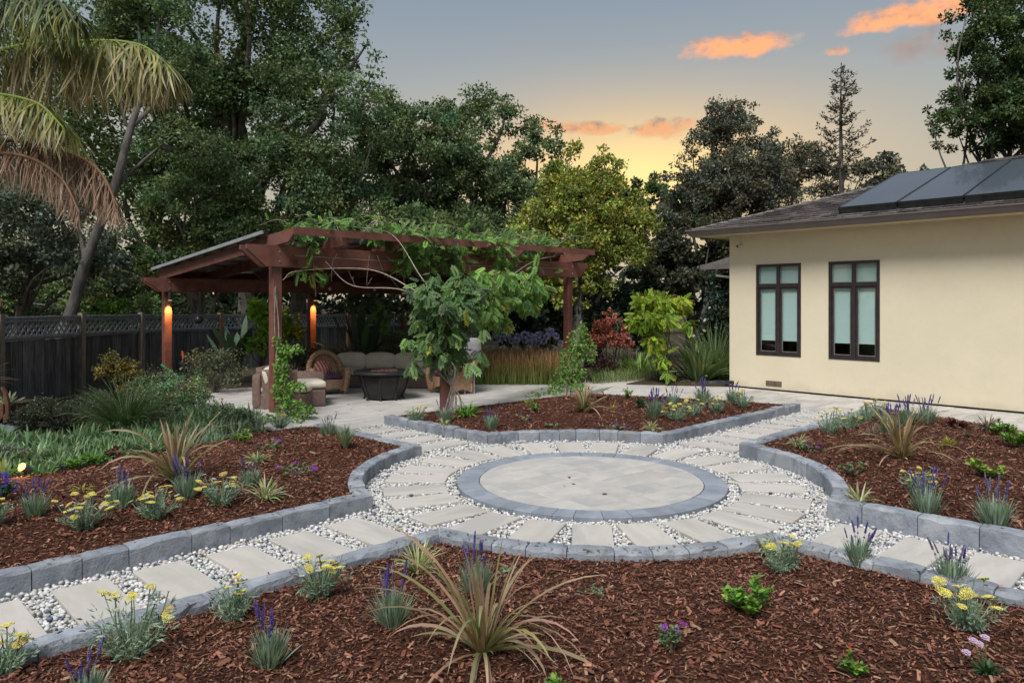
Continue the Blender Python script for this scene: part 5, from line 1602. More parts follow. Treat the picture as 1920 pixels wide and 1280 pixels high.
def frond(pts3, seed, cols, tip, Ll, w, hang, dens=70, dead=False, start=.05):
    rng = np.random.default_rng(seed)
    pts = spline([np.asarray(q) - pq for q in pts3], 14)
    r = MB(); r.tube(pts, np.linspace(.035, .008, len(pts)), 6, col=cols[0]); ra = r.build('frond', M['petal'], palm, smooth=True)
    lf = MB(); n = dens * 2
    t = np.sort(rng.uniform(start, 1, n)); i = np.minimum((t * (len(pts) - 1)).astype(int), len(pts) - 2)
    fz = (t * (len(pts) - 1) - i)[:, None]
    root = pts[i] * (1 - fz) + pts[i + 1] * fz; tan = unit(pts[i + 1] - pts[i])
    sd = unit(np.cross(tan, [0, 0, 1])) * np.where(rng.random(n) < .5, 1, -1)[:, None]
    dirv = unit(sd * rng.uniform(.4, 1, (n, 1)) + tan * rng.uniform(.3, .9, (n, 1)) + np.array([0, 0, -hang]) * rng.uniform(.3, 1.2, (n, 1)))
    azv = np.arctan2(dirv[:, 1], dirv[:, 0]); ev = np.degrees(np.arcsin(dirv[:, 2]))
    scale = np.interp(t, [0, .2, .8, 1], [.6, 1, .85, .45])
    for lo_ in range(0, n, 20):
        j = slice(lo_, min(n, lo_ + 20)); e0 = np.mean(ev[j])
        blades(lf, rng, len(t[j]), root[j], (Ll * .8 * scale[j].mean(), Ll * 1.15 * scale[j].mean()), w, (e0 - 26, e0 + 26), (25, 105) if not dead else (30, 120), 6, cols, tip, azv[j] + rng.normal(0, .35, len(t[j])), jit=.24, curl=.32)
    lf.build('leaflets', M['leaf'], ra)
    return ra


GF = [(0.180, 0.228, 0.054), (0.252, 0.270, 0.060), (0.324, 0.282, 0.072), (0.120, 0.174, 0.060)]
GT = [(0.276, 0.230, 0.069), (0.391, 0.322, 0.184), (0.483, 0.402, 0.276)]
o3 = pq + np.array([0, 0, PT])
frond([o3, P(-220, 175, 7.9), P(0, 95, 7.6), P(150, 78, 7.4), P(260, 84, 7.3), P(322, 128, 7.2)], 201, GF, GT, .85, (.013, .024), 1.0, 520)
frond([o3, P(-250, 90, 7.6), P(-80, 10, 7.2), P(70, -10, 7.0), P(150, 30, 6.9)], 202, [(0.06, 0.09, 0.045), (0.09, 0.12, 0.05)], GF, .75, (.012, .022), .9, 380)
frond([o3, P(-200, 240, 7.6), P(-60, 180, 7.2), P(60, 190, 7.0), P(120, 240, 6.9)], 203, GF, GT, .6, (.012, .022), 1.0, 230)
DEAD = [(0.20, 0.115, 0.07), (0.30, 0.19, 0.12), (0.14, 0.08, 0.05)]
frond([o3 + [0, 0, -.2], P(-240, 310, 7.8), P(-40, 265, 7.5), P(90, 275, 7.3), P(180, 315, 7.2), P(222, 390, 7.1)], 204, DEAD, [(0.42, 0.31, 0.23), (0.34, 0.22, 0.15)], .56, (.006, .013), 1.6, 520, True)
frond([o3 + [0, 0, -.3], P(-260, 360, 7.6), P(-90, 300, 7.3), P(30, 290, 7.1), P(110, 330, 7.0), P(150, 400, 6.9)], 205, DEAD, [(0.42, 0.31, 0.23), (0.34, 0.22, 0.15)], .42, (.006, .012), 1.6, 260, True)
for k, a in enumerate(np.linspace(1.2, 5.6, 7)):
    e = o3 + np.array([math.cos(a) * 2.6, math.sin(a) * 2.6, .2]); frond([o3, o3 + np.array([math.cos(a) * 1.3, math.sin(a) * 1.3, .9]), e, e + np.array([math.cos(a) * .5, math.sin(a) * .5, -.7])], 210 + k, GF, GT, .6, (.016, .028), .8, 50)

# ================================================================== vines
def vine_leaves(mb, rng, blobs, n, size, cols, tV=PIN_V, tF=PIN_F, down=.5, jit=.25):
    w = np.array([b_[3] for b_ in blobs], float); w /= w.sum()
    b = rng.choice(len(blobs), n, p=w)
    c = np.array([q[0] for q in blobs])[b]; r = np.array([q[1] for q in blobs])[b]
    d = rdir(rng, n)
    q = c + d * r * (rng.random((n, 1)) ** .4)
    ax = unit(d * [.8, .8, .4] + rng.normal(size=(n, 3)) * .5 + np.array([0, -.15, -down]))
    fr = frames(ax, unit(np.array([0, -.45, .85]) + rng.normal(size=(n, 3)) * .35))
    s = size * rng.uniform(.65, 1.3, n)
    tint = np.array([q_[2] for q_ in blobs])[b]
    m = len(tF)
    cc = pick(rng, cols, n, jit) * tint[:, None]
    yl = rng.random(n) < .035; cc[yl] = np.array([.34, .36, .05]) * rng.uniform(.7, 1.1, (yl.sum(), 1))
    scatter(mb, tV, tF, fr * s[:, None, None], q, np.clip(cc, .003, .9))


def blob(px, py, rx, ry, Y, dep=.35, tint=1.0):
    k = Y / FPX
    return (P(px, py, Y), np.array([rx * k, dep, ry * k]), tint, rx * ry * Y * Y * 1e-3)


wis = empty('wisteria', vp + np.array([.12, -.03, 0]), 'wisteria vine covering the pergola front and hanging round its post', 'vine')
rng = np.random.default_rng(300); wo = np.array(wis.location)
WC = [(0.085, 0.161, 0.057), (0.123, 0.227, 0.072), (0.170, 0.293, 0.086), (0.066, 0.113, 0.050)]
WB = [(0.098, 0.208, 0.046), (0.143, 0.273, 0.058), (0.195, 0.338, 0.078)]
def poly_blobs(poly, n, yf, rad, tint=(.8, 1.15)):
    poly = np.array(poly, float); lo_, hi_ = poly.min(0), poly.max(0); out = []
    while len(out) < n:
        q_ = lo_ + (hi_ - lo_) * rng.random(2)
        if in_poly(np.array([q_[0]]), np.array([q_[1]]), poly)[0]:
            r_ = rad * rng.uniform(.55, 1.4); out.append(blob(q_[0], q_[1], r_, r_ * .8, yf(q_[0]) + rng.normal() * .16, .13, rng.uniform(*tint)))
    return out
low = poly_blobs([(800, 512), (885, 508), (890, 560), (868, 592), (880, 625), (868, 655), (842, 676), (806, 664), (788, 640), (800, 606), (782, 566)], 62, lambda x: 10.75 + (x - 835) * .004, 11)
low += [blob(x, y, 5, 9, 10.5, .05, 1.0) for x, y in ((772, 680), (783, 600), (768, 545), (898, 660), (815, 690), (880, 684), (905, 615), (765, 640))]
m_ = MB(); vine_leaves(m_, rng, [(c - wo, r, t_, w) for c, r, t_, w in low], 1250, .165, WC, down=.75)
hi = poly_blobs([(880, 510), (1030, 508), (1035, 535), (1000, 570), (960, 575), (935, 600), (895, 590)], 48, lambda x: 11.6 + (x - 890) * .016, 11, (.85, 1.2))
vine_leaves(m_, rng, [(c - wo, r, t_, w) for c, r, t_, w in hi], 760, .175, WB, down=.8); m_.build('hanging_foliage', M['leaf'], wis)
# along the front beam and over the roof edge
def onbeam(a, b_, z): return pp(a, b_, z)
bl = []
for a in np.linspace(.3, LP_ - 1.0, 26):
    if .9 < a < 1.6: continue
    bl.append((onbeam(a, -.12 + rng.normal() * .22, 2.84 + rng.normal() * .05), np.array([.26, .26, .10]), 1.0, .3 + rng.random() * .6))
for a in (.55, 2.25, 2.5, 2.75, 3.0, 3.25, 3.5, 4.4, 4.6, 4.85, 5.5): bl.append((onbeam(a, -.25, 2.58), np.array([.16, .16, .17]), 1.0, .45))
for a in (2.3, 2.5, 2.75, 3.3): bl.append((onbeam(a, -.22, 2.36), np.array([.16, .14, .16]), 1.0, .35))
for a in (.35, .5, .75): bl.append((onbeam(a, -.16, 2.2), np.array([.14, .1, .14]), 1.05, .10))
bl.append((onbeam(LP_ - .35, -.18, 2.38), np.array([.10, .08, .08]), 1.1, .05))
m_ = MB(); vine_leaves(m_, rng, [(c - wo, r, t_, w) for c, r, t_, w in bl], 1350, .16, WB + [(0.06, 0.11, 0.045)], down=.25); m_.build('roof_foliage', M['leaf'], wis)
# stems and runners
m_ = MB(); whip = []
for k in range(7):
    dx = rng.normal() * .07
    pts = spline([vp + [.10 + dx, -.06, 0], vp + [.14 + dx * .5, -.09, .35], vp + [.02 - dx, -.12, .75], vp + [-.05 + dx, -.06, 1.05], vp + [-.02, .05 + k * .05, 1.5]], 6) - wo
    m_.tube(pts, np.linspace(.017, .010, len(pts)), 6, cap=False)
for ctl in (((845, 590, 10.6), (770, 540, 11.2), (690, 505, 11.7), (560, 508, 11.5), (530, 525, 11.4)), ((850, 600, 10.5), (790, 520, 11.3), (735, 440, 12.2), (660, 425, 12.0)), ((850, 600, 10.5), (760, 545, 11.2), (660, 535, 11.6), (610, 490, 11.7)), ((855, 590, 10.6), (940, 530, 12.2), (1000, 490, 14.2), (1040, 480, 15.2))):
    pts = spline([P(*c_) for c_ in ctl], 8) - wo
    m_.tube(pts, np.linspace(.012, .006, len(pts)), 5, cap=False)
for k in range(40):     # whips waving above the roof edge
    a = rng.uniform(.4, LP_ - .9); s0 = onbeam(a, rng.uniform(-.6, .1), 2.78)
    L = rng.uniform(.3, .95); az_ = rng.uniform(0, 2 * math.pi)
    e = s0 + np.array([math.cos(az_) * L, math.sin(az_) * L * .5, rng.uniform(.05, .35)])
    pts = spline([s0, (s0 + e) / 2 + [0, 0, .16], e], 6) - wo
    m_.tube(pts, np.linspace(.007, .003, len(pts)), 4, cap=False)
    whip.append(pts)
for k in range(8):      # loose runners hanging under the beam
    a = rng.uniform(.1, 2.2); s0 = onbeam(a, -.15, 2.5); e = onbeam(a + rng.uniform(-.2, .6), -.2, rng.uniform(1.75, 2.2))
    pts = spline([s0, (s0 + e) / 2 + rng.normal(size=3) * .12, e], 7) - wo
    m_.tube(pts, .005, 4, cap=False)
m_.build('stems', M['vine_bark'], wis, smooth=True)
wq = np.concatenate([w_[2:] for w_ in whip]); wq = wq[rng.random(len(wq)) < .5]; n = len(wq); m_ = MB()
scatter(m_, PIN_V, PIN_F, frames(unit(rng.normal(size=(n, 3)) + [0, 0, -.2]), unit(np.array([0, -.4, .9]) + rng.normal(size=(n, 3)) * .3)) * rng.uniform(.07, .15, n)[:, None, None], wq, pick(rng, WB, n, .2)); m_.build('whip_foliage', M['leaf'], wis)
tie = MB(); tq = vp + np.array([.06, -.1, .62]) - wo; tt = np.linspace(0, 2 * math.pi, 14); tie.tube([(tq[0] + .07 * math.cos(t), tq[1] + .07 * math.sin(t), tq[2] + .008 * math.sin(3 * t)) for t in tt], .012, 5, col=(.01, .22, .12)); tie.build('plant_tie', M['attr'], wis)


def climber(name, label, base, blobs, n, size, cols, seed, path):
    rng = np.random.default_rng(seed)
    t = empty(name, base, label, 'vine'); o = np.array(t.location)
    m_ = MB(); vine_leaves(m_, rng, [(c - o, r, t_, w) for c, r, t_, w in blobs], n, size, cols, OVAL_V, OVAL_F, down=.2); m_.build('foliage', M['leaf'], t)
    m_ = MB()
    for k in range(4):
        pts = spline([q - o + rng.normal(size=3) * .03 for q in path], 5); m_.tube(pts, np.linspace(.014, .005, len(pts)), 5, cap=False)
    m_.build('stems', M['vine_bark'], t, smooth=True)
    return t


JC = [(0.103, 0.230, 0.034), (0.161, 0.310, 0.052), (0.069, 0.149, 0.034), (0.230, 0.391, 0.081)]
climber('jasmine', 'bright green jasmine climbing the front pergola post beside the corner seat', G(535, 790), [blob(528, 690, 13, 28, 11.2, .12), blob(532, 735, 20, 22, 11.1, .15), blob(535, 660, 12, 18, 11.25, .1), blob(555, 655, 14, 8, 11.2, .1), blob(545, 770, 26, 22, 10.9, .2), blob(515, 792, 28, 16, 10.6, .25), blob(575, 772, 14, 14, 10.8, .15), blob(550, 800, 34, 14, 10.5, .2), blob(500, 800, 26, 14, 10.5, .2), blob(560, 725, 15, 10, 11.1, .12), blob(520, 640, 6, 12, 11.3, .06)], 2100, .058, JC, 310, [G(535, 792), P(528, 740, 11.2), P(525, 680, 11.3), P(520, 620, 11.35), P(517, 540, 11.4)])
climber('jasmine', 'bright green jasmine sprawling round the rear right pergola post', G(1062, 752), [blob(1085, 640, 22, 28, 15.4, .25), blob(1070, 670, 22, 20, 15.3, .25), blob(1105, 660, 14, 22, 15.4, .2), blob(1070, 700, 30, 18, 14.9, .3), blob(1060, 725, 36, 16, 14.2, .3), blob(1030, 740, 28, 10, 13.6, .25), blob(1090, 735, 22, 16, 14, .25), blob(1000, 745, 14, 8, 13.3, .2), blob(1092, 615, 7, 12, 15.5, .1), blob(992, 765, 14, 9, 12.4, .2)], 2100, .062, JC, 311, [G(1062, 752), P(1066, 700, 15.6), P(1075, 640, 15.8), P(1092, 608, 15.8)])

# ================================================================== shrubs and perennials behind the patio
def small(name, label, cat, base, ells, n, size, cols, seed, tV=LEAF_V, tF=LEAF_F, nb=24, brel=.32, stem=True, mat='leaf', aspect=1.0, group=None, droop=0.0, flowers=None, hollow=.2):
    rng = np.random.default_rng(seed)
    t = empty(name, base, label, cat, group); o = np.array(t.location)
    m_ = MB(); cen, rad = crown(m_, rng, [(c - o, r) for c, r in ells], n, size, cols, nb=nb, brel=brel, tV=tV, tF=tF, aspect=aspect, droop=droop, hollow=hollow)
    if flowers:
        fc, fn, fs = flowers
        b = rng.integers(0, len(cen), fn); d = rdir(rng, fn); d[:, 2] = abs(d[:, 2])
        q = cen[b] + d * rad[b][:, None] * 1.08
        fl = MB(); scatter(fl, IV, IF, np.stack([np.diag([fs, fs, fs * .6])] * fn) * rng.uniform(.6, 1.3, (fn, 1, 1)), q, pick(rng, fc, fn, .12)); tag(fl.build('blossoms', M['petal'], t), kind='stuff')
    m_.build('foliage', M[mat], t)
    if stem:
        s = MB()
        for i in rng.permutation(len(cen))[:8]: limb(s, rng, (rng.normal() * .03, rng.normal() * .03, -.02), cen[i], .018, .006, .08)
        s.build('stems', M['bark'], t, smooth=True)
    return t


def clump(name, label, cat, base, n, L, w, elev, droop, cols, seed, tip=None, spread=.05, segs=5, group=None, prof=None, **kw):
    rng = np.random.default_rng(seed); m_ = MB()
    blades(m_, rng, n, (0, 0, 0), L, w, elev, droop, segs, cols, tip, spread=spread, prof=prof, **kw)
    t = empty(name, base, label, cat, group); m_.build('leaves', M['leaf'], t)
    return t


# red tipped grass, a drift nobody could count
rng = np.random.default_rng(400); mb = MB(); n = 2600
px = rng.uniform(888, 1052, n); py = 722 - rng.random(n) ** 1.4 * 18
rt = np.array([G(a, b_) for a, b_ in zip(px, py)])
blades(mb, rng, n, rt, (.45, .80), (.008, .016), (68, 100), (0, 35), 4, [(0.22, 0.29, 0.07), (0.28, 0.33, 0.09), (0.17, 0.22, 0.06)], [(0.36, 0.13, 0.09), (0.44, 0.20, 0.11), (0.40, 0.32, 0.13)])
tag(mb.build('red_grass', M['leaf']), 'drift of red tipped ornamental grass behind the patio', 'grass', kind='stuff')
# low ground cover right of it
mb = MB(); n = 3800
px = rng.uniform(1110, 1235, n); py = 716 - rng.random(n) * 30 + (1235 - px) * .07 - 4
rt = np.array([G(a, b_) for a, b_ in zip(px, py)])
blades(mb, rng, n, rt, (.12, .34), (.006, .013), (30, 90), (0, 60), 3, [(0.2, 0.26, 0.1), (0.26, 0.3, 0.14), (0.15, 0.2, 0.07)])
tag(mb.build('meadow_groundcover', M['leaf']), 'fine green ground cover below the red maple', 'ground cover', kind='stuff')


def agapanthus(label, base, nl, heads, seed, H, spread, fcols, group='agapanthus'):
    rng = np.random.default_rng(seed)
    t = empty('agapanthus', base, label, 'agapanthus', group)
    m_ = MB(); blades(m_, rng, nl, (0, 0, 0), (H * .45, H * .7), (.02, .032), (35, 85), (20, 90), 5, [(0.07, 0.14, 0.04), (0.10, 0.18, 0.05)], spread=spread); m_.build('leaves', M['leaf'], t)
    hd = MB(); k = 60; d = rdir(rng, k); fr = frames(d, rdir(rng, k)); scatter(hd, LEAF_V, LEAF_F, fr * .045, d * .045, pick(rng, fcols, k, .15)); hm = hd.mesh('flower_head', M['petal'])
    for j in range(heads):
        r = spread * 1.5 * math.sqrt(rng.random()); a = rng.uniform(0, 2 * math.pi)
        q = np.array([r * math.cos(a), r * math.sin(a) * .5, H * rng.uniform(.85, 1.15)])
        st = MB(); st.tube([q * [.5, .5, 0], q * [.7, .7, .6], q], .006, 5, col=(.12, .2, .06)); s = st.build('flower_stem', M['petal'], t)
        link('flower_head', hm, s, loc=q, rot=rng.uniform(0, 6, 3), scale=float(rng.uniform(.75, 1.25)))
    return t


LIL = [(0.368, 0.352, 0.624), (0.448, 0.432, 0.640), (0.288, 0.264, 0.560), (0.480, 0.480, 0.528)]
WHG = [(0.40, 0.46, 0.33), (0.5, 0.54, 0.42), (0.3, 0.36, 0.25), (0.35, 0.36, 0.55)]
agapanthus('pale agapanthus with green white heads above the grey chair back', P(893, 700, 15.9) * [1, 1, 0], 60, 12, 401, 1.15, .30, WHG)
agapanthus('lilac agapanthus just right of the grey chair', P(945, 700, 16.3) * [1, 1, 0], 50, 9, 402, .98, .22, LIL)
agapanthus('lilac agapanthus in the middle of the drift behind the red grass', P(985, 700, 16.4) * [1, 1, 0], 50, 12, 403, .92, .25, LIL)
agapanthus('lilac agapanthus next to the rear pergola post', P(1025, 700, 16.5) * [1, 1, 0], 50, 10, 404, .92, .25, LIL)
agapanthus('blue agapanthus under the red maple', P(1172, 690, 17.4) * [1, 1, 0], 40, 5, 405, .8, .14, LIL)
small('japanese_maple', 'small red leaved maple right of the pergola', 'maple', P(1145, 690, 17.3) * [1, 1, 0], [ell(1150, 595, 20, 16, 17.3), ell(1140, 610, 34, 18, 17.2), ell(1145, 632, 44, 14, 17.1), ell(1120, 645, 30, 10, 17.1), ell(1165, 643, 30, 10, 17.1)], 3600, .06, [(0.40, 0.13, 0.085), (0.30, 0.085, 0.06), (0.46, 0.19, 0.12), (0.22, 0.065, 0.05)], 410, nb=60, brel=.24)
small('burgundy_shrub', 'low dark burgundy shrub below the red maple', 'shrub', P(1130, 712, 16.8) * [1, 1, 0], [ell(1130, 680, 36, 18, 16.8)], 1100, .055, [(0.06, 0.02, 0.02), (0.09, 0.03, 0.026), (0.04, 0.03, 0.02)], 411)
LIM = [(0.221, 0.340, 0.030), (0.289, 0.391, 0.043), (0.153, 0.281, 0.034), (0.357, 0.383, 0.051)]
lime = small('lime_tree', 'little lime green tree with drooping feathery leaves left of the house', 'tree', G(1240, 716), [ell(1235, 566, 48, 14, 15.6, .9), ell(1225, 592, 40, 14, 15.4), ell(1275, 575, 22, 12, 15.6), ell(1195, 597, 22, 10, 15.4), ell(1285, 605, 16, 9, 15.5), ell(1230, 640, 26, 14, 15.4), ell(1245, 672, 12, 18, 15.3), ell(1250, 695, 12, 12, 15.2)], 1700, .20, LIM, 412, tV=PIN9_V, tF=PIN9_F, nb=110, brel=.26, droop=.75, hollow=.1)
rng = np.random.default_rng(413); m_ = MB(); o = np.array(lime.location)
for q in ((1230, 600, 15.5), (1245, 580, 15.5), (1220, 640, 15.4), (1270, 590, 15.5)): m_.tube(spline([(0, 0, 0), (P(1238, 660, 15.5) - o), P(*q) - o], 6), np.linspace(.022, .008, 13), 6, cap=False)
m_.build('trunk', M['bark'], lime, smooth=True)
clump('strap_clump', 'green strap leaved clump between maple and lime green tree', 'strap plant', G(1200, 705), 110, (.4, .75), (.022, .04), (35, 88), (10, 70), [(0.16, 0.3, 0.055), (0.22, 0.37, 0.075), (0.3, 0.38, 0.1)], 420, spread=.22)
clump('bird_of_paradise', 'big grey green strap leaved clump at the house corner', 'strap plant', G(1312, 715), 120, (.6, 1.05), (.05, .085), (30, 88), (0, 60), [(0.11, 0.19, 0.09), (0.15, 0.25, 0.125), (0.2, 0.28, 0.10)], 421, tip=[(0.15, 0.23, 0.10), (0.3, 0.3, 0.11)], spread=.2)
clump('dry_leaf_skirt', 'dry drooping brown leaves under the strap clump at the house corner', 'dead leaves', G(1310, 718), 50, (.2, .45), (.02, .04), (-10, 30), (40, 100), [(0.26, 0.19, 0.11), (0.34, 0.26, 0.17)], 422, spread=.25)
clump('tall_grass', 'tall airy grass with lilac plumes against the house corner', 'grass', P(1340, 712, 16.2) * [1, 1, 0], 380, (.7, 1.5), (.008, .018), (55, 90), (10, 90), [(0.22, 0.31, 0.13), (0.28, 0.37, 0.18), (0.17, 0.26, 0.10)], 423, spread=.32)
clump('fern_grass', 'light green feathery grass low beside the wall corner', 'grass', G(1350, 714), 160, (.3, .6), (.01, .02), (40, 90), (20, 100), [(0.2, 0.33, 0.08), (0.28, 0.4, 0.12)], 424, spread=.2)

# strelitzia and lemon shrubs behind the sofa
SD = [(0.068, 0.124, 0.068), (0.102, 0.168, 0.090), (0.045, 0.080, 0.050)]
PADDLE = np.interp(np.linspace(0, 1, 9), [0, .35, .45, .7, .9, 1], [.10, .10, .7, 1, .6, .05])
for k, (px, py, h, sd, lab) in enumerate(((678, 700, 1.35, 430, 'dark strelitzia with broad paddle leaves behind the sofa'), (445, 690, 1.15, 431, 'dark strelitzia with upright paddle leaves left of the front pergola post'))):
    rng = np.random.default_rng(sd); t = empty('strelitzia', P(px, py, 16.8) * [1, 1, 0], lab, 'strelitzia', 'strelitzias')
    for j in range(16):
        m_ = MB(); blades(m_, rng, 1, (0, 0, 0), (h * .8, h * 1.35), (.16, .24), (50, 88), (0, 45), 8, SD, prof=PADDLE, spread=.15); m_.build('leaf', M['leaf'], t, smooth=True)
LEM = [(0.208, 0.416, 0.048), (0.288, 0.528, 0.072), (0.384, 0.576, 0.096)]
small('lemon_shrub', 'bright green upright shrub behind the front pergola post', 'shrub', P(487, 690, 16.5) * [1, 1, 0], [ell(487, 590, 25, 45, 16.5), ell(480, 640, 22, 30, 16.4)], 900, .12, LEM, 440, tV=OVAL_V, tF=OVAL_F, nb=34, brel=.25)
small('lemon_shrub', 'yellow green shrub between the front post and the lit rear post', 'shrub', P(548, 690, 17.2) * [1, 1, 0], [ell(548, 610, 26, 28, 17.2), ell(535, 580, 12, 14, 17.2)], 700, .11, [(0.36, 0.46, 0.08), (0.46, 0.5, 0.11), (0.25, 0.36, 0.06)], 441, tV=OVAL_V, tF=OVAL_F, nb=30, brel=.25)
small('fig_shrub', 'soft green big leaved shrub right of the strelitzia', 'shrub', P(712, 690, 17) * [1, 1, 0], [ell(712, 600, 22, 26, 17), ell(740, 640, 25, 25, 17)], 360, .17, [(0.15, 0.28, 0.1), (0.2, 0.34, 0.13)], 442, tV=OVAL_V, tF=OVAL_F, nb=24, brel=.3)
OLV = [(0.101, 0.112, 0.061), (0.151, 0.162, 0.081), (0.081, 0.085, 0.051), (0.182, 0.203, 0.121)]
for k, (px, py, rx, ry, Y, lab, fl) in enumerate((
        (405, 690, 68, 42, 14.0, 'fine leaved olive shrub left of the wicker corner seat', None),
        (560, 668, 60, 26, 16.0, 'fine leaved olive shrub behind the first wicker armchair', ([(0.55, 0.55, 0.5)], 40, .012)),
        (650, 665, 70, 22, 16.4, 'fine leaved low shrub right behind the sofa back', ([(0.55, 0.55, 0.5)], 40, .012)),
        (760, 655, 60, 30, 16.4, 'olive green shrub behind the right end of the sofa', None))):
    small('olive_shrub', lab, 'shrub', P(px, py + ry, Y) * [1, 1, 0], [ell(px, py, rx, ry, Y)], 3000, .045, OLV, 450 + k, nb=40, brel=.3, flowers=fl, group='fine leaved shrubs behind the seating')

# ---- left border
small('euphorbia', 'olive and rust tinted bushy shrub in front of the fence', 'shrub', P(225, 740, 12.8) * [1, 1, 0], [ell(218, 688, 46, 28, 12.6), ell(245, 712, 50, 26, 12.4)], 4600, .04, [(0.22, 0.18, 0.04), (0.15, 0.15, 0.045), (0.28, 0.20, 0.045), (0.09, 0.09, 0.04)], 460, nb=60, brel=.2)
FLW = ([(0.65, 0.66, 0.66), (0.55, 0.58, 0.7)], 110, .010)
DKG = [(0.136, 0.232, 0.095), (0.205, 0.325, 0.136), (0.273, 0.382, 0.190), (0.095, 0.149, 0.076)]
small('white_flower_shrub', 'low green shrub dotted with white flowers left of the patio', 'shrub', G(330, 770), [ell(335, 738, 80, 34, 11.5), ell(290, 722, 62, 28, 12.0), ell(385, 752, 32, 22, 11.6)], 8500, .036, DKG, 461, nb=60, brel=.22, flowers=FLW)
small('white_flower_shrub', 'grey green shrub with white flowers below the left fence', 'shrub', G(110, 800), [ell(110, 772, 85, 32, 10.4), ell(50, 785, 45, 26, 10.3)], 6000, .034, [(0.12, 0.14, 0.085), (0.17, 0.19, 0.12), (0.09, 0.105, 0.06)], 462, nb=60, brel=.22, flowers=FLW)
small('grey_shrub', 'grey twiggy shrub at the foot of the leftmost pergola post', 'shrub', G(300, 735), [ell(295, 705, 45, 18, 13.2)], 1500, .036, [(0.09, 0.09, 0.055), (0.12, 0.115, 0.07)], 463, nb=30)
clump('strappy_grass', 'large dark green strappy clump in the left border', 'strap plant', G(235, 812), 480, (.45, .92), (.009, .018), (40, 90), (20, 100), [(0.08, 0.15, 0.055), (0.12, 0.20, 0.08), (0.16, 0.25, 0.10)], 464, tip=[(0.10, 0.16, 0.06), (0.2, 0.25, 0.13)], spread=.16)
clump('yellow_kniphofia', 'pale yellow plume clump beside the leftmost pergola post', 'strap plant', P(278, 740, 12.6) * [1, 1, 0], 60, (.3, .6), (.02, .035), (60, 90), (0, 50), [(0.34, 0.33, 0.14), (0.24, 0.28, 0.1)], 465, spread=.06)
clump('bromeliad', 'orange green pointed rosette against the left fence', 'rosette', P(82, 770, 11.0) * [1, 1, 0], 40, (.22, .36), (.03, .045), (35, 85), (0, 40), [(0.14, 0.22, 0.04), (0.3, 0.22, 0.05), (0.24, 0.13, 0.04)], 466, spread=.05)
clump('dry_palm_leaves', 'dry orange brown spiky leaves at the left picture edge', 'dry plant', P(-40, 690, 9.2) * [1, 1, 0] + [0, 0, .75], 60, (.3, .5), (.008, .014), (-10, 60), (0, 60), [(0.28, 0.16, 0.08), (0.36, 0.24, 0.14)], 467)
clump('agave', 'small striped agave in the wooden planter', 'agave', pb + np.array([-.03, .25, .22]), 26, (.16, .24), (.03, .045), (20, 80), (0, 30), [(0.3, 0.36, 0.25), (0.45, 0.46, 0.3)], 468)
# strap leaved ground cover band
mb = MB(); n = 9000
rng = np.random.default_rng(470)
band = [G(*q, .08)[:2] for q in ((-60, 860), (0, 895), (60, 893), (180, 868), (300, 845), (430, 826), (500, 800), (478, 775), (400, 770), (250, 800), (120, 818), (-60, 815))]
band = np.array(band); lo_, hi_ = band.min(0), band.max(0)
q = lo_ + (hi_ - lo_) * rng.random((4000, 2)); q = q[in_poly(q[:, 0], q[:, 1], band)][:330]
for cx_, cy_ in q:                                   # many small rosettes of different size and tone
    lf_ = cx_ < -3.9
    cols = np.array([(0.15, 0.24, 0.12), (0.20, 0.31, 0.16), (0.12, 0.19, 0.09)] if lf_ else [(0.19, 0.25, 0.16), (0.25, 0.31, 0.21), (0.14, 0.20, 0.12)]) * rng.uniform(.75, 1.5) * (1 + rng.normal(size=3) * .06)
    sz = rng.uniform(.7, 1.35)
    blades(mb, rng, int(rng.integers(18, 34)), (cx_, cy_, .05), (.09 * sz, .20 * sz), ((.014, .028) if lf_ else (.009, .018)), (25, 88), (-10, 70), 4, cols, spread=.07, jit=.2)
tag(mb.build('groundcover', M['leaf']), 'sage green strap leaved ground cover edging the left bed', 'ground cover', kind='stuff')
gs = MB(); V, F = prism(band if area(band) > 0 else band[::-1], -.05, .05, .01); gs.add(V, F); tag(gs.build('border_soil', M['soil']), 'dark soil under the left border plants', kind='structure')
V, F = prism([G(-60, 800)[:2], G(28, 812)[:2], G(20, 838)[:2], G(-60, 842)[:2]][::-1], -.05, .10, .01); fs = MB(); fs.add(V, F); tag(fs.build('stone_path', M['kerb']), 'grey flat stone path at the left edge', kind='structure')

# extra rounded mounds of the left border
for k, (px, py, rx, ry, lab, cols) in enumerate((
        (395, 770, 45, 18, 'grey green low mound beside the patio edge', [(0.17, 0.22, 0.13), (0.22, 0.27, 0.17), (0.12, 0.16, 0.09)]),
        (20, 850, 42, 24, 'silver grey low mound at the left edge above the spotlight', [(0.22, 0.26, 0.2), (0.28, 0.31, 0.25), (0.16, 0.19, 0.14)]),
        (180, 752, 40, 22, 'dull green mound between the two white flowered shrubs', [(0.10, 0.13, 0.06), (0.14, 0.17, 0.085), (0.07, 0.09, 0.045)]),
        (440, 782, 34, 18, 'sage mound next to the jasmine foot', [(0.18, 0.24, 0.14), (0.13, 0.18, 0.1)]))):
    base = G(px, py + ry)
    small('low_mound', lab, 'shrub', base, [ell(px, py, rx, ry, base[1])], 2200, .032, cols, 480 + k, nb=40, brel=.28, group='low mounds of the left border')
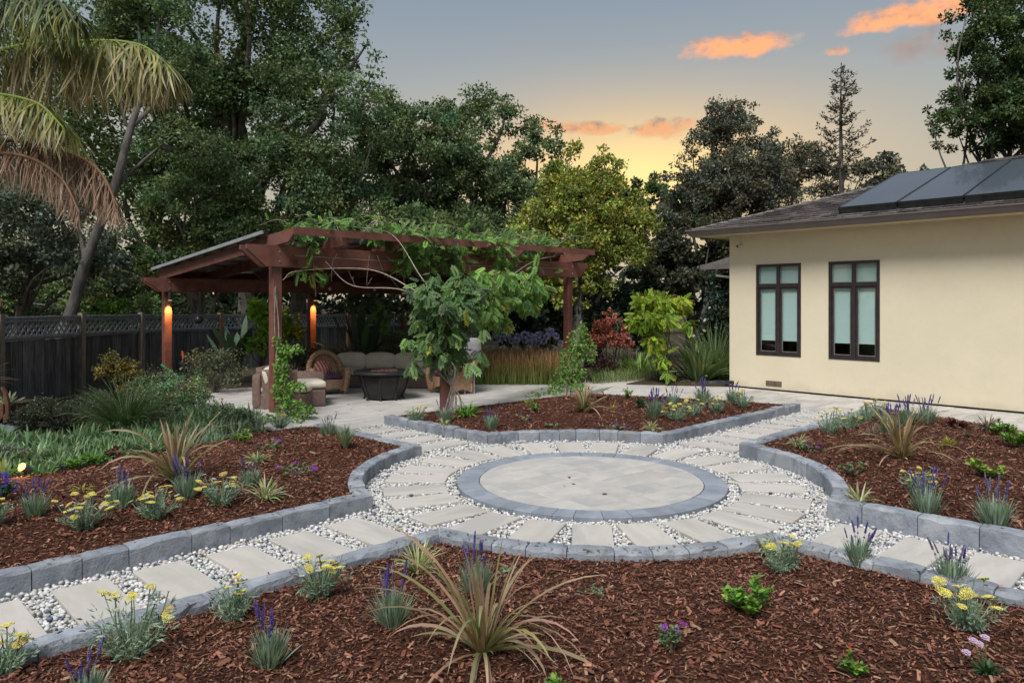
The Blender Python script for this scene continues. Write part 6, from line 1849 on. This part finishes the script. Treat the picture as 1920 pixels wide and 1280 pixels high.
# a few fallen leaves on the paving
rng = np.random.default_rng(490); mb = MB(); n = 150
q = np.column_stack([rng.uniform(-4.5, 6.5, n), rng.uniform(8.5, 14.8, n)]); ok = np.zeros(n, bool)
for pp_ in patio_polys: ok |= in_poly(q[:, 0], q[:, 1], pp_)
q = q[ok]; q2 = C0 + rng.normal(size=(6, 2)) * .55; q2 = q2[np.linalg.norm(q2 - C0, axis=1) < 1.2]
q3 = np.concatenate([np.column_stack([q, np.full(len(q), .012)]), np.column_stack([q2, np.full(len(q2), .034)])]); n = len(q3)
ya = rng.uniform(0, 6.28, n); fr = frames(np.stack([np.cos(ya), np.sin(ya), rng.normal(0, .1, n)], 1), unit(np.array([0, 0, 1.]) + rng.normal(size=(n, 3)) * .2))
scatter(mb, OVAL_V, OVAL_F, fr * rng.uniform(.02, .055, n)[:, None, None], q3, pick(rng, [(0.10, 0.06, 0.035), (0.06, 0.045, 0.03), (0.2, 0.13, 0.06)], n))
tag(mb.build('fallen_leaves', M['leaf']), 'few dry leaves fallen on the paving', 'fallen leaves', kind='stuff')

# ================================================================== plants in the mulch
def root(px, py, bed):
    z = BASEZ[bed] + .03
    for _ in range(3):
        q = G(px, py, z); z = float(bed_h(bed, q[0], q[1]))
    return np.array([q[0], q[1], z - .004]), q[1] / FPX          # root, metres per photo pixel


# shared flower meshes ------------------------------------------------
rng = np.random.default_rng(500)
OCT_V = np.array([(1, 0, 0), (-1, 0, 0), (0, 1, 0), (0, -1, 0), (0, 0, 1), (0, 0, -1)], float)
OCT_F = np.array([(0, 2, 4), (2, 1, 4), (1, 3, 4), (3, 0, 4), (2, 0, 5), (1, 2, 5), (3, 1, 5), (0, 3, 5)])


def spike_mesh(seed, cols):
    rng = np.random.default_rng(seed); m_ = MB()
    m_.tube([(0, 0, 0), (.01, .005, .5), (0, 0, 1)], [.008, .007, .006], 4, col=(.13, .19, .11))
    for z, k in [(.66, 3), (.78, 4), (.82, 6), (.86, 6), (.90, 6), (.94, 6), (.975, 5), (1.0, 3)]:
        a = np.linspace(0, 2 * math.pi, k, endpoint=False) + rng.random() * 3
        r = .022 if z < .97 else .012
        q = np.stack([r * np.cos(a), r * np.sin(a), np.full(k, z)], 1)
        s = rng.uniform(.7, 1.2, (k, 1, 1)) * np.diag([.020, .020, .032])
        scatter(m_, OCT_V, OCT_F, s, q, pick(rng, cols, k, .2))
    return m_.mesh('flower_spike', M['petal'])


VIO = [(0.07, 0.05, 0.20), (0.11, 0.08, 0.27), (0.045, 0.035, 0.13)]
SPIKES = [spike_mesh(510 + k, VIO) for k in range(4)]
FADED = [spike_mesh(516 + k, [(0.13, 0.11, 0.20), (0.17, 0.15, 0.22), (0.10, 0.09, 0.14)]) for k in range(2)]


def head_mesh(seed, cols, dome=.22, k=64, size=.13):
    rng = np.random.default_rng(seed); m_ = MB()
    r = np.sqrt((np.arange(k) + .5) / k); a = np.arange(k) * 2.39996
    q = np.stack([r * np.cos(a), r * np.sin(a), dome * (1 - r ** 2) + rng.normal(size=k) * .03], 1)
    q[:, :2] *= 1 + .10 * np.sin(3 * a)[:, None]
    s = rng.uniform(.8, 1.25, (k, 1, 1)) * np.diag([size, size, size * .8])
    scatter(m_, OCT_V, OCT_F, s, q, pick(rng, cols, k, .15))
    for j in range(5):
        aa = j * 1.257; m_.tube([(.55 * math.cos(aa), .55 * math.sin(aa), dome * .5), (0, 0, -.55)], .045, 3, col=(.16, .22, .13), cap=False)
    return m_.mesh('flower_head', M['petal'])


YE = [(0.60, 0.52, 0.09), (0.53, 0.45, 0.08), (0.66, 0.60, 0.19)]
YHEADS = [head_mesh(520 + k, YE) for k in range(3)] + [head_mesh(524, [(0.50, 0.40, 0.12), (0.42, 0.30, 0.10), (0.56, 0.46, 0.16)])]
WHEAD = head_mesh(526, [(0.46, 0.50, 0.42), (0.55, 0.57, 0.48), (0.38, 0.43, 0.35)])
PHEAD = head_mesh(527, [(0.24, 0.03, 0.36), (0.32, 0.05, 0.44), (0.18, 0.02, 0.28)], .35, 36, .17)
SHEAD = head_mesh(528, [(0.52, 0.38, 0.52), (0.6, 0.46, 0.58), (0.44, 0.30, 0.46)], .35, 60, .14)
LAVC = [(0.23, 0.32, 0.225), (0.29, 0.385, 0.29), (0.18, 0.26, 0.17), (0.36, 0.44, 0.36)]


def lavender(q, k, H, W, label, seed, nsp=9, sp_h=.5):
    """H,W in photo pixels; flowers take the top part"""
    rng = np.random.default_rng(seed); h, w = H * k * rng.uniform(.88, 1.1), W * k * rng.uniform(.85, 1.15); fade = rng.choice([.1, .25, .55])
    t = empty('lavender', q, label, 'lavender', 'lavender plants in the beds')
    m_ = MB(); hf = h * (1 - sp_h * .62)
    blades(m_, rng, 190, (0, 0, 0), (hf * .55, hf * 1.0), (max(.0045, .0035 + k * .9), max(.008, .005 + k * 1.2)), (58, 90), (-15, 25), 3, LAVC, spread=w * .24)
    blades(m_, rng, 60, (0, 0, 0), (hf * .4, hf * .75), (.006, .010), (40, 75), (-20, 25), 3, LAVC, spread=w * .30)
    m_.build('foliage', M['leaf'], t)
    for j in range(nsp):
        a = rng.uniform(0, 2 * math.pi); tl = rng.uniform(.02, .42)
        L = h * rng.uniform(.6, 1.08) / math.cos(tl)
        o = link('flower_spike', FADED[rng.integers(2)] if rng.random() < fade else SPIKES[rng.integers(4)], t, loc=(w * .14 * math.cos(a), w * .14 * math.sin(a), 0), rot=(tl * math.sin(a) * -1, tl * math.cos(a), rng.uniform(0, 6)))
        sw_ = max(.15, h * .62) * float(rng.uniform(.7, 1.15)); o.scale = (sw_, sw_, L)
    return t


YAC = [(0.24, 0.34, 0.245), (0.31, 0.42, 0.31), (0.18, 0.27, 0.18), (0.39, 0.48, 0.38)]


def yarrow(q, k, H, W, label, seed, nh=12, nw=4, old=.2, sprawl=1.0, hs=1.0, lean=0.0):
    rng = np.random.default_rng(seed); h, w = H * k * rng.uniform(.9, 1.1), W * k * rng.uniform(.88, 1.12)
    t = empty('yarrow', q, label, 'yarrow', 'yellow yarrow plants in the beds')
    m_ = MB(); ns = 34
    a = rng.uniform(0, 2 * math.pi, ns)
    st = blades(m_, rng, ns, (0, 0, 0), (h * .35, h * .72), (.004, .007), (38, 88), (-25, 30), 5, YAC, az=a, spread=w * .12)
    n = 820
    i = rng.integers(0, ns, n); j = rng.integers(0, 6, n)
    qq = st[i, j] + rng.normal(size=(n, 3)) * .006
    ax = unit(np.stack([np.cos(a[i]), np.sin(a[i]), np.full(n, .7)], 1) + rng.normal(size=(n, 3)) * .75)
    fr = frames(ax, rdir(rng, n)); s = rng.uniform(.02, .042, n) * (.6 + h * 1.5)
    scatter(m_, LEAF_V, LEAF_F, fr * np.stack([s * .38, s, s], 1)[:, None, :], qq, pick(rng, YAC, n, .2))
    m_.build('foliage', M['leaf'], t)
    for j in range(nh + nw):
        aa = rng.uniform(0, 2 * math.pi); r = w * .5 * math.sqrt(rng.random()) * sprawl
        z = h * rng.uniform(.58, 1.0) * (1 - .25 * (r / (w * .5 + 1e-6)))
        e = np.array([r * math.cos(aa) + lean * w, r * math.sin(aa), z])
        stm = MB(); stm.tube(spline([e * [.15, .15, .1], e * [.65, .65, .55] + rng.normal(size=3) * .008, e], 3), np.linspace(.0035, .0025, 7) * (1 + k * 60), 4, col=(.15, .21, .13), cap=False)
        so = stm.build('flower_stem', M['petal'], t)
        hm = WHEAD if j >= nh else (YHEADS[3] if rng.random() < old else YHEADS[rng.integers(3)])
        o = link('flower_head', hm, so, loc=e, rot=(rng.normal() * .28, rng.normal() * .28, rng.uniform(0, 6)))
        o.scale = (float(rng.uniform(.019, .034) * hs * (1 if j < nh else .6)),) * 3
    return t


def flax(q, k, H, W, label, seed, n=38, cols=None, tip=None, wide=(.020, .036), elev=(25, 88), droop=(25, 115)):
    rng = np.random.default_rng(seed); h, w = H * k, W * k
    t = empty('flax', q, label, 'flax', 'bronze flax plants')
    cols = cols or [(0.15, 0.19, 0.06), (0.28, 0.17, 0.10), (0.38, 0.25, 0.17), (0.18, 0.22, 0.08)]
    tip = tip or [(0.42, 0.30, 0.21), (0.50, 0.36, 0.27), (0.27, 0.26, 0.11), (0.44, 0.25, 0.18)]
    for j in range(n):
        m_ = MB()
        up = j < n * .22
        L = (h * .85, h * 1.15) if up else (w * .40, w * .82)
        blades(m_, rng, 1, (0, 0, 0), L, (wide[0], wide[1]), (72, 88) if up else elev, (0, 25) if up else droop, 8, cols, tip, spread=.03, jit=.2, curl=.12)
        m_.build('leaf', M['leaf'], t, smooth=True)
    m_ = MB(); blades(m_, rng, 45, (0, 0, 0), (h * .25, h * .5), (wide[0] * .5, wide[1] * .6), (40, 88), (0, 60), 5, [(0.13, 0.16, 0.05), (0.22, 0.16, 0.07)], tip, spread=.03); m_.build('inner_leaves', M['leaf'], t)
    return t


def tuft(name, cat, q, k, H, W, label, seed, cols, n=70, wide=(.007, .013), tip=None, elev=(25, 88), droop=(20, 100), group=None):
    rng = np.random.default_rng(seed); h, w = H * k, W * k
    t = empty(name, q, label, cat, group); m_ = MB()
    blades(m_, rng, n, (0, 0, 0), (max(h, w * .5) * .6, max(h, w * .5) * 1.15), wide, elev, droop, 5, cols, tip, spread=w * .08); m_.build('leaves', M['leaf'], t)
    return t


def leafy(name, cat, q, k, H, W, label, seed, cols, n=260, size=.035, tV=OVAL_V, tF=OVAL_F, heads=None, nh=0, hs=.022, group=None, whorl=True):
    """small bush: whorls of leaves on short stems"""
    rng = np.random.default_rng(seed); h, w = H * k, W * k
    t = empty(name, q, label, cat, group); m_ = MB(); st = MB()
    ns = max(7, n // 22)
    a = rng.uniform(0, 2 * math.pi, ns); r = w * .5 * np.sqrt(rng.random(ns))
    tips = np.stack([r * np.cos(a), r * np.sin(a) * .8, h * rng.uniform(.35, 1.0, ns) * (1 - .45 * (r / (w * .5)) ** 2)], 1)
    for e in tips: st.tube(spline([(0, 0, 0), e * [.5, .5, .4], e], 3), np.linspace(.004, .002, 7) * (1 + k * 80), 4, col=(.14, .12, .07), cap=False)
    i = rng.integers(0, ns, n); f = rng.uniform(.45, 1.0, n)[:, None]
    qq = tips[i] * f + rng.normal(size=(n, 3)) * size * .18
    aa = rng.uniform(0, 2 * math.pi, n)
    ax = unit(np.stack([np.cos(aa), np.sin(aa), rng.uniform(.1, 1.1, n)], 1))
    fr = frames(ax, unit(np.array([0, 0, 1.]) + rng.normal(size=(n, 3)) * .3)); s = size * rng.uniform(.6, 1.25, n)
    scatter(m_, tV, tF, fr * s[:, None, None], qq, pick(rng, cols, n, .2))
    m_.build('foliage', M['leaf'], t); st.build('stems', M['petal'], t)
    for j in range(nh):
        e = tips[rng.integers(ns)] + np.array([rng.normal() * size, rng.normal() * size, size * rng.uniform(.3, 1.2)])
        o = link('flower_head', heads, t, loc=e, rot=(rng.normal() * .5, rng.normal() * .5, 0)); o.scale = (hs * float(rng.uniform(.7, 1.2)),) * 3
    return t


VAR = [(0.42, 0.44, 0.24), (0.52, 0.52, 0.34), (0.24, 0.32, 0.10), (0.36, 0.40, 0.18)]
GREEN = [(0.10, 0.24, 0.03), (0.16, 0.34, 0.04), (0.07, 0.17, 0.025), (0.22, 0.38, 0.06)]
YGRN = [(0.22, 0.34, 0.05), (0.30, 0.40, 0.08), (0.15, 0.26, 0.04)]
SAGE = [(0.17, 0.25, 0.12), (0.22, 0.31, 0.165), (0.13, 0.2, 0.09)]
YTU = [(0.46, 0.40, 0.10), (0.38, 0.34, 0.09), (0.28, 0.28, 0.07)]
RED = [(0.14, 0.035, 0.03), (0.10, 0.025, 0.025), (0.2, 0.06, 0.045)]

# ---- near bed
B = 'near'
q, k = root(905, 1222, B); flax(q, k, 205, 400, 'largest bronze flax with long arching leaves nearest the viewer', 600, 60, wide=(.011, .024), elev=(20, 78), droop=(45, 135))
for (px, py, H, W, nsp, lab) in (
        (735, 1172, 105, 62, 10, 'lavender just left of the largest flax'),
        (505, 1248, 120, 62, 8, 'lavender at the lower left between two yarrows and the flax'),
        (893, 1112, 92, 62, 12, 'lavender standing right behind the largest flax'),
        (1610, 1060, 82, 58, 9, 'lavender beside the near kerb, right of the first yarrow clump'),
        (1785, 1095, 90, 70, 14, 'lavender directly behind the yarrow at the lower right'),
        (165, 1320, 110, 70, 9, 'lavender cut by the bottom edge at the lower left')):
    q, k = root(px, py, B); lavender(q, k, H, W, lab, 610 + px, nsp)
for (px, py, H, W, nh, nw, hs, lab) in (
        (600, 1118, 95, 92, 11, 5, .95, 'yarrow behind the kerb left of the variegated grass'),
        (438, 1162, 105, 62, 5, 2, .8, 'small yarrow with few heads left of the middle yarrow'),
        (245, 1232, 150, 150, 8, 7, 1.0, 'sprawling yarrow with tall stems over the near kerb at the lower left'),
        (8, 1262, 105, 90, 8, 1, 1.05, 'yarrow cut by the left picture edge in the near bed'),
        (1462, 1070, 85, 95, 7, 4, 1.0, 'yarrow on the near kerb right of the circle'),
        (1812, 1178, 120, 130, 10, 2, 1.15, 'yarrow with big yellow heads at the lower right')):
    q, k = root(px, py, B); yarrow(q, k, H, W, lab, 650 + px, nh, nw, hs=hs)
q, k = root(783, 1072, B); tuft('variegated_grass', 'grass', q, k, 62, 95, 'cream striped grass tuft behind the near kerb, left of the flax', 660, VAR, 90, (.007, .013), group='cream striped grasses')
q, k = root(1435, 1035, B); tuft('variegated_grass', 'grass', q, k, 40, 55, 'cream striped grass beside the yarrow on the near kerb', 661, VAR, 50, (.006, .010), group='cream striped grasses')
q, k = root(1408, 1148, B); leafy('bright_shrub', 'shrub', q, k, 78, 105, 'small bright green shrub alone in the right half of the near bed', 662, GREEN, 330, .042)
q, k = root(1258, 1222, B); leafy('verbena', 'verbena', q, k, 62, 70, 'verbena with purple heads right of the largest flax', 663, SAGE, 170, .026, heads=PHEAD, nh=4, hs=.018, group='purple verbenas')
q, k = root(945, 1072, B); leafy('pale_groundcover', 'plant', q, k, 16, 60, 'pale variegated creeping plant behind the flax', 664, [(0.3, 0.36, 0.22), (0.2, 0.28, 0.14)], 120, .02)
q, k = root(1115, 1112, B); leafy('small_seedling', 'plant', q, k, 14, 80, 'thin green seedling in the middle of the near bed', 665, SAGE, 60, .02)
q, k = root(1850, 1262, B); tuft('scabiosa', 'scabiosa', q, k, 34, 60, 'dark green tuft with pink pincushion flowers at the lower right corner', 666, [(0.035, 0.08, 0.03), (0.05, 0.11, 0.04)], 70, (.008, .014))
sc = bpy.data.objects[[o.name for o in bpy.data.objects if o.name.startswith('scabiosa')][0]]
for (px, py) in ((1825, 1200), (1847, 1194), (1812, 1222), (1836, 1206)):
    e = P(px, py, q[1] - .02) - q
    st = MB(); st.tube([(0, 0, 0), e * [.6, .6, .5], e], .003, 4, col=(.1, .15, .06), cap=False); so = st.build('flower_stem', M['petal'], sc)
    o = link('flower_head', SHEAD, so, loc=e, rot=(.35, 0, 0)); o.scale = (.019,) * 3
q, k = root(1595, 1262, B); leafy('red_flower_plant', 'plant', q, k, 45, 60, 'small green plant with red buds at the bottom right of the near bed', 667, GREEN, 110, .032, heads=head_mesh(529, [(0.45, 0.03, 0.03), (0.5, 0.08, 0.03)], .4, 24, .2), nh=3, hs=.012)
q, k = root(1042, 1295, B); leafy('green_sprig', 'plant', q, k, 30, 50, 'green sprig cut by the bottom edge below the flax', 668, GREEN, 70, .035)

# ---- left bed
B = 'left'
q, k = root(330, 902, B); flax(q, k, 108, 230, 'bronze flax with drooping tan leaves in the left bed', 700, 46, wide=(.022, .040), tip=[(0.44, 0.32, 0.23), (0.5, 0.36, 0.27), (0.34, 0.25, 0.13)])
for (px, py, H, W, nsp, lab) in (
        (66, 965, 78, 52, 11, 'lavender left of the left bed yarrows, below the spotlight'),
        (226, 950, 78, 58, 10, 'lavender between the first two yarrows of the left bed'),
        (352, 932, 76, 56, 13, 'lavender in front of the flax in the left bed'),
        (470, 912, 55, 34, 7, 'thin lavender behind the white grass of the left bed'),
        (618, 815, 40, 42, 8, 'lavender at the back kerb of the left bed')):
    q, k = root(px, py, B); lavender(q, k, H, W, lab, 710 + px, nsp)
for (px, py, H, W, nh, nw, hs, lab) in (
        (158, 990, 76, 105, 15, 6, 1.0, 'widest yarrow at the front of the left bed'),
        (292, 970, 68, 92, 11, 8, 1.0, 'yarrow in front of the flax, middle of three in the left bed'),
        (416, 945, 64, 92, 11, 8, 1.0, 'yarrow nearest the circle in the left bed'),
        (-18, 985, 62, 70, 9, 1, 1.1, 'yarrow cut by the left picture edge in the left bed'),
        (525, 800, 40, 60, 6, 2, .9, 'small yarrow at the jasmine foot beside the patio')):
    q, k = root(px, py, B); yarrow(q, k, H, W, lab, 750 + px, nh, nw, hs=hs)
for (px, py, H, W, lab) in ((497, 935, 52, 85, 'cream striped grass with long tips near the left bed kerb'), (482, 866, 30, 52, 'small cream striped grass right of the left bed flax'), (648, 840, 44, 38, 'upright pale grass at the tip of the left bed')):
    q, k = root(px, py, B); tuft('variegated_grass', 'grass', q, k, H, W, lab, 760 + px, VAR if px != 648 else [(0.2, 0.27, 0.16), (0.28, 0.34, 0.2)], 60 if px != 648 else 110, (.008, .014), group='cream striped grasses', elev=(20, 85) if px != 648 else (60, 90), droop=(20, 100) if px != 648 else (0, 40))
q, k = root(560, 886, B); leafy('verbena', 'verbena', q, k, 20, 110, 'creeping verbena with bright purple heads in the left bed', 770, SAGE, 240, .026, heads=PHEAD, nh=6, hs=.024, group='purple verbenas')
q, k = root(515, 846, B); leafy('verbena', 'verbena', q, k, 22, 75, 'verbena behind the small cream striped grass', 771, SAGE, 170, .028, heads=PHEAD, nh=4, hs=.018, group='purple verbenas')
q, k = root(155, 918, B); tuft('yellow_tuft', 'grass', q, k, 14, 46, 'flat yellow tuft between spotlight and left flax', 772, YTU, 60, (.008, .012), elev=(10, 50))
for (px, py, H, W, lab) in ((133, 880, 26, 32, 'small green shrub next to the garden spotlight'), (178, 874, 32, 46, 'small green shrub left of the red heuchera'), (458, 834, 36, 44, 'yellow green shrub below the jasmine')):
    q, k = root(px, py, B); leafy('small_shrub', 'shrub', q, k, H, W, lab, 780 + px, GREEN if px < 400 else YGRN, 150, .045, group='small green shrubs')
q, k = root(212, 858, B); leafy('heuchera', 'heuchera', q, k, 24, 60, 'dark red leaved heuchera at the back of the left bed', 790, RED, 110, .06, group='heucheras')
q, k = root(-4, 938, B); leafy('pansy', 'pansy', q, k, 46, 60, 'dark green pansy with blue violet flowers at the left edge', 791, [(0.035, 0.10, 0.04), (0.05, 0.13, 0.05)], 120, .045, heads=head_mesh(530, [(0.05, 0.03, 0.30), (0.09, 0.04, 0.4)], .3, 26, .2), nh=14, hs=.026)

# ---- far bed
B = 'far'
q, k = root(1094, 772, B); flax(q, k, 52, 110, 'small bronze flax in the bed behind the circle', 800, 40, wide=(.022, .036))
for (px, py, H, W, nsp, lab) in (
        (921, 803, 46, 30, 9, 'lavender left of the cream tuft in the far bed'),
        (836, 790, 42, 34, 5, 'lavender at the foot of the wisteria post'),
        (1227, 783, 54, 32, 12, 'lavender beside the yarrow group of the far bed'),
        (1262, 762, 40, 34, 12, 'lavender at the back edge of the far bed, left one'),
        (1318, 758, 46, 34, 13, 'lavender at the back edge of the far bed, middle one'),
        (1375, 756, 40, 34, 9, 'lavender at the back edge of the far bed, right one')):
    q, k = root(px, py, B); lavender(q, k, H, W, lab, 810 + px, nsp)
for (px, py, H, W, nh, nw, lab) in (
        (779, 790, 40, 50, 7, 2, 'yarrow inside the left corner of the far bed'),
        (1268, 788, 42, 60, 13, 1, 'front yarrow of the group on the far bed'),
        (1300, 778, 38, 50, 10, 1, 'second yarrow of the group on the far bed'),
        (1342, 772, 40, 52, 11, 1, 'third yarrow of the group on the far bed'),
        (1392, 762, 38, 52, 10, 1, 'last yarrow of the group on the far bed, nearest the house')):
    q, k = root(px, py, B); yarrow(q, k, H, W, lab, 850 + px, nh, nw, hs=1.05)
q, k = root(1220, 806, B); tuft('variegated_grass', 'grass', q, k, 24, 46, 'cream striped tuft at the front of the far bed', 860, VAR, 50, (.009, .015), group='cream striped grasses')
q, k = root(832, 800, B); tuft('variegated_grass', 'grass', q, k, 20, 34, 'cream striped tuft at the foot of the wisteria post', 861, VAR, 40, (.009, .015), group='cream striped grasses')
q, k = root(875, 780, B); tuft('daylily', 'strap plant', q, k, 36, 60, 'fresh green strap leaved clump beside the wisteria stems', 862, [(0.12, 0.27, 0.04), (0.18, 0.35, 0.06)], 70, (.014, .022))
q, k = root(1150, 768, B); tuft('yellow_tuft', 'grass', q, k, 12, 24, 'small golden tuft right of the far bed flax', 863, YTU, 50, (.009, .013))
q, k = root(1036, 801, B); leafy('pale_groundcover', 'plant', q, k, 14, 32, 'pale variegated cushion at the front of the far bed', 864, [(0.34, 0.38, 0.26), (0.22, 0.28, 0.15)], 120, .028)
q, k = root(1155, 802, B); leafy('verbena', 'verbena', q, k, 12, 56, 'verbena mat with purple flowers at the front of the far bed', 865, SAGE, 150, .026, heads=PHEAD, nh=7, hs=.020, group='purple verbenas')
q, k = root(985, 786, B); leafy('verbena', 'verbena', q, k, 10, 56, 'green verbena mat with one purple flower left of the far bed flax', 866, SAGE, 150, .026, heads=PHEAD, nh=2, hs=.020, group='purple verbenas')
q, k = root(1203, 764, B); leafy('dark_shrub', 'shrub', q, k, 24, 26, 'dark green round shrub in the middle of the far bed', 867, [(0.03, 0.09, 0.04), (0.05, 0.12, 0.05)], 170, .04)
q, k = root(1180, 748, B); leafy('small_shrub', 'shrub', q, k, 26, 22, 'fresh green sprig at the back of the far bed', 868, GREEN, 90, .05, group='small green shrubs')
q, k = root(1130, 750, B); leafy('heuchera', 'heuchera', q, k, 14, 40, 'dark red heuchera at the back tip of the far bed', 869, RED, 90, .05, group='heucheras')
q, k = root(1238, 756, B); leafy('heuchera', 'heuchera', q, k, 24, 28, 'rusty red heuchera behind the lavender of the far bed', 870, [(0.22, 0.07, 0.035), (0.16, 0.05, 0.03)], 90, .05, group='heucheras')
q, k = root(995, 772, B); leafy('small_shrub', 'shrub', q, k, 26, 34, 'green shrublet at the left back edge of the far bed', 871, GREEN, 110, .045, group='small green shrubs')

# ---- right bed
B = 'right'
q, k = root(1690, 858, B); flax(q, k, 92, 190, 'straw coloured flax in the bed before the house', 900, 46, cols=[(0.30, 0.22, 0.10), (0.24, 0.18, 0.07), (0.36, 0.27, 0.14)], tip=[(0.46, 0.34, 0.21), (0.40, 0.29, 0.16)], wide=(.018, .032))
for (px, py, H, W, nsp, lab) in (
        (1668, 812, 58, 42, 11, 'lavender behind the straw coloured flax'),
        (1700, 796, 52, 44, 13, 'lavender in the back row of the house bed, middle one'),
        (1738, 792, 54, 44, 14, 'tall lavender in the back row nearest the house wall'),
        (1738, 962, 88, 62, 13, 'lavender with yarrow behind it in the house bed'),
        (1866, 988, 98, 66, 9, 'lavender near the right picture edge in the house bed')):
    q, k = root(px, py, B); lavender(q, k, H, W, lab, 910 + px, nsp)
for (px, py, H, W, nh, nw, lab) in (
        (1555, 812, 62, 62, 9, 2, 'front yarrow of the row on the house bed corner'),
        (1592, 804, 44, 55, 10, 1, 'second yarrow of the row on the house bed corner'),
        (1622, 792, 42, 52, 9, 1, 'third yarrow of the row on the house bed corner'),
        (1650, 784, 44, 50, 9, 1, 'last yarrow of the row on the house bed corner'),
        (1722, 930, 62, 70, 9, 7, 'yarrow standing just behind a lavender in the house bed')):
    q, k = root(px, py, B); yarrow(q, k, H, W, lab, 950 + px, nh, nw)
for (px, py, H, W, lab) in ((1494, 836, 30, 56, 'cream striped tuft at the tip of the house bed'), (1612, 946, 42, 60, 'cream striped tuft beside the curved kerb of the house bed')):
    q, k = root(px, py, B); tuft('variegated_grass', 'grass', q, k, H, W, lab, 960 + px, VAR, 60, (.008, .014), group='cream striped grasses')
q, k = root(1515, 846, B); leafy('verbena', 'verbena', q, k, 18, 60, 'low verbena with violet flowers at the tip of the house bed', 970, [(0.05, 0.12, 0.05), (0.08, 0.16, 0.06)], 190, .028, heads=PHEAD, nh=7, hs=.016, group='purple verbenas')
q, k = root(1602, 890, B); leafy('green_mound', 'plant', q, k, 38, 70, 'sage green mound with one upright stem left of the straw flax', 971, SAGE, 210, .03)
q, k = root(1778, 836, B); tuft('yellow_tuft', 'grass', q, k, 20, 36, 'round golden tuft right of the straw flax', 972, YTU, 130, (.006, .010), elev=(10, 88), droop=(0, 40))
for (px, py, H, W, lab) in ((1852, 895, 40, 76, 'bright green shrub in the middle of the house bed'), (1900, 838, 44, 60, 'bright green shrub at the right edge, front one'), (1885, 818, 34, 52, 'bright green shrub at the right edge, rear one')):
    q, k = root(px, py, B); leafy('small_shrub', 'shrub', q, k, H, W, lab, 980 + px, YGRN if px == 1852 else GREEN, 230, .05, group='small green shrubs')
q, k = root(1795, 802, B); leafy('heuchera', 'heuchera', q, k, 22, 48, 'dark red heuchera by the patio in front of the house', 990, RED, 120, .055, group='heucheras')
q, k = root(1852, 806, B); tuft('pink_thrift', 'thrift', q, k, 24, 66, 'grey green thrift with tiny pink flowers at the right edge', 991, [(0.14, 0.18, 0.11), (0.2, 0.22, 0.15)], 120, (.008, .012), tip=[(0.2, 0.2, 0.14), (0.42, 0.16, 0.16)])
q, k = root(1636, 818, B); tuft('dry_tuft', 'grass', q, k, 22, 30, 'dry grey tuft left of the straw flax', 992, [(0.2, 0.18, 0.14), (0.28, 0.25, 0.19)], 90, (.005, .008), droop=(0, 60))
q, k = root(1815, 820, B); tuft('dark_tuft', 'grass', q, k, 10, 30, 'dark wiry tuft behind the golden tuft', 993, [(0.05, 0.035, 0.03), (0.08, 0.05, 0.04)], 60, (.006, .010))
